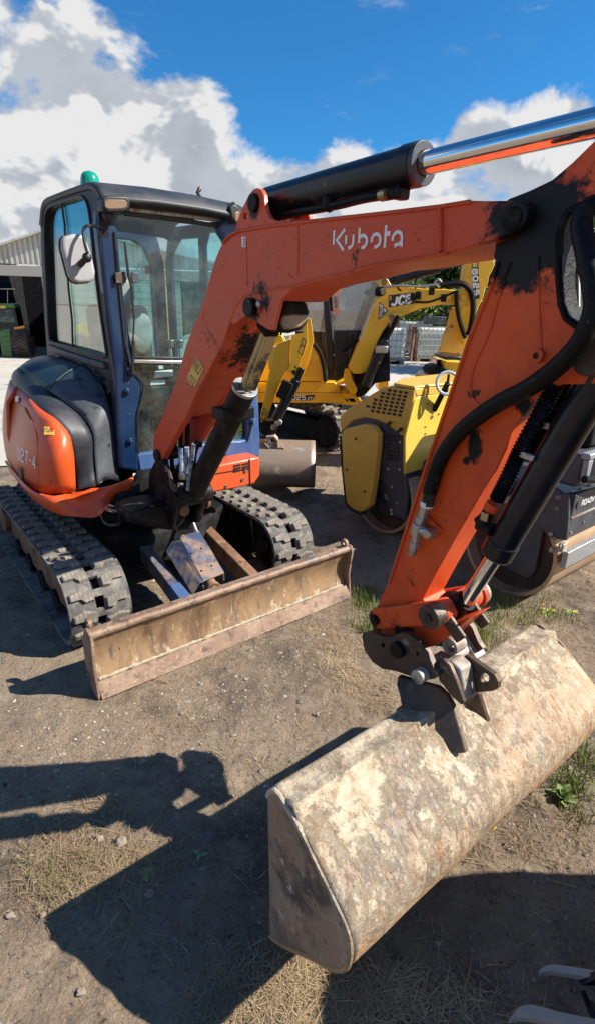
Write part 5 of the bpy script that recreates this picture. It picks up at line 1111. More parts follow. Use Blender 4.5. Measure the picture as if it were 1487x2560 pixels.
    mb = MB(); ribbon(mb, [tr[0], tr[1], tr[2], tr[0]], .010, (0, -1, 0), .003); q = a(s0-.005, (949,777),(958,777),(949,769)); word(mb, '23', q[0], q[1]-q[0], q[2]-q[0], .007, (0, -1, 0)); q = a(s0-.005, (948,787),(960,786),(949,780)); word(mb, '1105', q[0], q[1]-q[0], q[2]-q[0], .005, (0, -1, 0)); mb.build('sticker_print', M_PRK, sg, recalc=False, smooth=0)
    # arm (upright), its pivot and pale back plate
    s1 = s0+.02
    ua = [(1163,650),(1171,650),(1200,648),(1216,700),(1208,740),(1190,780),(1174,830),(1158,865),(1150,840),(1148,790),(1160,745),(1157,700)]
    mb = MB(); mb.prism(a(s1, *ua), (0, .13, 0)); am = mb.build('dipper_arm', M_YEL, r, bevel=.006)
    mb = MB(); mb.prism(a(s1-.002, (1178,653),(1194,651),(1198,745),(1184,750)), (0, -.002, 0)); sg = mb.build('number_badge', M_PRK, am)
    mb = MB(); q = a(s1-.005, (1191,671),(1196,738),(1180,672)); 
    P0, D, U = q[0], (q[1]-q[0]), (q[2]-q[0]); word(mb, '8025', q[2], D, -U, .014, (0, -1, 0), .18); mb.build('model_number', M_WHITE, sg, recalc=False, smooth=0)
    mb = MB(); mb.prism(a(s1-.004, (1180,655),(1191,654),(1192,667),(1181,668)), (0, -.002, 0)); mb.build('yellow_square', M_STICK, sg)
    q = a(s0-.01, (1155,744))[0]; mb = MB(); mb.ring(q, (0, 1, 0), .075, .03, .03, 24); mb.cyl(q, q-V((0, .03, 0)), .03, n=14); mb.build('arm_pivot', M_YEL, r, bevel=.004)
    mb = MB(); mb.prism(a(s1+.16, (1128,768),(1160,768),(1172,895),(1094,886)), (0, .02, 0)); pw = mb.build('tan_side_plate', M_OCH, r, bevel=.004, label='ochre plate hanging below the arm')
    for p in ((1128,816),(1143,886),(1124,772)): q = a(s1+.158, p)[0]; mb = MB(); mb.cyl(q, q-V((0, .006, 0)), .018, n=10); mb.build('plate_bolt', M_RUST, pw)
    q = a(s0+.05, (1214,660),(1232,640),(1240,700)); mb = MB(); mb.prism(a(s0+.02, (1200,648),(1230,642),(1236,662),(1222,690),(1216,720)), (0, .1, 0)); mb.build('bucket_link', M_YEL, r, bevel=.005)
    mb = MB(); q = a(s0+.05, (1222,664))[0]; mb.cyl(q, q+V((.08, 0, .16)), .03, n=14); mb.build('bucket_ram', M_CHROME, r)
    # rams
    mb = MB(); q = a(s0+.06, (966,698),(985,700),(1098,670),(1180,650)); mb.cyl(q[1], q[2], .045, n=20); mb.cyl(q[0], q[1], .03); mb.cyl(q[2], q[3], .022); mb.build('arm_ram', M_BLACK, r, bevel=.004)
    mb = MB(); q = a(s0-.04, (912,965),(952,873),(964,850),(995,790)); mb.cyl(q[0], q[1], .052, n=20); mb.cyl(q[1], q[2], .045, n=20); rb = mb.build('boom_ram', M_BLACK, r, bevel=.004)
    mb = MB(); mb.cyl(q[1], q[2], .030); mb.cyl(q[2], q[3], .024); mb.build('boom_ram_rod', M_GREASE, r)
    mb = MB(); mb.box(q[1], (.12, .12, .07)); mb.build('ram_collar', M_STEEL, rb, bevel=.01)
    mb = MB(); mb.prism(a(s0+.02, (940,830),(972,815),(974,952),(925,960),(932,900)), (0, .04, 0)); mb.build('ram_guard', M_BLACKM, r)
    # hoses
    for p, yy, rr, m_ in (([(900,850),(915,805),(935,752),(948,728),(965,717),(1000,714),(1050,716),(1090,711),(1110,713)], s0-.03, .012, M_STEEL),
        ([(1100,713),(1150,709),(1172,722),(1180,745),(1181,780),(1175,820),(1168,838)], s0-.05, .028, M_RUBHOSE), ([(1140,726),(1142,770),(1150,810),(1162,845)], s0-.06, .022, M_RUBHOSE),
        ([(1035,755),(1070,755),(1100,745),(1140,728)], s0-.03, .010, M_GREASE), ([(996,700),(994,720),(1002,727)], s0-.03, .008, M_RUBHOSE), ([(1038,722),(1036,704),(1048,692),(1062,700)], s0-.03, .008, M_RUBHOSE), ([(1085,706),(1095,698),(1105,710)], s0-.02, .012, M_STEEL),
        ([(853,880),(870,868),(893,850)], s0+.1, .02, M_RUBHOSE)):
        mb = MB(); mb.tube(smooth_path(a(yy, *p), 5), rr, n=8); mb.build('hydraulic_hose', m_, r)
    for p in ((1045,738),(1032,742),(1078,728),(1108,745)): mb = MB(); q = a(s0-.03, p)[0]; mb.box(q, (.05, .04, .07)); mb.build('valve_block', M_GREASE, bm, bevel=.008)
    mb = MB(); mb.prism(roundpoly(a(s0-.08, (938,724),(943,716),(962,716),(964,735),(955,741),(938,741)), .02), (0, .08, 0)); lp = mb.build('boom_lamp', M_BLACKM, r, bevel=.01)
    mb = MB(); mb.prism(roundpoly(a(s0-.085, (949,722),(961,719),(962,734),(953,738)), .01), (0, .006, 0)); mb.build('lamp_lens', M_AMBER, lp)
def simple_track_children(und):
    simple_track(und, (0, 0), 1.85, .30, .46, M_RUBD, M_LUG, 30)
    simple_track(und, (0, 1.15), 1.85, .30, .46, M_RUBD, M_LUG, 30, lugs=False)
build_jcb()

def build_jcb2():
    B = Frame(-.15, 4.75, 0, 0)
    r = thing('mini_excavator', B, 'yellow mini excavator mostly hidden behind the blue cab, its arm and grey bucket beside it', 'excavator', 'yellow mini excavators')
    a = lambda y, *p: B.a(y, *p)
    # arm: two plates meeting at an angle
    mb = MB(); mb.prism(a(0, (703,857),(728,848),(726,870),(724,918),(712,930),(700,955),(688,985),(684,1000),(667,1048),(650,1050),(652,1035),(662,990),(674,930),(683,880),(692,864)), (0, .12, 0)); am = mb.build('dipper_arm', M_YEL, r, bevel=.008)
    mb = MB(); mb.prism(a(-.02, (728,838),(757,832),(764,805),(768,800),(769,858),(752,905),(742,938),(735,942),(727,930),(716,928),(724,915),(728,880)), (0, .03, 0)); mb.build('arm_cheek_plate', M_YEL, am, bevel=.003)
    mb = MB(); mb.prism(a(.14, (768,800),(776,795),(784,850),(772,900),(752,955),(742,940),(755,905),(769,860)), (0, .03, 0)); mb.build('arm_cheek_plate', M_YEL, am, bevel=.003)
    for p in ((734,930),(738,917)): q = a(-.022, p)[0]; mb = MB(); mb.cyl(q, q-V((0, .006, 0)), .016 if p[1] > 920 else .009, n=12); mb.build('pin', M_GREASE, am)
    for q4, nm in (([(757,845),(764,852),(755,888),(745,880)], 0), ([(660,1020),(669,1030),(662,1050),(652,1047)], 0)):
        mb = MB(); Q = a(-.026, *q4) if q4[0][0] > 700 else a(-.004, *q4); ribbon(mb, Q+[Q[0]], .006, (0, -1, 0)); c = sum(Q, V())/4; ribbon(mb, [c+V((-.012, 0, 0)), c+V((0, 0, .022)), c+V((.012, 0, 0)), c+V((-.012, 0, 0))], .005, (0, -1, 0)); mb.build('sticker_print', M_PRK, am, recalc=False, smooth=0)
    # ram along the arm
    q = a(-.03, (690,1050), (741,950), (754,920)); mb = MB(); mb.cyl(q[0], q[1], .045, n=18); mb.cyl(q[1], q[2], .03); mb.build('bucket_ram', M_BLACK, r, bevel=.004)
    mb = MB(); mb.box(a(-.06, (712,975))[0], (.10, .05, .16), Matrix.Rotation(.4, 3, 'Y')); mb.build('ram_hose_block', M_BLACKM, r, bevel=.01)
    # linkage and hitch
    mb = MB(); q = a(-.02, (650,1055),(690,1052),(697,1062),(688,1088),(670,1093),(650,1082)); mb.prism(roundpoly(q, .03), (0, .14, 0)); mb.build('arm_end', M_GREASE, r, bevel=.008)
    for p in ((692,1058),(700,1054),(683,1066)): q = a(-.06, p)[0]; mb = MB(); mb.cyl(q, q-V((0, .05, 0)), .022, n=14); mb.build('pin', M_HITCHL, r, bevel=.004)
    q = a(-.08, (665,1093),(685,1090),(694,1100),(696,1118),(688,1125),(676,1120),(668,1108)); h = a(-.08, (675,1097),(686,1095),(688,1104),(678,1106)); mb = MB(); mb.prism(q, (0, .12, 0), holes=[h]); mb.build('hitch_block', M_HITCHL, r, bevel=.004)
    for p, q_ in (((662,1108),(685,1132)), ((694,1102),(716,1128))): mb = MB(); A, Bq = a(-.09, p, q_); mb.bar(A, Bq, .02, .006); mb.build('ear_edge', M_HITCHL, r)
    # bucket: smooth grey back, shade of the front put in as a dark plate
    x0, x1 = -.62, .30
    pr = [(-.02, .33), (-.06, .42), (.0, .47), (.10, .475), (.25, .40), (.36, .25), (.36, .10), (.22, .0), (.05, .02)]
    P0 = a(-.15, (632,1138), (765,1116), (790,1135), (788,1190), (780,1240), (640,1225))
    top = a(-.15, (600,1142),(620,1139),(770,1116),(784,1122)); bot = a(-.15, (600,1222),(640,1227),(765,1250),(783,1238))
    n = 14; rows = []
    zt = sum(p.z for p in top)/4; 
    for i in range(n+1):
        t = i/n; x = top[0].x+(top[3].x+.015-top[0].x)*t; row = []
        zc = .225; rad = .235
        for k in range(17):
            an = radians(168-200*k/16); row.append(V((x, .06+rad*1.15*-cos(an)*1.0, zc+.02+rad*sin(an))))
        rows.append(row)
    mb = MB(); mb.grid(rows); bk = mb.build('grey_bucket', mat('polished_bucket_steel', (.36, .27, .20), .38, .45, layers=[((.30, .22, .16), 5, .45, .62, .6, (.5, 1, 1)), ((.6, .56, .5), 9, .58, .72, .35)], bump=(40, .1, .004)), r, solid=.014, smooth=60)
    for x in (rows[0][0].x, rows[-1][0].x): mb = MB(); mb.prism([V((x-.008, p.y, p.z)) for p in rows[0]], (.014, 0, 0)); mb.build('bucket_end_plate', M_GREASE, bk, bevel=.003)
    f = rows[0][0]; mb = MB(); mb.prism([V((rows[0][0].x, f.y-.035, z)) for z in (.015, .33)]+[V((rows[-1][0].x, f.y-.035, z)) for z in (.33, .015)], (0, .016, 0)); mb.build('bucket_front_shade_plate', M_GREASE, bk, bevel=.003)  # black plate added to paint the shade on the bucket's front
    # boom and body behind the cab
    mb = MB(); mb.prism(a(.45, (560,800),(640,822),(668,826),(706,835),(712,852),(700,864),(660,872),(560,880)), (0, .14, 0)); mb.build('boom', M_YEL, r, bevel=.006)
    for p, rr in (((658,838),.05),((700,846),.03)): q = a(.44, p)[0]; mb = MB(); mb.cyl(q, q-V((0, .02, 0)), rr, n=16); mb.build('pin', M_YEL, r, bevel=.005)
    mb = MB(); mb.prism(a(.40, (668,868),(705,862),(700,905),(672,925)), (0, .06, 0)); jb = mb.build('boom_knuckle', M_OCH, r, bevel=.01)
    mb = MB(); q = a(.395, (686,899),(697,898),(687,884)); word(mb, 'JC', q[0], q[1]-q[0], q[2]-q[0], .012, (0, -1, 0), .1); mb.build('maker_lettering', M_WHITE, jb, recalc=False, smooth=0)
    mb = MB(); mb.prism(roundpoly(a(.30, (470,905),(612,905),(618,1000),(612,1085),(470,1085)), .05), (0, 1.0, 0)); bd = mb.build('lower_body', M_YEL, r, bevel=.03)
    mb = MB(); mb.prism(a(.295, (598,1020),(612,1018),(612,1050),(600,1050)), (0, -.003, 0)); mb.build('white_label', M_REFL, bd)
    mb = MB(); mb.bx(-1.5, -.45, .35, 1.2, .0, .45); mb.build('track_unit', M_RUBD, r, bevel=.12, seg=4)
build_jcb2()

def build_roller():
    R0 = Frame(*(K.o + K.R @ V((2.1, -1.1, 0))), K.yaw)
    r = thing('tandem_roller', R0, 'ochre and charcoal tandem road roller with two wide steel drums between the excavators', 'road roller')
    off = V((2.1, -1.1, 0))
    S = 1.58
    def s(v, *p): return [q-off for q in K.s(v, *p)]
    def a_(v, *p): return [q-off for q in K.a(v, *p)]
    # rear drum, front drum
    for yc, nm, m_ in ((-.66, 'rear', M_DRUM), (-1.775, 'front', M_DRUM)):
        rr = .30; c0 = V((S-.02 if nm == 'front' else S+.07, yc, rr))-off; c1 = V((S+1.05, yc, rr))-off
        mb = MB(); n = 56; vs = []
        prof = [(0, rr), (1.07, rr), (1.07, rr-.022), (.0, rr-.022)]
        for x, q in prof: vs += [V((c0.x+x, c0.y+q*cos(2*pi*k/n), c0.z+q*sin(2*pi*k/n))) for k in range(n)]
        mb.add(vs, [(j*n+k, j*n+(k+1) % n, ((j+1) % 4)*n+(k+1) % n, ((j+1) % 4)*n+k) for j in range(4) for k in range(n)])
        d = mb.build('drum_shell', m_, r, smooth=50, bevel=.004)
        mb = MB(); mb.ring(c0+V((.10, 0, 0)), (1, 0, 0), rr-.021, .10, .02, 40); mb.build('drum_disc', M_DRUMIN, d)
        mb = MB(); mb.prism([V((c0.x+.04, c0.y+y, c0.z+z)) for y, z in ((-.17, .26), (.15, .26), (.13, -.06), (.04, -.15), (-.14, -.16), (-.17, -.10))], (.03, 0, 0), holes=[[V((c0.x+.04, c0.y+.0+.035*cos(k*pi/6), c0.z-.02+.035*sin(k*pi/6))) for k in range(12)]]); mb.build('drum_carrier', M_CHAR, d, bevel=.01)
    # --- front end over the front drum (right of the picture)
    bp = s(S-.03, (1405,1235),(1421,1238),(1419,1300),(1414,1352),(1372,1345),(1340,1310),(1300,1290),(1310,1235),(1360,1200)); mb = MB(); mb.prism(bp, (.03, 0, 0)); pl = mb.build('side_plate', M_CHAR, r, bevel=.006)
    for p in ((1396,1243),(1392,1271),(1377,1335),(1386,1346),(1378,1375)): q = s(S-.03, p)[0]; mb = MB(); mb.cyl(q, q-V((.012, 0, 0)), .014, n=8); mb.build('bolt', M_HITCHL, pl, bevel=.003)
    yf = K.s(S-.03, (1419,1300))[0].y
    x0 = S-.02
    def fr(px, py, yy=None): return K.pl(1, yf if yy is None else yy, px, py)-off
    x1 = S+1.02
    zf = lambda p: p.z
    c = K.s(S-.02, (1421,1236),(1419,1352))
    zt, zb = c[0].z, c[1].z
    o_ = off
    def fbox(xa, xb, y0, y1, z0, z1): m = MB(); m.bx(xa-o_.x, xb-o_.x, y0-o_.y, y1-o_.y, z0, z1); return m
    fp = fbox(S-.0, x1, yf, yf+.05, zb+.005, zt).build('front_panel', M_CHAR, r, bevel=.004)
    zm = zb+(zt-zb)*.48
    fbox(S, x1, yf-.006, yf, zm-.004, zm+.004).build('panel_seam', M_HITCHL, fp)
    q = [K.a(yf-.004, (1422,1262))[0]-o_, K.a(yf-.004, (1420,1280))[0]-o_]
    mb = MB(); P0 = V((S+.085-o_.x, yf-.003-o_.y, zm+.055)); word(mb, 'ROADW', P0, V((.15, 0, 0)), V((0, 0, .030)), .0055, (0, -1, 0), .15); mb.build('maker_lettering', M_WHITE, fp, recalc=False, smooth=0, label='white ROADW lettering')
    mb = MB(); mb.cyl(P0+V((-.035, .003, .015)), P0+V((-.035, -.003, .015)), .022, n=18); mb.build('round_badge', M_FEND, fp)
    for i in range(7): mb = MB(); x = S+.03+i*.14-o_.x; zz = zb+.03+(i % 3)*.03; mb.cyl(V((x, yf-o_.y, zz)), V((x, yf-.008-o_.y, zz)), .007, n=7); mb.build('bolt', M_HITCHL, fp)
    # scraper bar
    zs = K.a(yf-.03, (1440,1400))[0].z
    c2 = K.s(S, (1413,1378),(1408,1420)); fbox(S-.01, x1, c2[0].y-.02, c2[0].y+.01, c2[1].z, c2[0].z).build('scraper_bar', mat('galvanised_bar', (.32, .34, .36), .5, .6, layers=[((.45, .45, .42), 8, .45, .7, .6), ((.2, .15, .1), 20, .64, .72, .8)]), r, bevel=.003)
    mb = MB(); b = K.s(S-.01, (1405,1368))[0]-o_; mb.box(b, (.05, .03, .05)); mb.bar(b+V((-.04, 0, .01)), b+V((.05, 0, .02)), .012, .02); mb.build('scraper_bracket', M_HITCHL, r, bevel=.005)
    # grey ribbed grille casting above
    zg = zt+.05
    fbox(S+.02, x1, yf+.02, yf+.25, zt+.03, zt+.22).build('front_grille', M_CHAR, r, bevel=.02)
    g = fbox(S+.02, x1, yf-.02, yf+.03, zt+.19, zt+.225).build('grille_top_bar', mat('grey_grille', (.30, .31, .33), .5, .3), r, bevel=.008)
    for i in range(9):
        x = S+.06+i*.11; mb = MB(); mb.prism([V((x+dx-o_.x, yf+.02-o_.y, z)) for dx, z in ((-.03, zt+.19), (.03, zt+.19), (.018, zt+.05), (-.018, zt+.05))], (0, -.035, 0)); mb.build('grille_rib', g.data.materials[0], g, bevel=.008)
    # hose across
    mb = MB(); mb.tube(smooth_path([V((S-.02-o_.x, yf-.03-o_.y, zt+.10)), V((S+.25-o_.x, yf-.06-o_.y, zt+.06)), V((S+.5-o_.x, yf-.05-o_.y, zt+.04))], 6), .02, n=8); mb.build('black_strap', M_RUBHOSE, r)
    # orange-outlined warning panel high up at the frame edge
    fbox(S+.15, x1, yf+.05, yf+.40, zt+.22, zt+.42).build('front_console', M_BLACKM, r, bevel=.02)
    # articulation between the two halves
    fbox(S+.2, x1-.2, -1.6, -.5, .35, .62).build('centre_frame', M_CHAR, r, bevel=.03)
    # --- engine end (left): hood with perforated slope, belt cover, side door
    SB = 1.60
    H = s(SB, (848,1048),(850,1040),(868,1022),(960,966),(1034,974),(1026,1030),(1012,1092),(1000,1088),(968,1062),(940,1050),(912,1045),(882,1052),(870,1064),(851,1083))
    mb = MB(); mb.prism(H, (1.0, 0, 0)); hd = mb.build('engine_hood', M_OCH, r, bevel=.01)
    # square holes: dark recessed cells
    o1 = V((0, 0, 0))
    A_, B_, C_, D_ = s(SB-.001, (976,974),(1021,981),(1004,1042),(902,1020))[:4]
    rowsN = 7
    for j in range(rowsN):
        t = j/(rowsN-1); nL = [4, 5, 6, 7, 8, 8, 6][j] if j < 7 else 4
        yR = (1014-2.6*j*1.0, 982+9.3*j)
        for i in range(nL):
            cx = yR[0]-i*13.4+ (0), ; px = yR[0]-i*13.6; py = yR[1]-i*2.1
            if px < 902+ (6-j)*11: continue
            q = s(SB-.0015, (px-4.6, py-4.0), (px+4.6, py-2.4), (px+4.0, py+4.2), (px-5.2, py+2.6)); mb = MB(); mb.prism(q, (.001, 0, 0)); mb.build('vent_hole', M_PRK, hd)
    bc = s(SB-.09, (851,1085),(861,1072),(908,1060),(928,1064),(942,1085),(940,1125),(932,1200),(922,1265),(908,1278),(897,1280),(878,1272),(864,1258),(856,1180),(853,1120)); mb = MB(); mb.prism(bc, (.07, 0, 0)); cv = mb.build('belt_cover', M_OCH, r, bevel=.014, seg=3)
    for p in ((889,1097),(867,1174),(911,1229)): q = s(SB-.09, p)[0]; mb = MB(); mb.cyl(q+V((.004, 0, 0)), q-V((.006, 0, 0)), .012, n=10); mb.build('bolt', M_RUST, cv)
    mb = MB(); mb.tube(s(SB-.035, (851,1090),(853,1120),(857,1180),(865,1258),(880,1276),(898,1284),(912,1281)), .012, n=6); mb.build('cover_seal', M_PRK, cv)
    sp = s(SB+.004, (852,1078),(884,1050),(912,1043),(942,1049),(970,1062),(1002,1088),(1012,1092),(1012,1186),(1016,1240),(1010,1300),(990,1292),(972,1270),(962,1210),(950,1195),(940,1200),(905,1270),(880,1262),(858,1180)); mb = MB(); mb.prism(sp, (.03, 0, 0)); ch = mb.build('charcoal_side_plate', M_CHAR, r, bevel=.006)
    for j in range(7):
        for i in range(4):
            if (j, i) in ((3, 1), (2, 2)): continue
            x, y = 970+i*8, 1090+j*9.5+i*.6; q = s(SB+.002, (x-3, y-3.6), (x+3, y-3.2), (x+3, y+3.2), (x-3, y+3)); mb = MB(); mb.prism(q, (.001, 0, 0)); mb.build('vent_hole', M_PRK, ch)
    for p in ((970,1172),(1000,1173),(980,1217),(992,1257),(978,1275),(979,1284),(1001,1105)): q = s(SB+.004, p)[0]; mb = MB(); mb.cyl(q, q-V((.01, 0, 0)), .012, n=10); mb.build('bolt', M_HITCHL, ch, bevel=.002)
    for p, t in (((968,1062),(976,1055)), ((994,1079),(1003,1071))): mb = MB(); q = s(SB-.02, p, t); mb.bar(q[0], q[1], .02, .02); mb.build('rubber_latch', M_PRK, hd, bevel=.003)
    yr = K.s(SB, (1012,1185))[0].y-.004
    D4 = a_(yr, (1012,1092),(1036,1000),(1050,990),(1118,984),(1118,1160),(1060,1172),(1012,1186)); D4 = [V((p.x, p.y, p.z)) for p in D4]
    mb = MB(); mb.prism(D4, (0, .02, 0)); dr = mb.build('side_door', M_YELB, r, bevel=.006)
    for p in ((1068,1010),(1063,1067),(1063,1084),(1096,1035)): q = a_(yr-.002, p)[0]; mb = MB(); mb.box(q, (.016, .006, .01)); mb.build('door_catch', M_RUST, dr)
    q = a_(yr-.002, (1079,1042))[0]; mb = MB(); mb.ring(q, (0, 1, 0), .014, .006, .006, 12); mb.build('door_lock', M_RUST, dr)
    mb = MB(); mb.bx(SB+.04-o_.x, SB+.98-o_.x, yr+.02-o_.y, -.35-o_.y, .32, .80); mb.build('engine_core', M_CHAR, r, bevel=.02)
    zt2 = K.s(SB, (1034,974))[0].z
    mb = MB(); mb.prism([V((x-o_.x, y-o_.y, zt2+.002)) for x, y in ((SB, -.72), (SB, yr), (SB+1.0, yr), (SB+1.0, -.5), (SB+.3, -.55))], (0, 0, .02)); mb.build('hood_top', M_OCH, r, bevel=.008)
    mb = MB(); mb.prism(a_(yr-.0, (1040,990),(1036,972),(1118,966),(1120,984)), (0, .02, 0)); mb.build('hood_front_strip', M_OCH, r, bevel=.004)
    mb = MB(); q = a_(yr-.10, (1118,958))[0]; nn = V((-.5, -.7, .25)).normalized(); mb.ring(q, nn, .085, .066, .02, 32); sw = mb.build('steering_wheel', mat('pale_blue_rim', (.42, .50, .56), .4), r, bevel=.006)
    mb = MB(); mb.bar(q+V((0, 0, -.06)), q+V((0, 0, .06)), .015, .01); mb.tube([q, q+V((.02, .1, -.2))], .02, n=8); mb.build('steering_column', M_BLACKM, sw)
    fbox(SB+.3, SB+.8, -1.35, -1.05, .9, 1.0).build('operator_seat', M_SEAT, r, bevel=.03)
build_roller()

def build_dumper():
    D = Frame(1.9, 5.6, 0, 0); a = lambda y, *p: D.a(y, *p)
    r = thing('small_dumper', D, 'small yellow machine with black tray and seat standing behind the roller', 'dumper')
    mb = MB(); mb.prism(roundpoly(a(0, (1058,1000),(1058,955),(1066,940),(1088,934),(1130,938),(1130,1000)), .05), (0, .5, 0)); mb.build('rear_mudguard', M_YEL, r, bevel=.03, seg=3)
    mb = MB(); mb.prism(roundpoly(a(.05, (1104,902),(1160,905),(1160,955),(1132,955),(1112,930)), .03), (0, .5, 0)); mb.build('hopper', M_YEL, r, bevel=.01)
    mb = MB(); mb.prism(roundpoly(a(.0, (1074,930),(1082,920),(1100,914),(1128,928),(1130,945),(1090,940),(1074,935)), .03), (0, .4, 0)); mb.build('seat', M_BLACKM, r, bevel=.03)
    t = a(.0, (1085,890))[0].z
    mb = MB(); mb.prism([D.pl(2, t, *p) for p in ((1084,890),(1110,887),(1150,893),(1152,900),(1112,900))], (0, 0, .03)); mb.build('black_tray', M_BLACK, r, bevel=.006)
    mb = MB(); q = a(.15, (1098,900),(1096,925)); mb.tube(q, .03, n=8); mb.build('tray_post', M_BLACKM, r)
    for x in (-.2, .8): mb = MB(); mb.cyl((x, .1, .3), (x, .4, .3), .3, n=24); mb.build('wheel', M_RUBD, r, bevel=.05)
build_dumper()

# ================================================================== BARN, TRACTOR, YARD THINGS
def zpt(px, py, z): r = ray(px, py); t = (z-CAMH)/r.z; return CAM+r*t
M_CORR = mat('weathered_cladding', (.52, .51, .46), .7, 0, layers=[((.38, .37, .33), 2, .45, .7, .8, (1, 1, .3)), ((.62, .61, .56), 7, .55, .72, .7)])
M_GREEN = mat('green_tractor_paint', (.03, .16, .035), .35, 0, coat=.3, layers=[((.05, .10, .04), 6, .5, .7, .6)])
M_TYRE = mat('tyre_rubber', (.05, .045, .04), .9, layers=[((.12, .09, .07), 4, .45, .65, .95)])
def block_mat():
    m = bpy.data.materials.new('pale_blockwork'); m.use_nodes = True; nt = m.node_tree; N = nt.nodes.new; L = nt.links.new; b = nt.nodes['Principled BSDF']
    tc = N('ShaderNodeTexCoord'); mp = N('ShaderNodeMapping'); L(tc.outputs['Object'], mp.inputs[0]); mp.inputs['Rotation'].default_value = (pi/2, 0, 0)
    br = N('ShaderNodeTexBrick'); L(mp.outputs[0], br.inputs[0]); br.inputs['Scale'].default_value = 1.0; br.inputs['Brick Width'].default_value = .9; br.inputs['Row Height'].default_value = .32; br.inputs['Mortar Size'].default_value = .02
    br.inputs['Color1'].default_value = (.56, .54, .44, 1); br.inputs['Color2'].default_value = (.46, .45, .37, 1); br.inputs['Mortar'].default_value = (.28, .27, .22, 1)
    n = N('ShaderNodeTexNoise'); n.inputs['Scale'].default_value = 1.6; n.inputs['Detail'].default_value = 8; L(tc.outputs['Object'], n.inputs[0])
    mx = N('ShaderNodeMix'); mx.data_type = 'RGBA'; mx.blend_type = 'MULTIPLY'; mx.inputs[0].default_value = .7; L(br.outputs[0], mx.inputs[6]); L(n.outputs['Fac'], mx.inputs[7]); 
    g = N('ShaderNodeMix'); g.data_type = 'RGBA'; g.inputs[0].default_value = .5; L(mx.outputs[2], g.inputs[6]); L(br.outputs[0], g.inputs[7]); L(g.outputs[2], b.inputs['Base Color']); b.inputs['Roughness'].default_value = .9
    return m
M_BLOCK = block_mat()
def build_barn():
    base = zpt(40, 898, -1.4)
    B = Frame(base.x, base.y, -1.4, radians(8)); a = lambda y, *p: B.a(y, *p)
    r = thing('barn', B, 'open barn with pale corrugated gable and dark doorway at the left edge', 'barn')
    gl, ap, gr = a(0, (-130,660), (150,566), (590,672))
    bl = a(0, (40,660))[0].z
    def ridge(x):
        if x < ap.x: return gl.z+(ap.z-gl.z)*(x-gl.x)/(ap.x-gl.x)
        return ap.z+(gr.z-ap.z)*(x-ap.x)/(gr.x-ap.x)
    x = gl.x; k = 0
    proto = None
    while x < gr.x-.3:
        w = .17; z1 = ridge(x+w/2)
        if z1 > bl+.05:
            jag = -.18 if random.random() < .12 else random.uniform(-.03, .02)
            mb = MB(); mb.prism([V((x, 0, bl+jag)), V((x+w*.55, 0, bl+jag)), V((x+w*.55, 0, ridge(x+w*.55)-.02)), V((x, 0, ridge(x)-.02))], (0, -.07, 0)); mb.build('cladding_rib', M_CORR, r)
        x += w*1.5
    mb = MB(); mb.prism([V((gl.x, .02, bl)), V((gr.x, .02, bl)), V((ap.x, .02, ap.z))], (0, .03, 0)); mb.build('gable_sheet', M_CORR, r)
    for p, q in ((gl, ap), (ap, gr)):
        mb = MB(); d = (q-p).normalized(); mb.bar(p-d*.3+V((0, 3, .04)), q+d*.05+V((0, 3, .04)), 6.6, .10, up=V((-d.z, 0, d.x))); mb.build('roof_slope', M_CORR, r)
    f0, f1 = a(-.05, (-200,664), (600,674)); mb = MB(); zf = bl; z2 = a(0, (40,690))[0].z
    mb.bx(gl.x, gr.x-1, -.1, .12, z2, zf-.06); mb.build('door_beam', mat('grey_beam', (.30, .29, .27), .8), r, bevel=.02)
    xo = a(0, (119,800))[0].x
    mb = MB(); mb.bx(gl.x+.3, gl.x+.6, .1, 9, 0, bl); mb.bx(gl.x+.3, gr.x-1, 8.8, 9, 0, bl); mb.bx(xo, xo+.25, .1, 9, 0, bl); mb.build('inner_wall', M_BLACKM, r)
    xw = a(0, (455,800))[0].x
    mb = MB(); mb.bx(xo, xw, -.05, .12, 0, z2-.02); mb.build('block_wall', M_BLOCK, r)
    mb = MB(); mb.bx(xo+.1, xo+.5, -.10, -.05, 1.2, z2); mb.build('blue_post', mat('blue_post_paint', (.05, .09, .2), .5), r)
    for p, q in (((120,875),(148,882)),): mb = MB(); A, Bq = a(-.12, p, (160,890)); mb.prism(a(-.12, (121,700),(162,703),(162,712),(121,711)), (0, .03, 0)); mb.build('yellow_sign', M_STICK, r)
    mb = MB(); mb.prism(a(-.13, (126,688),(134,688),(134,697),(126,697)), (0, .03, 0)); mb.build('orange_sign', M_ORST, r)
    # tractor seen from behind, standing in the doorway
    t0 = B.o + B.R @ V((a(1.2, (0, 898))[0].x, 1.2, 0)); T = Frame(t0.x, t0.y, -1.4, B.yaw); b = lambda y, *p: T.a(y, *p)
    t = thing('tractor', T, 'green farm tractor seen from behind inside the dark barn', 'tractor')
    g = lambda *p: b(0, *p)
    for xs in (((40, 78)), ((-78, -40))):
        c0, c1 = g((xs[0], 870), (xs[1], 870)); z0 = 0.0; rad = (b(0, (50, 818))[0].z)/2
        mb = MB(); mb.cyl((c0.x, .2, rad), (c1.x, .2, rad), rad*.9, n=28); w = mb.build('rear_wheel', M_TYRE, t, bevel=.05)
        for k in range(26):
            an = k*2*pi/26; xm = (c0.x+c1.x)/2
            for sgn, o_ in ((1, 0), (-1, .12)):
                A = V((xm, .2+rad*.93*cos(an+o_), rad+rad*.93*sin(an+o_))); Bq = V((xm+sgn*(c1.x-c0.x)*.48, .2+rad*.93*cos(an+o_+.2), rad+rad*.93*sin(an+o_+.2)))
                mb = MB(); mb.bar(A, Bq, .07, .09, up=(0, cos(an), sin(an))); mb.build('tyre_lug', M_TYRE, w)
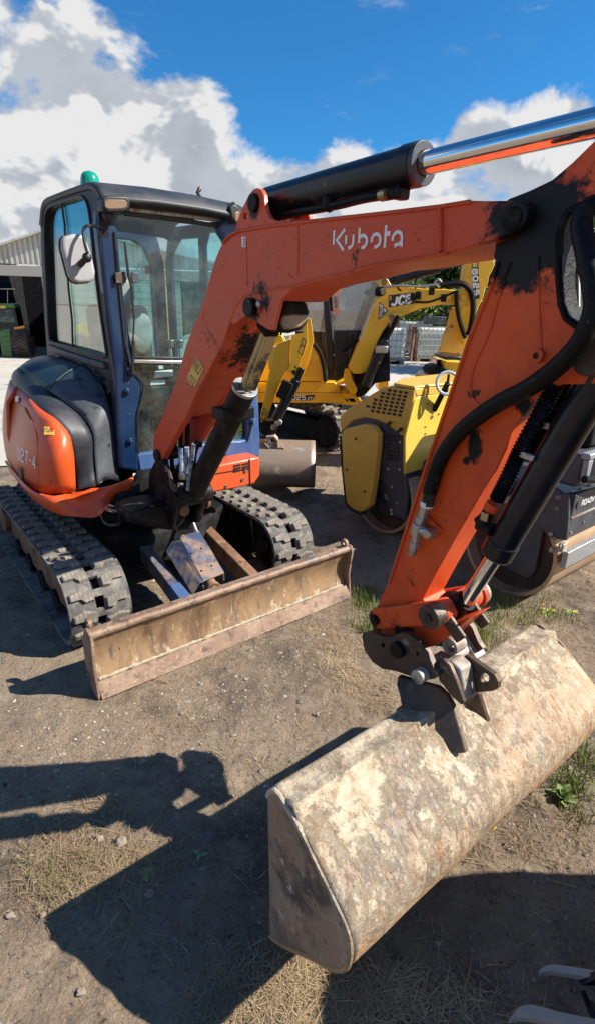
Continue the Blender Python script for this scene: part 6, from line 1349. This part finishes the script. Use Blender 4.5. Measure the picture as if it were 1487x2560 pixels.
    for q, nm, m_ in (([(-40,770),(38,770),(46,808),(44,828),(-40,828)], 'cab', M_BLACK), ([(-46,758),(34,758),(40,770),(-50,770)], 'cab_roof', M_GREEN), ([(34,818),(74,812),(77,842),(40,846)], 'mudguard', M_BLACK), ([(-77,812),(-34,818),(-40,846),(-80,842)], 'mudguard', M_BLACK), ([(-4,822),(26,822),(32,892),(6,892)], 'lift_frame', M_GREEN), ([(-30,822),(-8,822),(0,880),(-24,880)], 'lift_frame', M_GREEN)):
        mb = MB(); mb.prism(roundpoly(b(-.1, *q), .06), (0, .9 if nm != 'lift_frame' else .15, 0)); mb.build(nm, m_, t, bevel=.02)
    mb = MB(); mb.prism(b(-.12, (-30,774),(32,774),(38,806),(-36,806)), (0, .01, 0)); mb.build('rear_glass', M_GLASST, t)
    mb = MB(); mb.prism(b(-.13, (-2,764),(15,764),(15,771),(-2,771)), (0, -.01, 0)); mb.build('number_plate', M_STICK, t)
    for k in range(5): mb = MB(); q = b(-.16, (10+k*1, 832+k*12), (27+k*.8, 832+k*12)); mb.bar(q[0], q[1], .05, .05); mb.build('lift_crossbar', M_GREEN, t)
    mb = MB(); q = b(-.05, (20,724), (20,760), (-5,722), (40,722)); mb.cyl(q[0], q[1], .02); mb.cyl(q[2], q[3], .03); mb.build('aerial', M_STEEL, t)
    mb = MB(); mb.prism(b(-.13, (36,818),(62,814),(62,820),(37,824)), (0, -.02, 0)); mb.build('tail_light', M_ORST, t)
    # digger beyond the cab, glimpsed through its side window
    c = zpt(235, 905, hterr(-4, 12)); D = Frame(c.x, c.y, hterr(c.x, c.y), radians(10)); d = lambda y, *p: D.a(y, *p)
    e = thing('yellow_loader', D, 'yellow loading machine with a red stripe seen through the cab side window', 'loader')
    mb = MB(); mb.prism(roundpoly(d(0, (188,812),(215,806),(240,812),(262,825),(275,850),(268,880),(262,870),(240,850),(215,838),(190,830)), .1), (0, .4, 0)); mb.build('boom', M_YEL, e, bevel=.03)
    mb = MB(); mb.prism(d(-.02, (202,834),(206,832),(246,862),(243,870)), (0, -.03, 0)); mb.build('red_stripe', M_ARM, e)
    mb = MB(); mb.prism(roundpoly(d(.1, (160,870),(200,862),(270,880),(275,905),(165,905)), .1), (0, 1.2, 0)); mb.build('chassis', M_YEL, e, bevel=.05)
    for x in (185, 250): q = d(-.05, (x, 895))[0]; mb = MB(); mb.cyl(q, q+V((0, .4, 0)), max(.3, q.z), n=22); mb.build('wheel', M_TYRE, e, bevel=.05)
    # little site machine far across the yard
    c = zpt(665, 890, 0); D = Frame(c.x, c.y, 0, 0); d = lambda y, *p: D.a(y, *p)
    e = thing('site_dumper', D, 'distant yellow site dumper with black wheel far across the concrete yard', 'dumper')
    mb = MB(); mb.prism(roundpoly(d(0, (560,860),(640,868),(642,862),(677,862),(674,876),(640,882),(560,884)), .05), (0, 1, 0)); mb.build('hopper', M_YEL, e, bevel=.03)
    q = d(-.2, (667,886))[0]; rr = max(.25, q.z+.03); q.z = rr; mb = MB(); mb.cyl(q, q+V((0, .35, 0)), rr, n=26); w = mb.build('wheel', M_TYRE, e, bevel=.06)
    mb = MB(); mb.cyl(q-V((0, .02, 0)), q+V((0, .1, 0)), rr*.4, n=16); mb.build('wheel_hub', M_YEL, w)
    # farm buildings far off, glimpsed through the cab
    for px0, px1, top, Y, nm, lab in ((330, 470, 700, 60, 'farm_shed', 'long low farm shed far off behind the cab'), (500, 760, 715, 70, 'grey_shed', 'long grey shed far off beyond the boom')):
        c = zpt((px0+px1)/2, 800, 0); c = V((0, 0, 0)); rr_ = ray((px0+px1)/2, 760); k = Y/rr_.y; D = Frame(rr_.x*k, Y, 0, 0)
        sh = thing(nm, D, lab, 'shed'); w = (px1-px0)/FPX*Y
        zt = D.a(0, ((px0+px1)/2, top))[0].z
        mb = MB(); mb.bx(-w/2, w/2, 0, 8, -.2, zt*.72); mb.build('wall', M_BLOCK, sh)
        mb = MB(); mb.prism([V((-w/2-.3, -.3, zt*.7)), V((-w/2-.3, 4, zt)), V((-w/2-.3, 8.3, zt*.7))], (w+.6, 0, 0)); mb.build('roof', M_CORR, sh)
build_barn()

M_CAGE = mat('galvanised_cage', (.45, .46, .46), .4, .6)
M_TANK = mat('milky_plastic_tank', (.66, .68, .58), .5, layers=[((.42, .46, .22), 1.6, .5, .7, .5), ((.74, .75, .70), 3, .45, .7, .5)])
M_WOOD = mat('old_pallet_wood', (.24, .19, .14), .85, layers=[((.34, .30, .25), 8, .45, .7, .9)])
def build_yard():
    def tote(px, py, lab, yaw=0.0, z0=0, h=1.0):
        c = zpt(px, py, 0); F = Frame(c.x, c.y, z0, yaw)
        t = thing('liquid_tote', F, lab, 'liquid container', 'caged liquid containers')
        mb = MB(); mb.bx(-.47, .47, .06, 1.0, .17, 1.08*h); mb.build('plastic_tank', M_TANK, t, bevel=.06, seg=3)
        mb = MB(); mb.cyl((0, .5, 1.06*h), (0, .5, 1.12*h), .09, n=16); mb.build('lid', M_PRK, t)
        mb = MB()
        for i in range(8): x = -.5+1.0*i/7; mb.cyl((x, .03, .14), (x, .03, 1.10*h), .012, n=5, caps=False)
        for i in range(6): z = .16+.94*h*i/5; mb.cyl((-.5, .02, z), (.5, .02, z), .012, n=5, caps=False)
        mb.build('front_cage', M_CAGE, t)
        mb = MB()
        for x in (-.51, .51):
            for i in range(8): y = .03+1.0*i/7; mb.cyl((x, y, .14), (x, y, 1.10*h), .012, n=5, caps=False)
            for i in range(6): z = .16+.94*h*i/5; mb.cyl((x, .03, z), (x, 1.03, z), .012, n=5, caps=False)
        mb.build('side_cage', M_CAGE, t)
        mb = MB(); mb.bx(-.5, .5, 0, 1.0, .11, .14)
        for x in (-.45, 0, .45): mb.bx(x-.06, x+.06, .0, 1.0, .0, .11)
        mb.build('pallet', M_WOOD, t)
        return t
    tote(1078, 906, 'caged white container nearest, right of the rusty frames', .05)
    tote(1118, 902, 'caged white container right behind the nearest one', .05)
    tote(968, 911, 'caged white container left of the rusty frames beside the black cab', 0)
    tote(1036, 892, 'caged white container in the back row behind the rusty frames', 0, 0, 1.12)
    c = zpt(1082, 896, 0); F = Frame(c.x, c.y+.2, 1.16, 0); mb = MB(); mb.bx(-.35, .35, 0, .5, 0, .26); o = mb.build('grey_crate', M_FEND, None, bevel=.02, loc=F.o); tag(o, 'grey crate lying on top of the caged containers', 'crate')
    c = zpt(1018, 905, 0); F = Frame(c.x, c.y, 0, 0); t = thing('scrap_frame', F, 'rusty brown steel frames leaning between the caged containers', 'scrap metal')
    M_RT = mat('brown_rust', (.22, .09, .05), .8, layers=[((.35, .2, .13), 6, .45, .7, .8)])
    rs = random.Random(2)
    for (x0, z0, x1, z1) in ((-.3,.0,-.3,1.05),(.1,0,.14,.9),(-.3,.95,.35,1.0),(-.35,.6,.4,.55),(.3,0,.35,1.0),(-.3,.3,.3,.8),(-.1,0,.0,1.2),(-.5,.0,-.1,.55)):
        mb = MB(); mb.bar((x0, rs.uniform(0, .4), z0), (x1, rs.uniform(0, .4), z1), .05, .05); mb.build('frame_bar', M_RT, t)
    mb = MB(); mb.bx(.15, .55, .5, .56, 0, 1.1); mb.build('leaning_sheet', M_RT, t)
    mb = MB(); mb.bx(-.75, -.1, 1.6, 1.66, 0, 1.9); mb.build('tall_rusty_sheet', M_RT, t)
build_yard()

def leafmat(name, c1, c2, c3=None):
    m = bpy.data.materials.new(name); m.use_nodes = True; nt = m.node_tree; N = nt.nodes.new; L = nt.links.new; b = nt.nodes['Principled BSDF']
    tc = N('ShaderNodeTexCoord'); n = N('ShaderNodeTexNoise'); n.inputs['Scale'].default_value = 1.3; n.inputs['Detail'].default_value = 3; L(tc.outputs['Object'], n.inputs['Vector'])
    oi = N('ShaderNodeNewGeometry'); ad = N('ShaderNodeMath'); ad.operation = 'MULTIPLY_ADD'; L(oi.outputs['Random Per Island'], ad.inputs[0]); ad.inputs[1].default_value = .35; L(n.outputs['Fac'], ad.inputs[2])
    r = N('ShaderNodeValToRGB'); L(ad.outputs[0], r.inputs[0]); e = r.color_ramp.elements; e[0].position = .40; e[0].color = (*c1, 1); e[1].position = .95; e[1].color = (*c2, 1)
    if c3: q = e.new(.80); q.color = (*c3, 1)
    L(r.outputs[0], b.inputs['Base Color']); b.inputs['Roughness'].default_value = .6; b.inputs['Specular IOR Level'].default_value = .25
    try: b.inputs['Subsurface Weight'].default_value = 0
    except Exception: pass
    return m
M_LEAFD = leafmat('dark_foliage', (.018, .045, .014), (.075, .12, .03)); M_LEAFL = leafmat('light_foliage', (.05, .10, .02), (.20, .26, .07))
M_BARK = mat('bark', (.10, .075, .05), .9)
def tree(px, base_d, w, h, lab, m, cat='tree', n=5000, z0=0, leaf=.16, seed=0, name='tree', group=None, low=.12):
    r_ = ray(px, 780); k = base_d/r_.y; F = Frame(r_.x*k, base_d, z0, 0); t = thing(name, F, lab, cat, group); rs = random.Random(seed)
    mb = MB(); mb.tube([V((0, 0, -.2)), V((.1, 0, h*.3)), V((.0, .1, h*.6)), V((.1, 0, h*.85))], [w*.05, w*.038, w*.022, w*.008], n=8)
    for i in range(7):
        a = rs.uniform(0, 2*pi); z = h*rs.uniform(.25, .6); mb.tube([V((.05, 0, z)), V((cos(a)*w*.22, sin(a)*w*.22, z+h*.12)), V((cos(a)*w*.4, sin(a)*w*.4, z+h*.2))], [w*.018, w*.011, w*.004], n=6)
    mb.build('trunk', M_BARK, t)
    cl = [(V((rs.uniform(-.42, .42)*w, rs.uniform(-.35, .35)*w, h*rs.uniform(low+.08, .9))), rs.uniform(.12, .24)*min(w, h)) for _ in range(26)]
    vs = []; fs = []
    for i in range(n):
        c, rr = rs.choice(cl); d = V((rs.gauss(0, 1), rs.gauss(0, 1), rs.gauss(0, 1))).normalized()*rr*rs.uniform(.55, 1.08); p = c+d
        if p.z < h*low*.3: continue
        u = V((rs.gauss(0, 1), rs.gauss(0, 1), rs.gauss(0, 1))).normalized(); v = u.cross(V((rs.gauss(0, 1), rs.gauss(0, 1), rs.gauss(0, 1)))).normalized(); s = leaf*rs.uniform(.6, 1.3); b = len(vs)
        vs += [p-u*s, p+v*s*.5, p+u*s, p-v*s*.5]; fs.append((b, b+1, b+2, b+3))
    mb = MB(); mb.add(vs, fs); mb.build('crown', m, t, smooth=0, recalc=False)
tree(1060, 34, 5, 5.0, 'dark broad tree behind the arched yellow boom', M_LEAFD, n=7000, seed=1, leaf=.22)
tree(1130, 36, 8, 5.4, 'tall dark tree behind the upright yellow arm', M_LEAFD, n=8000, seed=2, leaf=.24)
tree(1250, 33, 8, 5.0, 'dark tree hidden mostly by the big orange arm', M_LEAFD, n=6000, seed=3, leaf=.24)
tree(1460, 16, 4, 3.9, 'leafy tree seen through the opening of the orange arm', M_LEAFD, n=8000, seed=4, leaf=.12)
tree(1075, 25, 3.6, 2.75, 'bright green bush behind the caged white containers', M_LEAFL, 'bush', n=7000, seed=5, leaf=.10, name='bush', low=.02)
tree(1170, 25, 3.6, 2.5, 'pale green bush right of the containers behind the tan plate', M_LEAFL, 'bush', n=5000, seed=6, leaf=.10, name='bush', low=.02)
for i, (px, lab) in enumerate(((560, 'low dark hedge tree far off behind the cab'), (840, 'low dark hedge tree far off behind the yellow cab'), (900, 'round dark hedge tree far off left of the containers'))):
    tree(px, 48, 9, 3.6 if i < 1 else 4.0, lab, M_LEAFD, n=3500, seed=10+i, leaf=.3, low=.02)

# ------------------------------------------------------------------ neighbour whose bucket teeth poke in at the lower right
def build_teeth():
    O = Frame(1.55, .1, 0, 0); r = thing('toothed_excavator', O, 'dark excavator bucket with two worn steel teeth poking in at the bottom right corner', 'excavator')
    def T(px, py, z): return zpt(px, py, z)-O.o
    M_T = mat('worn_tooth_steel', (.48, .34, .25), .8, .0, layers=[((.30, .27, .25), 7, .45, .65, .5), ((.5, .30, .06), 6, .68, .72, .5), ((.2, .13, .1), 18, .6, .7, .7)], bump=(60, .2, .003))
    for pts in ([(1344,2430),(1352,2418),(1366,2411),(1382,2409),(1410,2412),(1487,2424),(1700,2460),(1700,2482),(1487,2443),(1430,2434),(1382,2426),(1362,2427)], [(1270,2548),(1288,2524),(1302,2512),(1322,2509),(1345,2512),(1400,2528),(1487,2545),(1700,2590),(1700,2640),(1487,2580),(1400,2558),(1340,2546),(1305,2541)]):
        z = .17; q = [T(*p, z) for p in pts]; mb = MB(); mb.prism(q, (0, 0, -.022)); mb.build('bucket_tooth', M_T, r, bevel=.004)
    mb = MB(); rows = []
    A = T(1380, 2450, .14); 
    for i in range(9):
        y = A.y-.02-.05*i; row = []
        for k in range(12):
            a = pi*(.05+.95*k/11); row.append(V((A.x+.28-.22*cos(a), y, .16-.13*sin(a))))
        rows.append(row)
    mb.grid(rows); mb.build('bucket_shell', M_BLACK, r, solid=.012, smooth=60)
    mb = MB(); mb.prism([V((A.x+.06, A.y-.0, .15)), V((A.x+.5, A.y, .15)), V((A.x+.5, A.y, .45)), V((A.x+.25, A.y, .32))], (0, -.015, 0)); mb.build('bucket_side', M_BLACK, r)
    mb = MB(); mb.bar((A.x+.45, A.y-.2, .35), (.55, -.1, 1.15), .12, .2); mb.build('dipper_arm', M_BLACK, r, bevel=.02)
    mb = MB(); mb.prism(roundpoly([V((.0, 1.02, .35)), V((.0, 1.02, 1.0)), V((.0, .75, 1.30)), V((.0, -.2, 1.36)), V((.0, -1.2, 1.3)), V((.0, -1.4, .35))], .2), (1.5, 0, 0)); mb.build('engine_cover', M_YEL, r, bevel=.1, seg=4)
    for y in (-1.1, .65): mb = MB(); mb.box((.75, y, .22), (1.7, .35, .44)); mb.build('track_unit', M_RUBD, r, bevel=.15, seg=4)
build_teeth()

# ================================================================== GROUND COVER
def inpoly(x, y, P):
    c = False; j = len(P)-1
    for i in range(len(P)):
        if (P[i][1] > y) != (P[j][1] > y) and x < (P[j][0]-P[i][0])*(y-P[i][1])/(P[j][1]-P[i][1])+P[i][0]: c = not c
        j = i
    return c
def scatter_pts(P, n, rs):
    xs = [p[0] for p in P]; ys = [p[1] for p in P]; out = []
    while len(out) < n:
        x = rs.uniform(min(xs), max(xs)); y = rs.uniform(min(ys), max(ys))
        if inpoly(x, y, P): out.append((x, y))
    return out
def gpts(pxs): return [(lambda p: (p.x, p.y))(zpt(x, y, 0)) for x, y in pxs]
def blades(name, patches, m, lab, cat, hmin, hmax, wid, flat=.0, seed=0):
    rs = random.Random(seed); vs = []; fs = []
    for P, n in patches:
        W = gpts(P); cs = scatter_pts(W, max(6, n//26), rs)
        for _ in range(n):
            c = rs.choice(cs); x = c[0]+rs.gauss(0, .028); y = c[1]+rs.gauss(0, .028)
            z = hterr(x, y)+ground_h(x, y)-.002; h = rs.uniform(hmin, hmax); a = rs.uniform(0, 2*pi); lean = rs.uniform(.2, .9) if flat == 0 else rs.uniform(1.5, 4)
            d = V((cos(a), sin(a), 0)); up = V((0, 0, 1)); L = h*(1 if flat == 0 else .6)
            p0 = V((x, y, z)); p1 = p0+up*L*.55/(1+flat*2)+d*L*.22*lean; p2 = p0+up*L*(1-.15*lean)/(1+flat*3.5)+d*L*.62*lean; s = d.cross(up)*wid*rs.uniform(.6, 1.2)
            if flat: p0.z += rs.uniform(0, .006); p1.z = max(p1.z, z+.003)
            b = len(vs); vs += [p0-s, p0+s, p1+s*.8, p1-s*.8, p2]; fs += [(b, b+1, b+2, b+3), (b+3, b+2, b+4)]
    mb = MB(); mb.add(vs, fs); o = mb.build(name, m, None, smooth=0, recalc=False, kind='stuff'); tag(o, lab, cat)
M_GRASS = leafmat('green_grass', (.07, .11, .02), (.30, .33, .09), (.20, .24, .05)); M_STRAW = leafmat('dry_straw', (.15, .10, .06), (.58, .46, .29), (.38, .28, .16))
blades('green_grass', [([(880,1470),(945,1480),(948,1570),(895,1590),(870,1540)], 900), ([(1180,1470),(1420,1500),(1440,1600),(1300,1560),(1180,1640),(1150,1560)], 1500), ([(1310,1900),(1487,1860),(1487,2060),(1320,2000)], 900), ([(1090,1560),(1330,1560),(1200,1660),(1120,1650)], 900), ([(810,1130),(870,1150),(860,1180),(800,1170)], 90), ([(1040,895),(1080,895),(1080,915),(1040,915)], 30), ([(60,2160),(220,2160),(200,2290),(60,2290)], 60)], M_GRASS, 'tufts of green grass round the bucket and blade end', 'grass', .03, .085, .0013, seed=3)
blades('dry_grass', [([(560,2400),(900,2420),(1200,2480),(1200,2600),(480,2640)], 2400), ([(800,1600),(960,1610),(1000,1750),(960,1800),(820,1720)], 1300), ([(60,2090),(250,2080),(420,2130),(500,2140),(330,2220),(150,2280),(60,2240)], 1900), ([(520,2440),(760,2380),(1000,2500),(980,2700),(480,2700)], 1500), ([(1080,1540),(1450,1520),(1487,1640),(1300,1560),(1150,1680)], 1400), ([(900,2060),(1487,1990),(1487,2170),(1100,2190),(960,2160)], 700), ([(180,1990),(330,1980),(340,2050),(200,2070)], 260), ([(740,1560),(880,1560),(880,1640),(760,1640)], 350), ([(0,1800),(1487,1750),(1487,2560),(0,2560)], 1100), ([(600,1280),(1100,1280),(1100,1500),(900,1500)], 200)], M_STRAW, 'flattened dry straw and dead grass scattered on the earth', 'straw', .02, .10, .0010, flat=.6, seed=5)
def pebbles():
    rs = random.Random(9); vs = []; fs = []
    M_ST = leafmat('mixed_gravel', (.10, .085, .07), (.62, .57, .50), (.32, .26, .20))
    def stone(x, y, s, sink=.35):
        z = hterr(x, y)+ground_h(x, y); b = len(vs); rot = rs.uniform(0, pi)
        for k in range(6):
            a = rot+k*pi/3; rr = s*rs.uniform(.75, 1.15); vs.append(V((x+rr*cos(a), y+rr*.8*sin(a), z+s*rs.uniform(-.15, .2))))
        vs.append(V((x+s*rs.uniform(-.3, .3), y+s*rs.uniform(-.3, .3), z+s*(1.0-sink)*rs.uniform(.6, 1.0))))
        for k in range(6): fs.append((b+k, b+(k+1) % 6, b+6))
    for _ in range(60000):
        x = rs.uniform(-2.0, 2.2); y = .45+3.4*rs.random()**1.5
        d = mnoise.noise(V((x*1.6, y*1.6, 7))); 
        if rs.random() > .35+d*1.2: continue
        stone(x, y, min(.014, .0031*math.exp(rs.gauss(0, .60))))
    mb = MB(); mb.add(vs, fs); o = mb.build('gravel', M_ST, None, smooth=0, recalc=False, kind='stuff'); tag(o, 'small mixed gravel trodden into the brown earth', 'gravel')
    def rock(px, py, s, lab, m=None):
        p = zpt(px, py, 0); p.z = ground_h(p.x, p.y)+s*.3; mb = MB(); mb.sph((0, 0, 0), s, 12); mb.v = [tuple(V(v)*(1+mnoise.noise(V(v)*(1.4/s)+V((px, 0, 0)))*.6)) for v in mb.v]; mb.v = [(a*1.2, b*.9, c*.75) for a, b, c in mb.v]
        o = mb.build('stone', m or M_ROCK, None, smooth=30, loc=p); tag(o, lab, 'stone', 'stones lying on the earth')
    M_ROCK = mat('grey_brown_stone', (.24, .19, .145), .85, layers=[((.33, .28, .23), 40, .5, .66, .9)], bump=(90, .4, .003))
    for px, py, s, lab in ((250,2102,.014,'pale pebble left of the stone pair beside the shadow finger'), (303,2106,.018,'larger brown stone right of the pale pebble by the shadow'), (374,2236,.013,'flat pale stone inside the big shadow near green leaves'), (110,2298,.008,'small grey stone left of the shadow corner'), (790,1785,.012,'dark stone right of the blade on open ground'), (1095,2355,.009,'small grey stone in shade right of the bucket'), (205,2488,.012,'grey stone near the bottom left corner'), (455,1784,.008,'small dark stone in the middle of the bare earth'), (30,2300,.010,'reddish stone at the left edge')): rock(px, py, s, lab)
pebbles()
def weed(px, py, n, s, lab, seed, yel=False, flat=.5):
    rs = random.Random(seed); p = zpt(px, py, 0); F = Frame(p.x, p.y, ground_h(p.x, p.y), 0); t = thing('weed', F, lab, 'weed', 'weeds in the earth')
    M_W = M_LEAFW
    for i in range(n):
        a = i*2.4+rs.uniform(-.3, .3); L = s*rs.uniform(.6, 1.1); el = rs.uniform(.2, .9)*flat; d = V((cos(a)*cos(el), sin(a)*cos(el), sin(el))); sd = V((-sin(a), cos(a), 0))
        mb = MB(); rows = []
        for k in range(6):
            u = k/5; w = L*.20*sin(pi*min(1, u*.95+.05))+.0006; c = d*L*u + V((0, 0, -.25*L*u*u)); rows.append([c-sd*w+V((0, 0, w*.3)), c, c+sd*w+V((0, 0, w*.3))])
        mb.grid(rows); mb.build('leaf', M_W, t, smooth=60, recalc=False)
    if yel:
        for i in range(5): mb = MB(); a = rs.uniform(0, 6.3); mb.sph((cos(a)*s*.6, sin(a)*s*.6, s*.5), s*.10, 8, (1, 1, .5)); mb.build('flower', M_YEL, t)
M_LEAFW = leafmat('weed_leaf', (.10, .17, .04), (.30, .38, .14))
weed(1365, 1528, 16, .060, 'broad-leaved green weed left of the pair on the verge by the drum', 1, True); weed(1425, 1530, 12, .05, 'pale green weed rightmost on the verge by the drum', 2, True)
weed(1405, 1992, 12, .07, 'bright green weed in the shade below the bucket', 3, False, 1.6); weed(366, 2186, 5, .035, 'small round-leaved weed on the edge of the large shadow', 4); weed(500, 2132, 3, .03, 'tiny weed in shade between shadow finger and bucket', 5)
def sticks():
    M_TW = mat('reddish_twig', (.16, .07, .055), .8)
    for pts, r_, lab in (([(1120,2558),(1150,2500),(1190,2450),(1215,2430),(1290,2402)], .0028, 'reddish bramble twig left of the bucket teeth'), ([(1100,2370),(1160,2410),(1195,2445)], .0016, 'thin twig joining the reddish bramble'), ([(415,2290),(450,2315)], .003, 'short brown stick inside the big shadow'), ([(960,2130),(1200,2160),(1440,2220)], .0016, 'long dry stem lying below the bucket'), ([(55,2195),(130,2130)], .0012, 'dry stem among the straw at left'), ([(620,2340),(655,2370)], .002, 'short twig close to the bucket end plate'), ([(380,1700),(420,1712)], .002, 'orange brown stick in front of the blade')):
        q = [zpt(*p, 0) for p in pts]; c = q[0].copy(); 
        q = [V((p.x-c.x, p.y-c.y, ground_h(p.x, p.y)+r_*1.4+.002)) for p in q]; q = smooth_path(q, 4) if len(q) > 2 else q
        mb = MB(); mb.tube(q, r_, n=6); o = mb.build('twig', M_TW if 'dry' not in lab else M_STRAW, None, loc=(c.x, c.y, 0)); tag(o, lab, 'twig')
sticks()
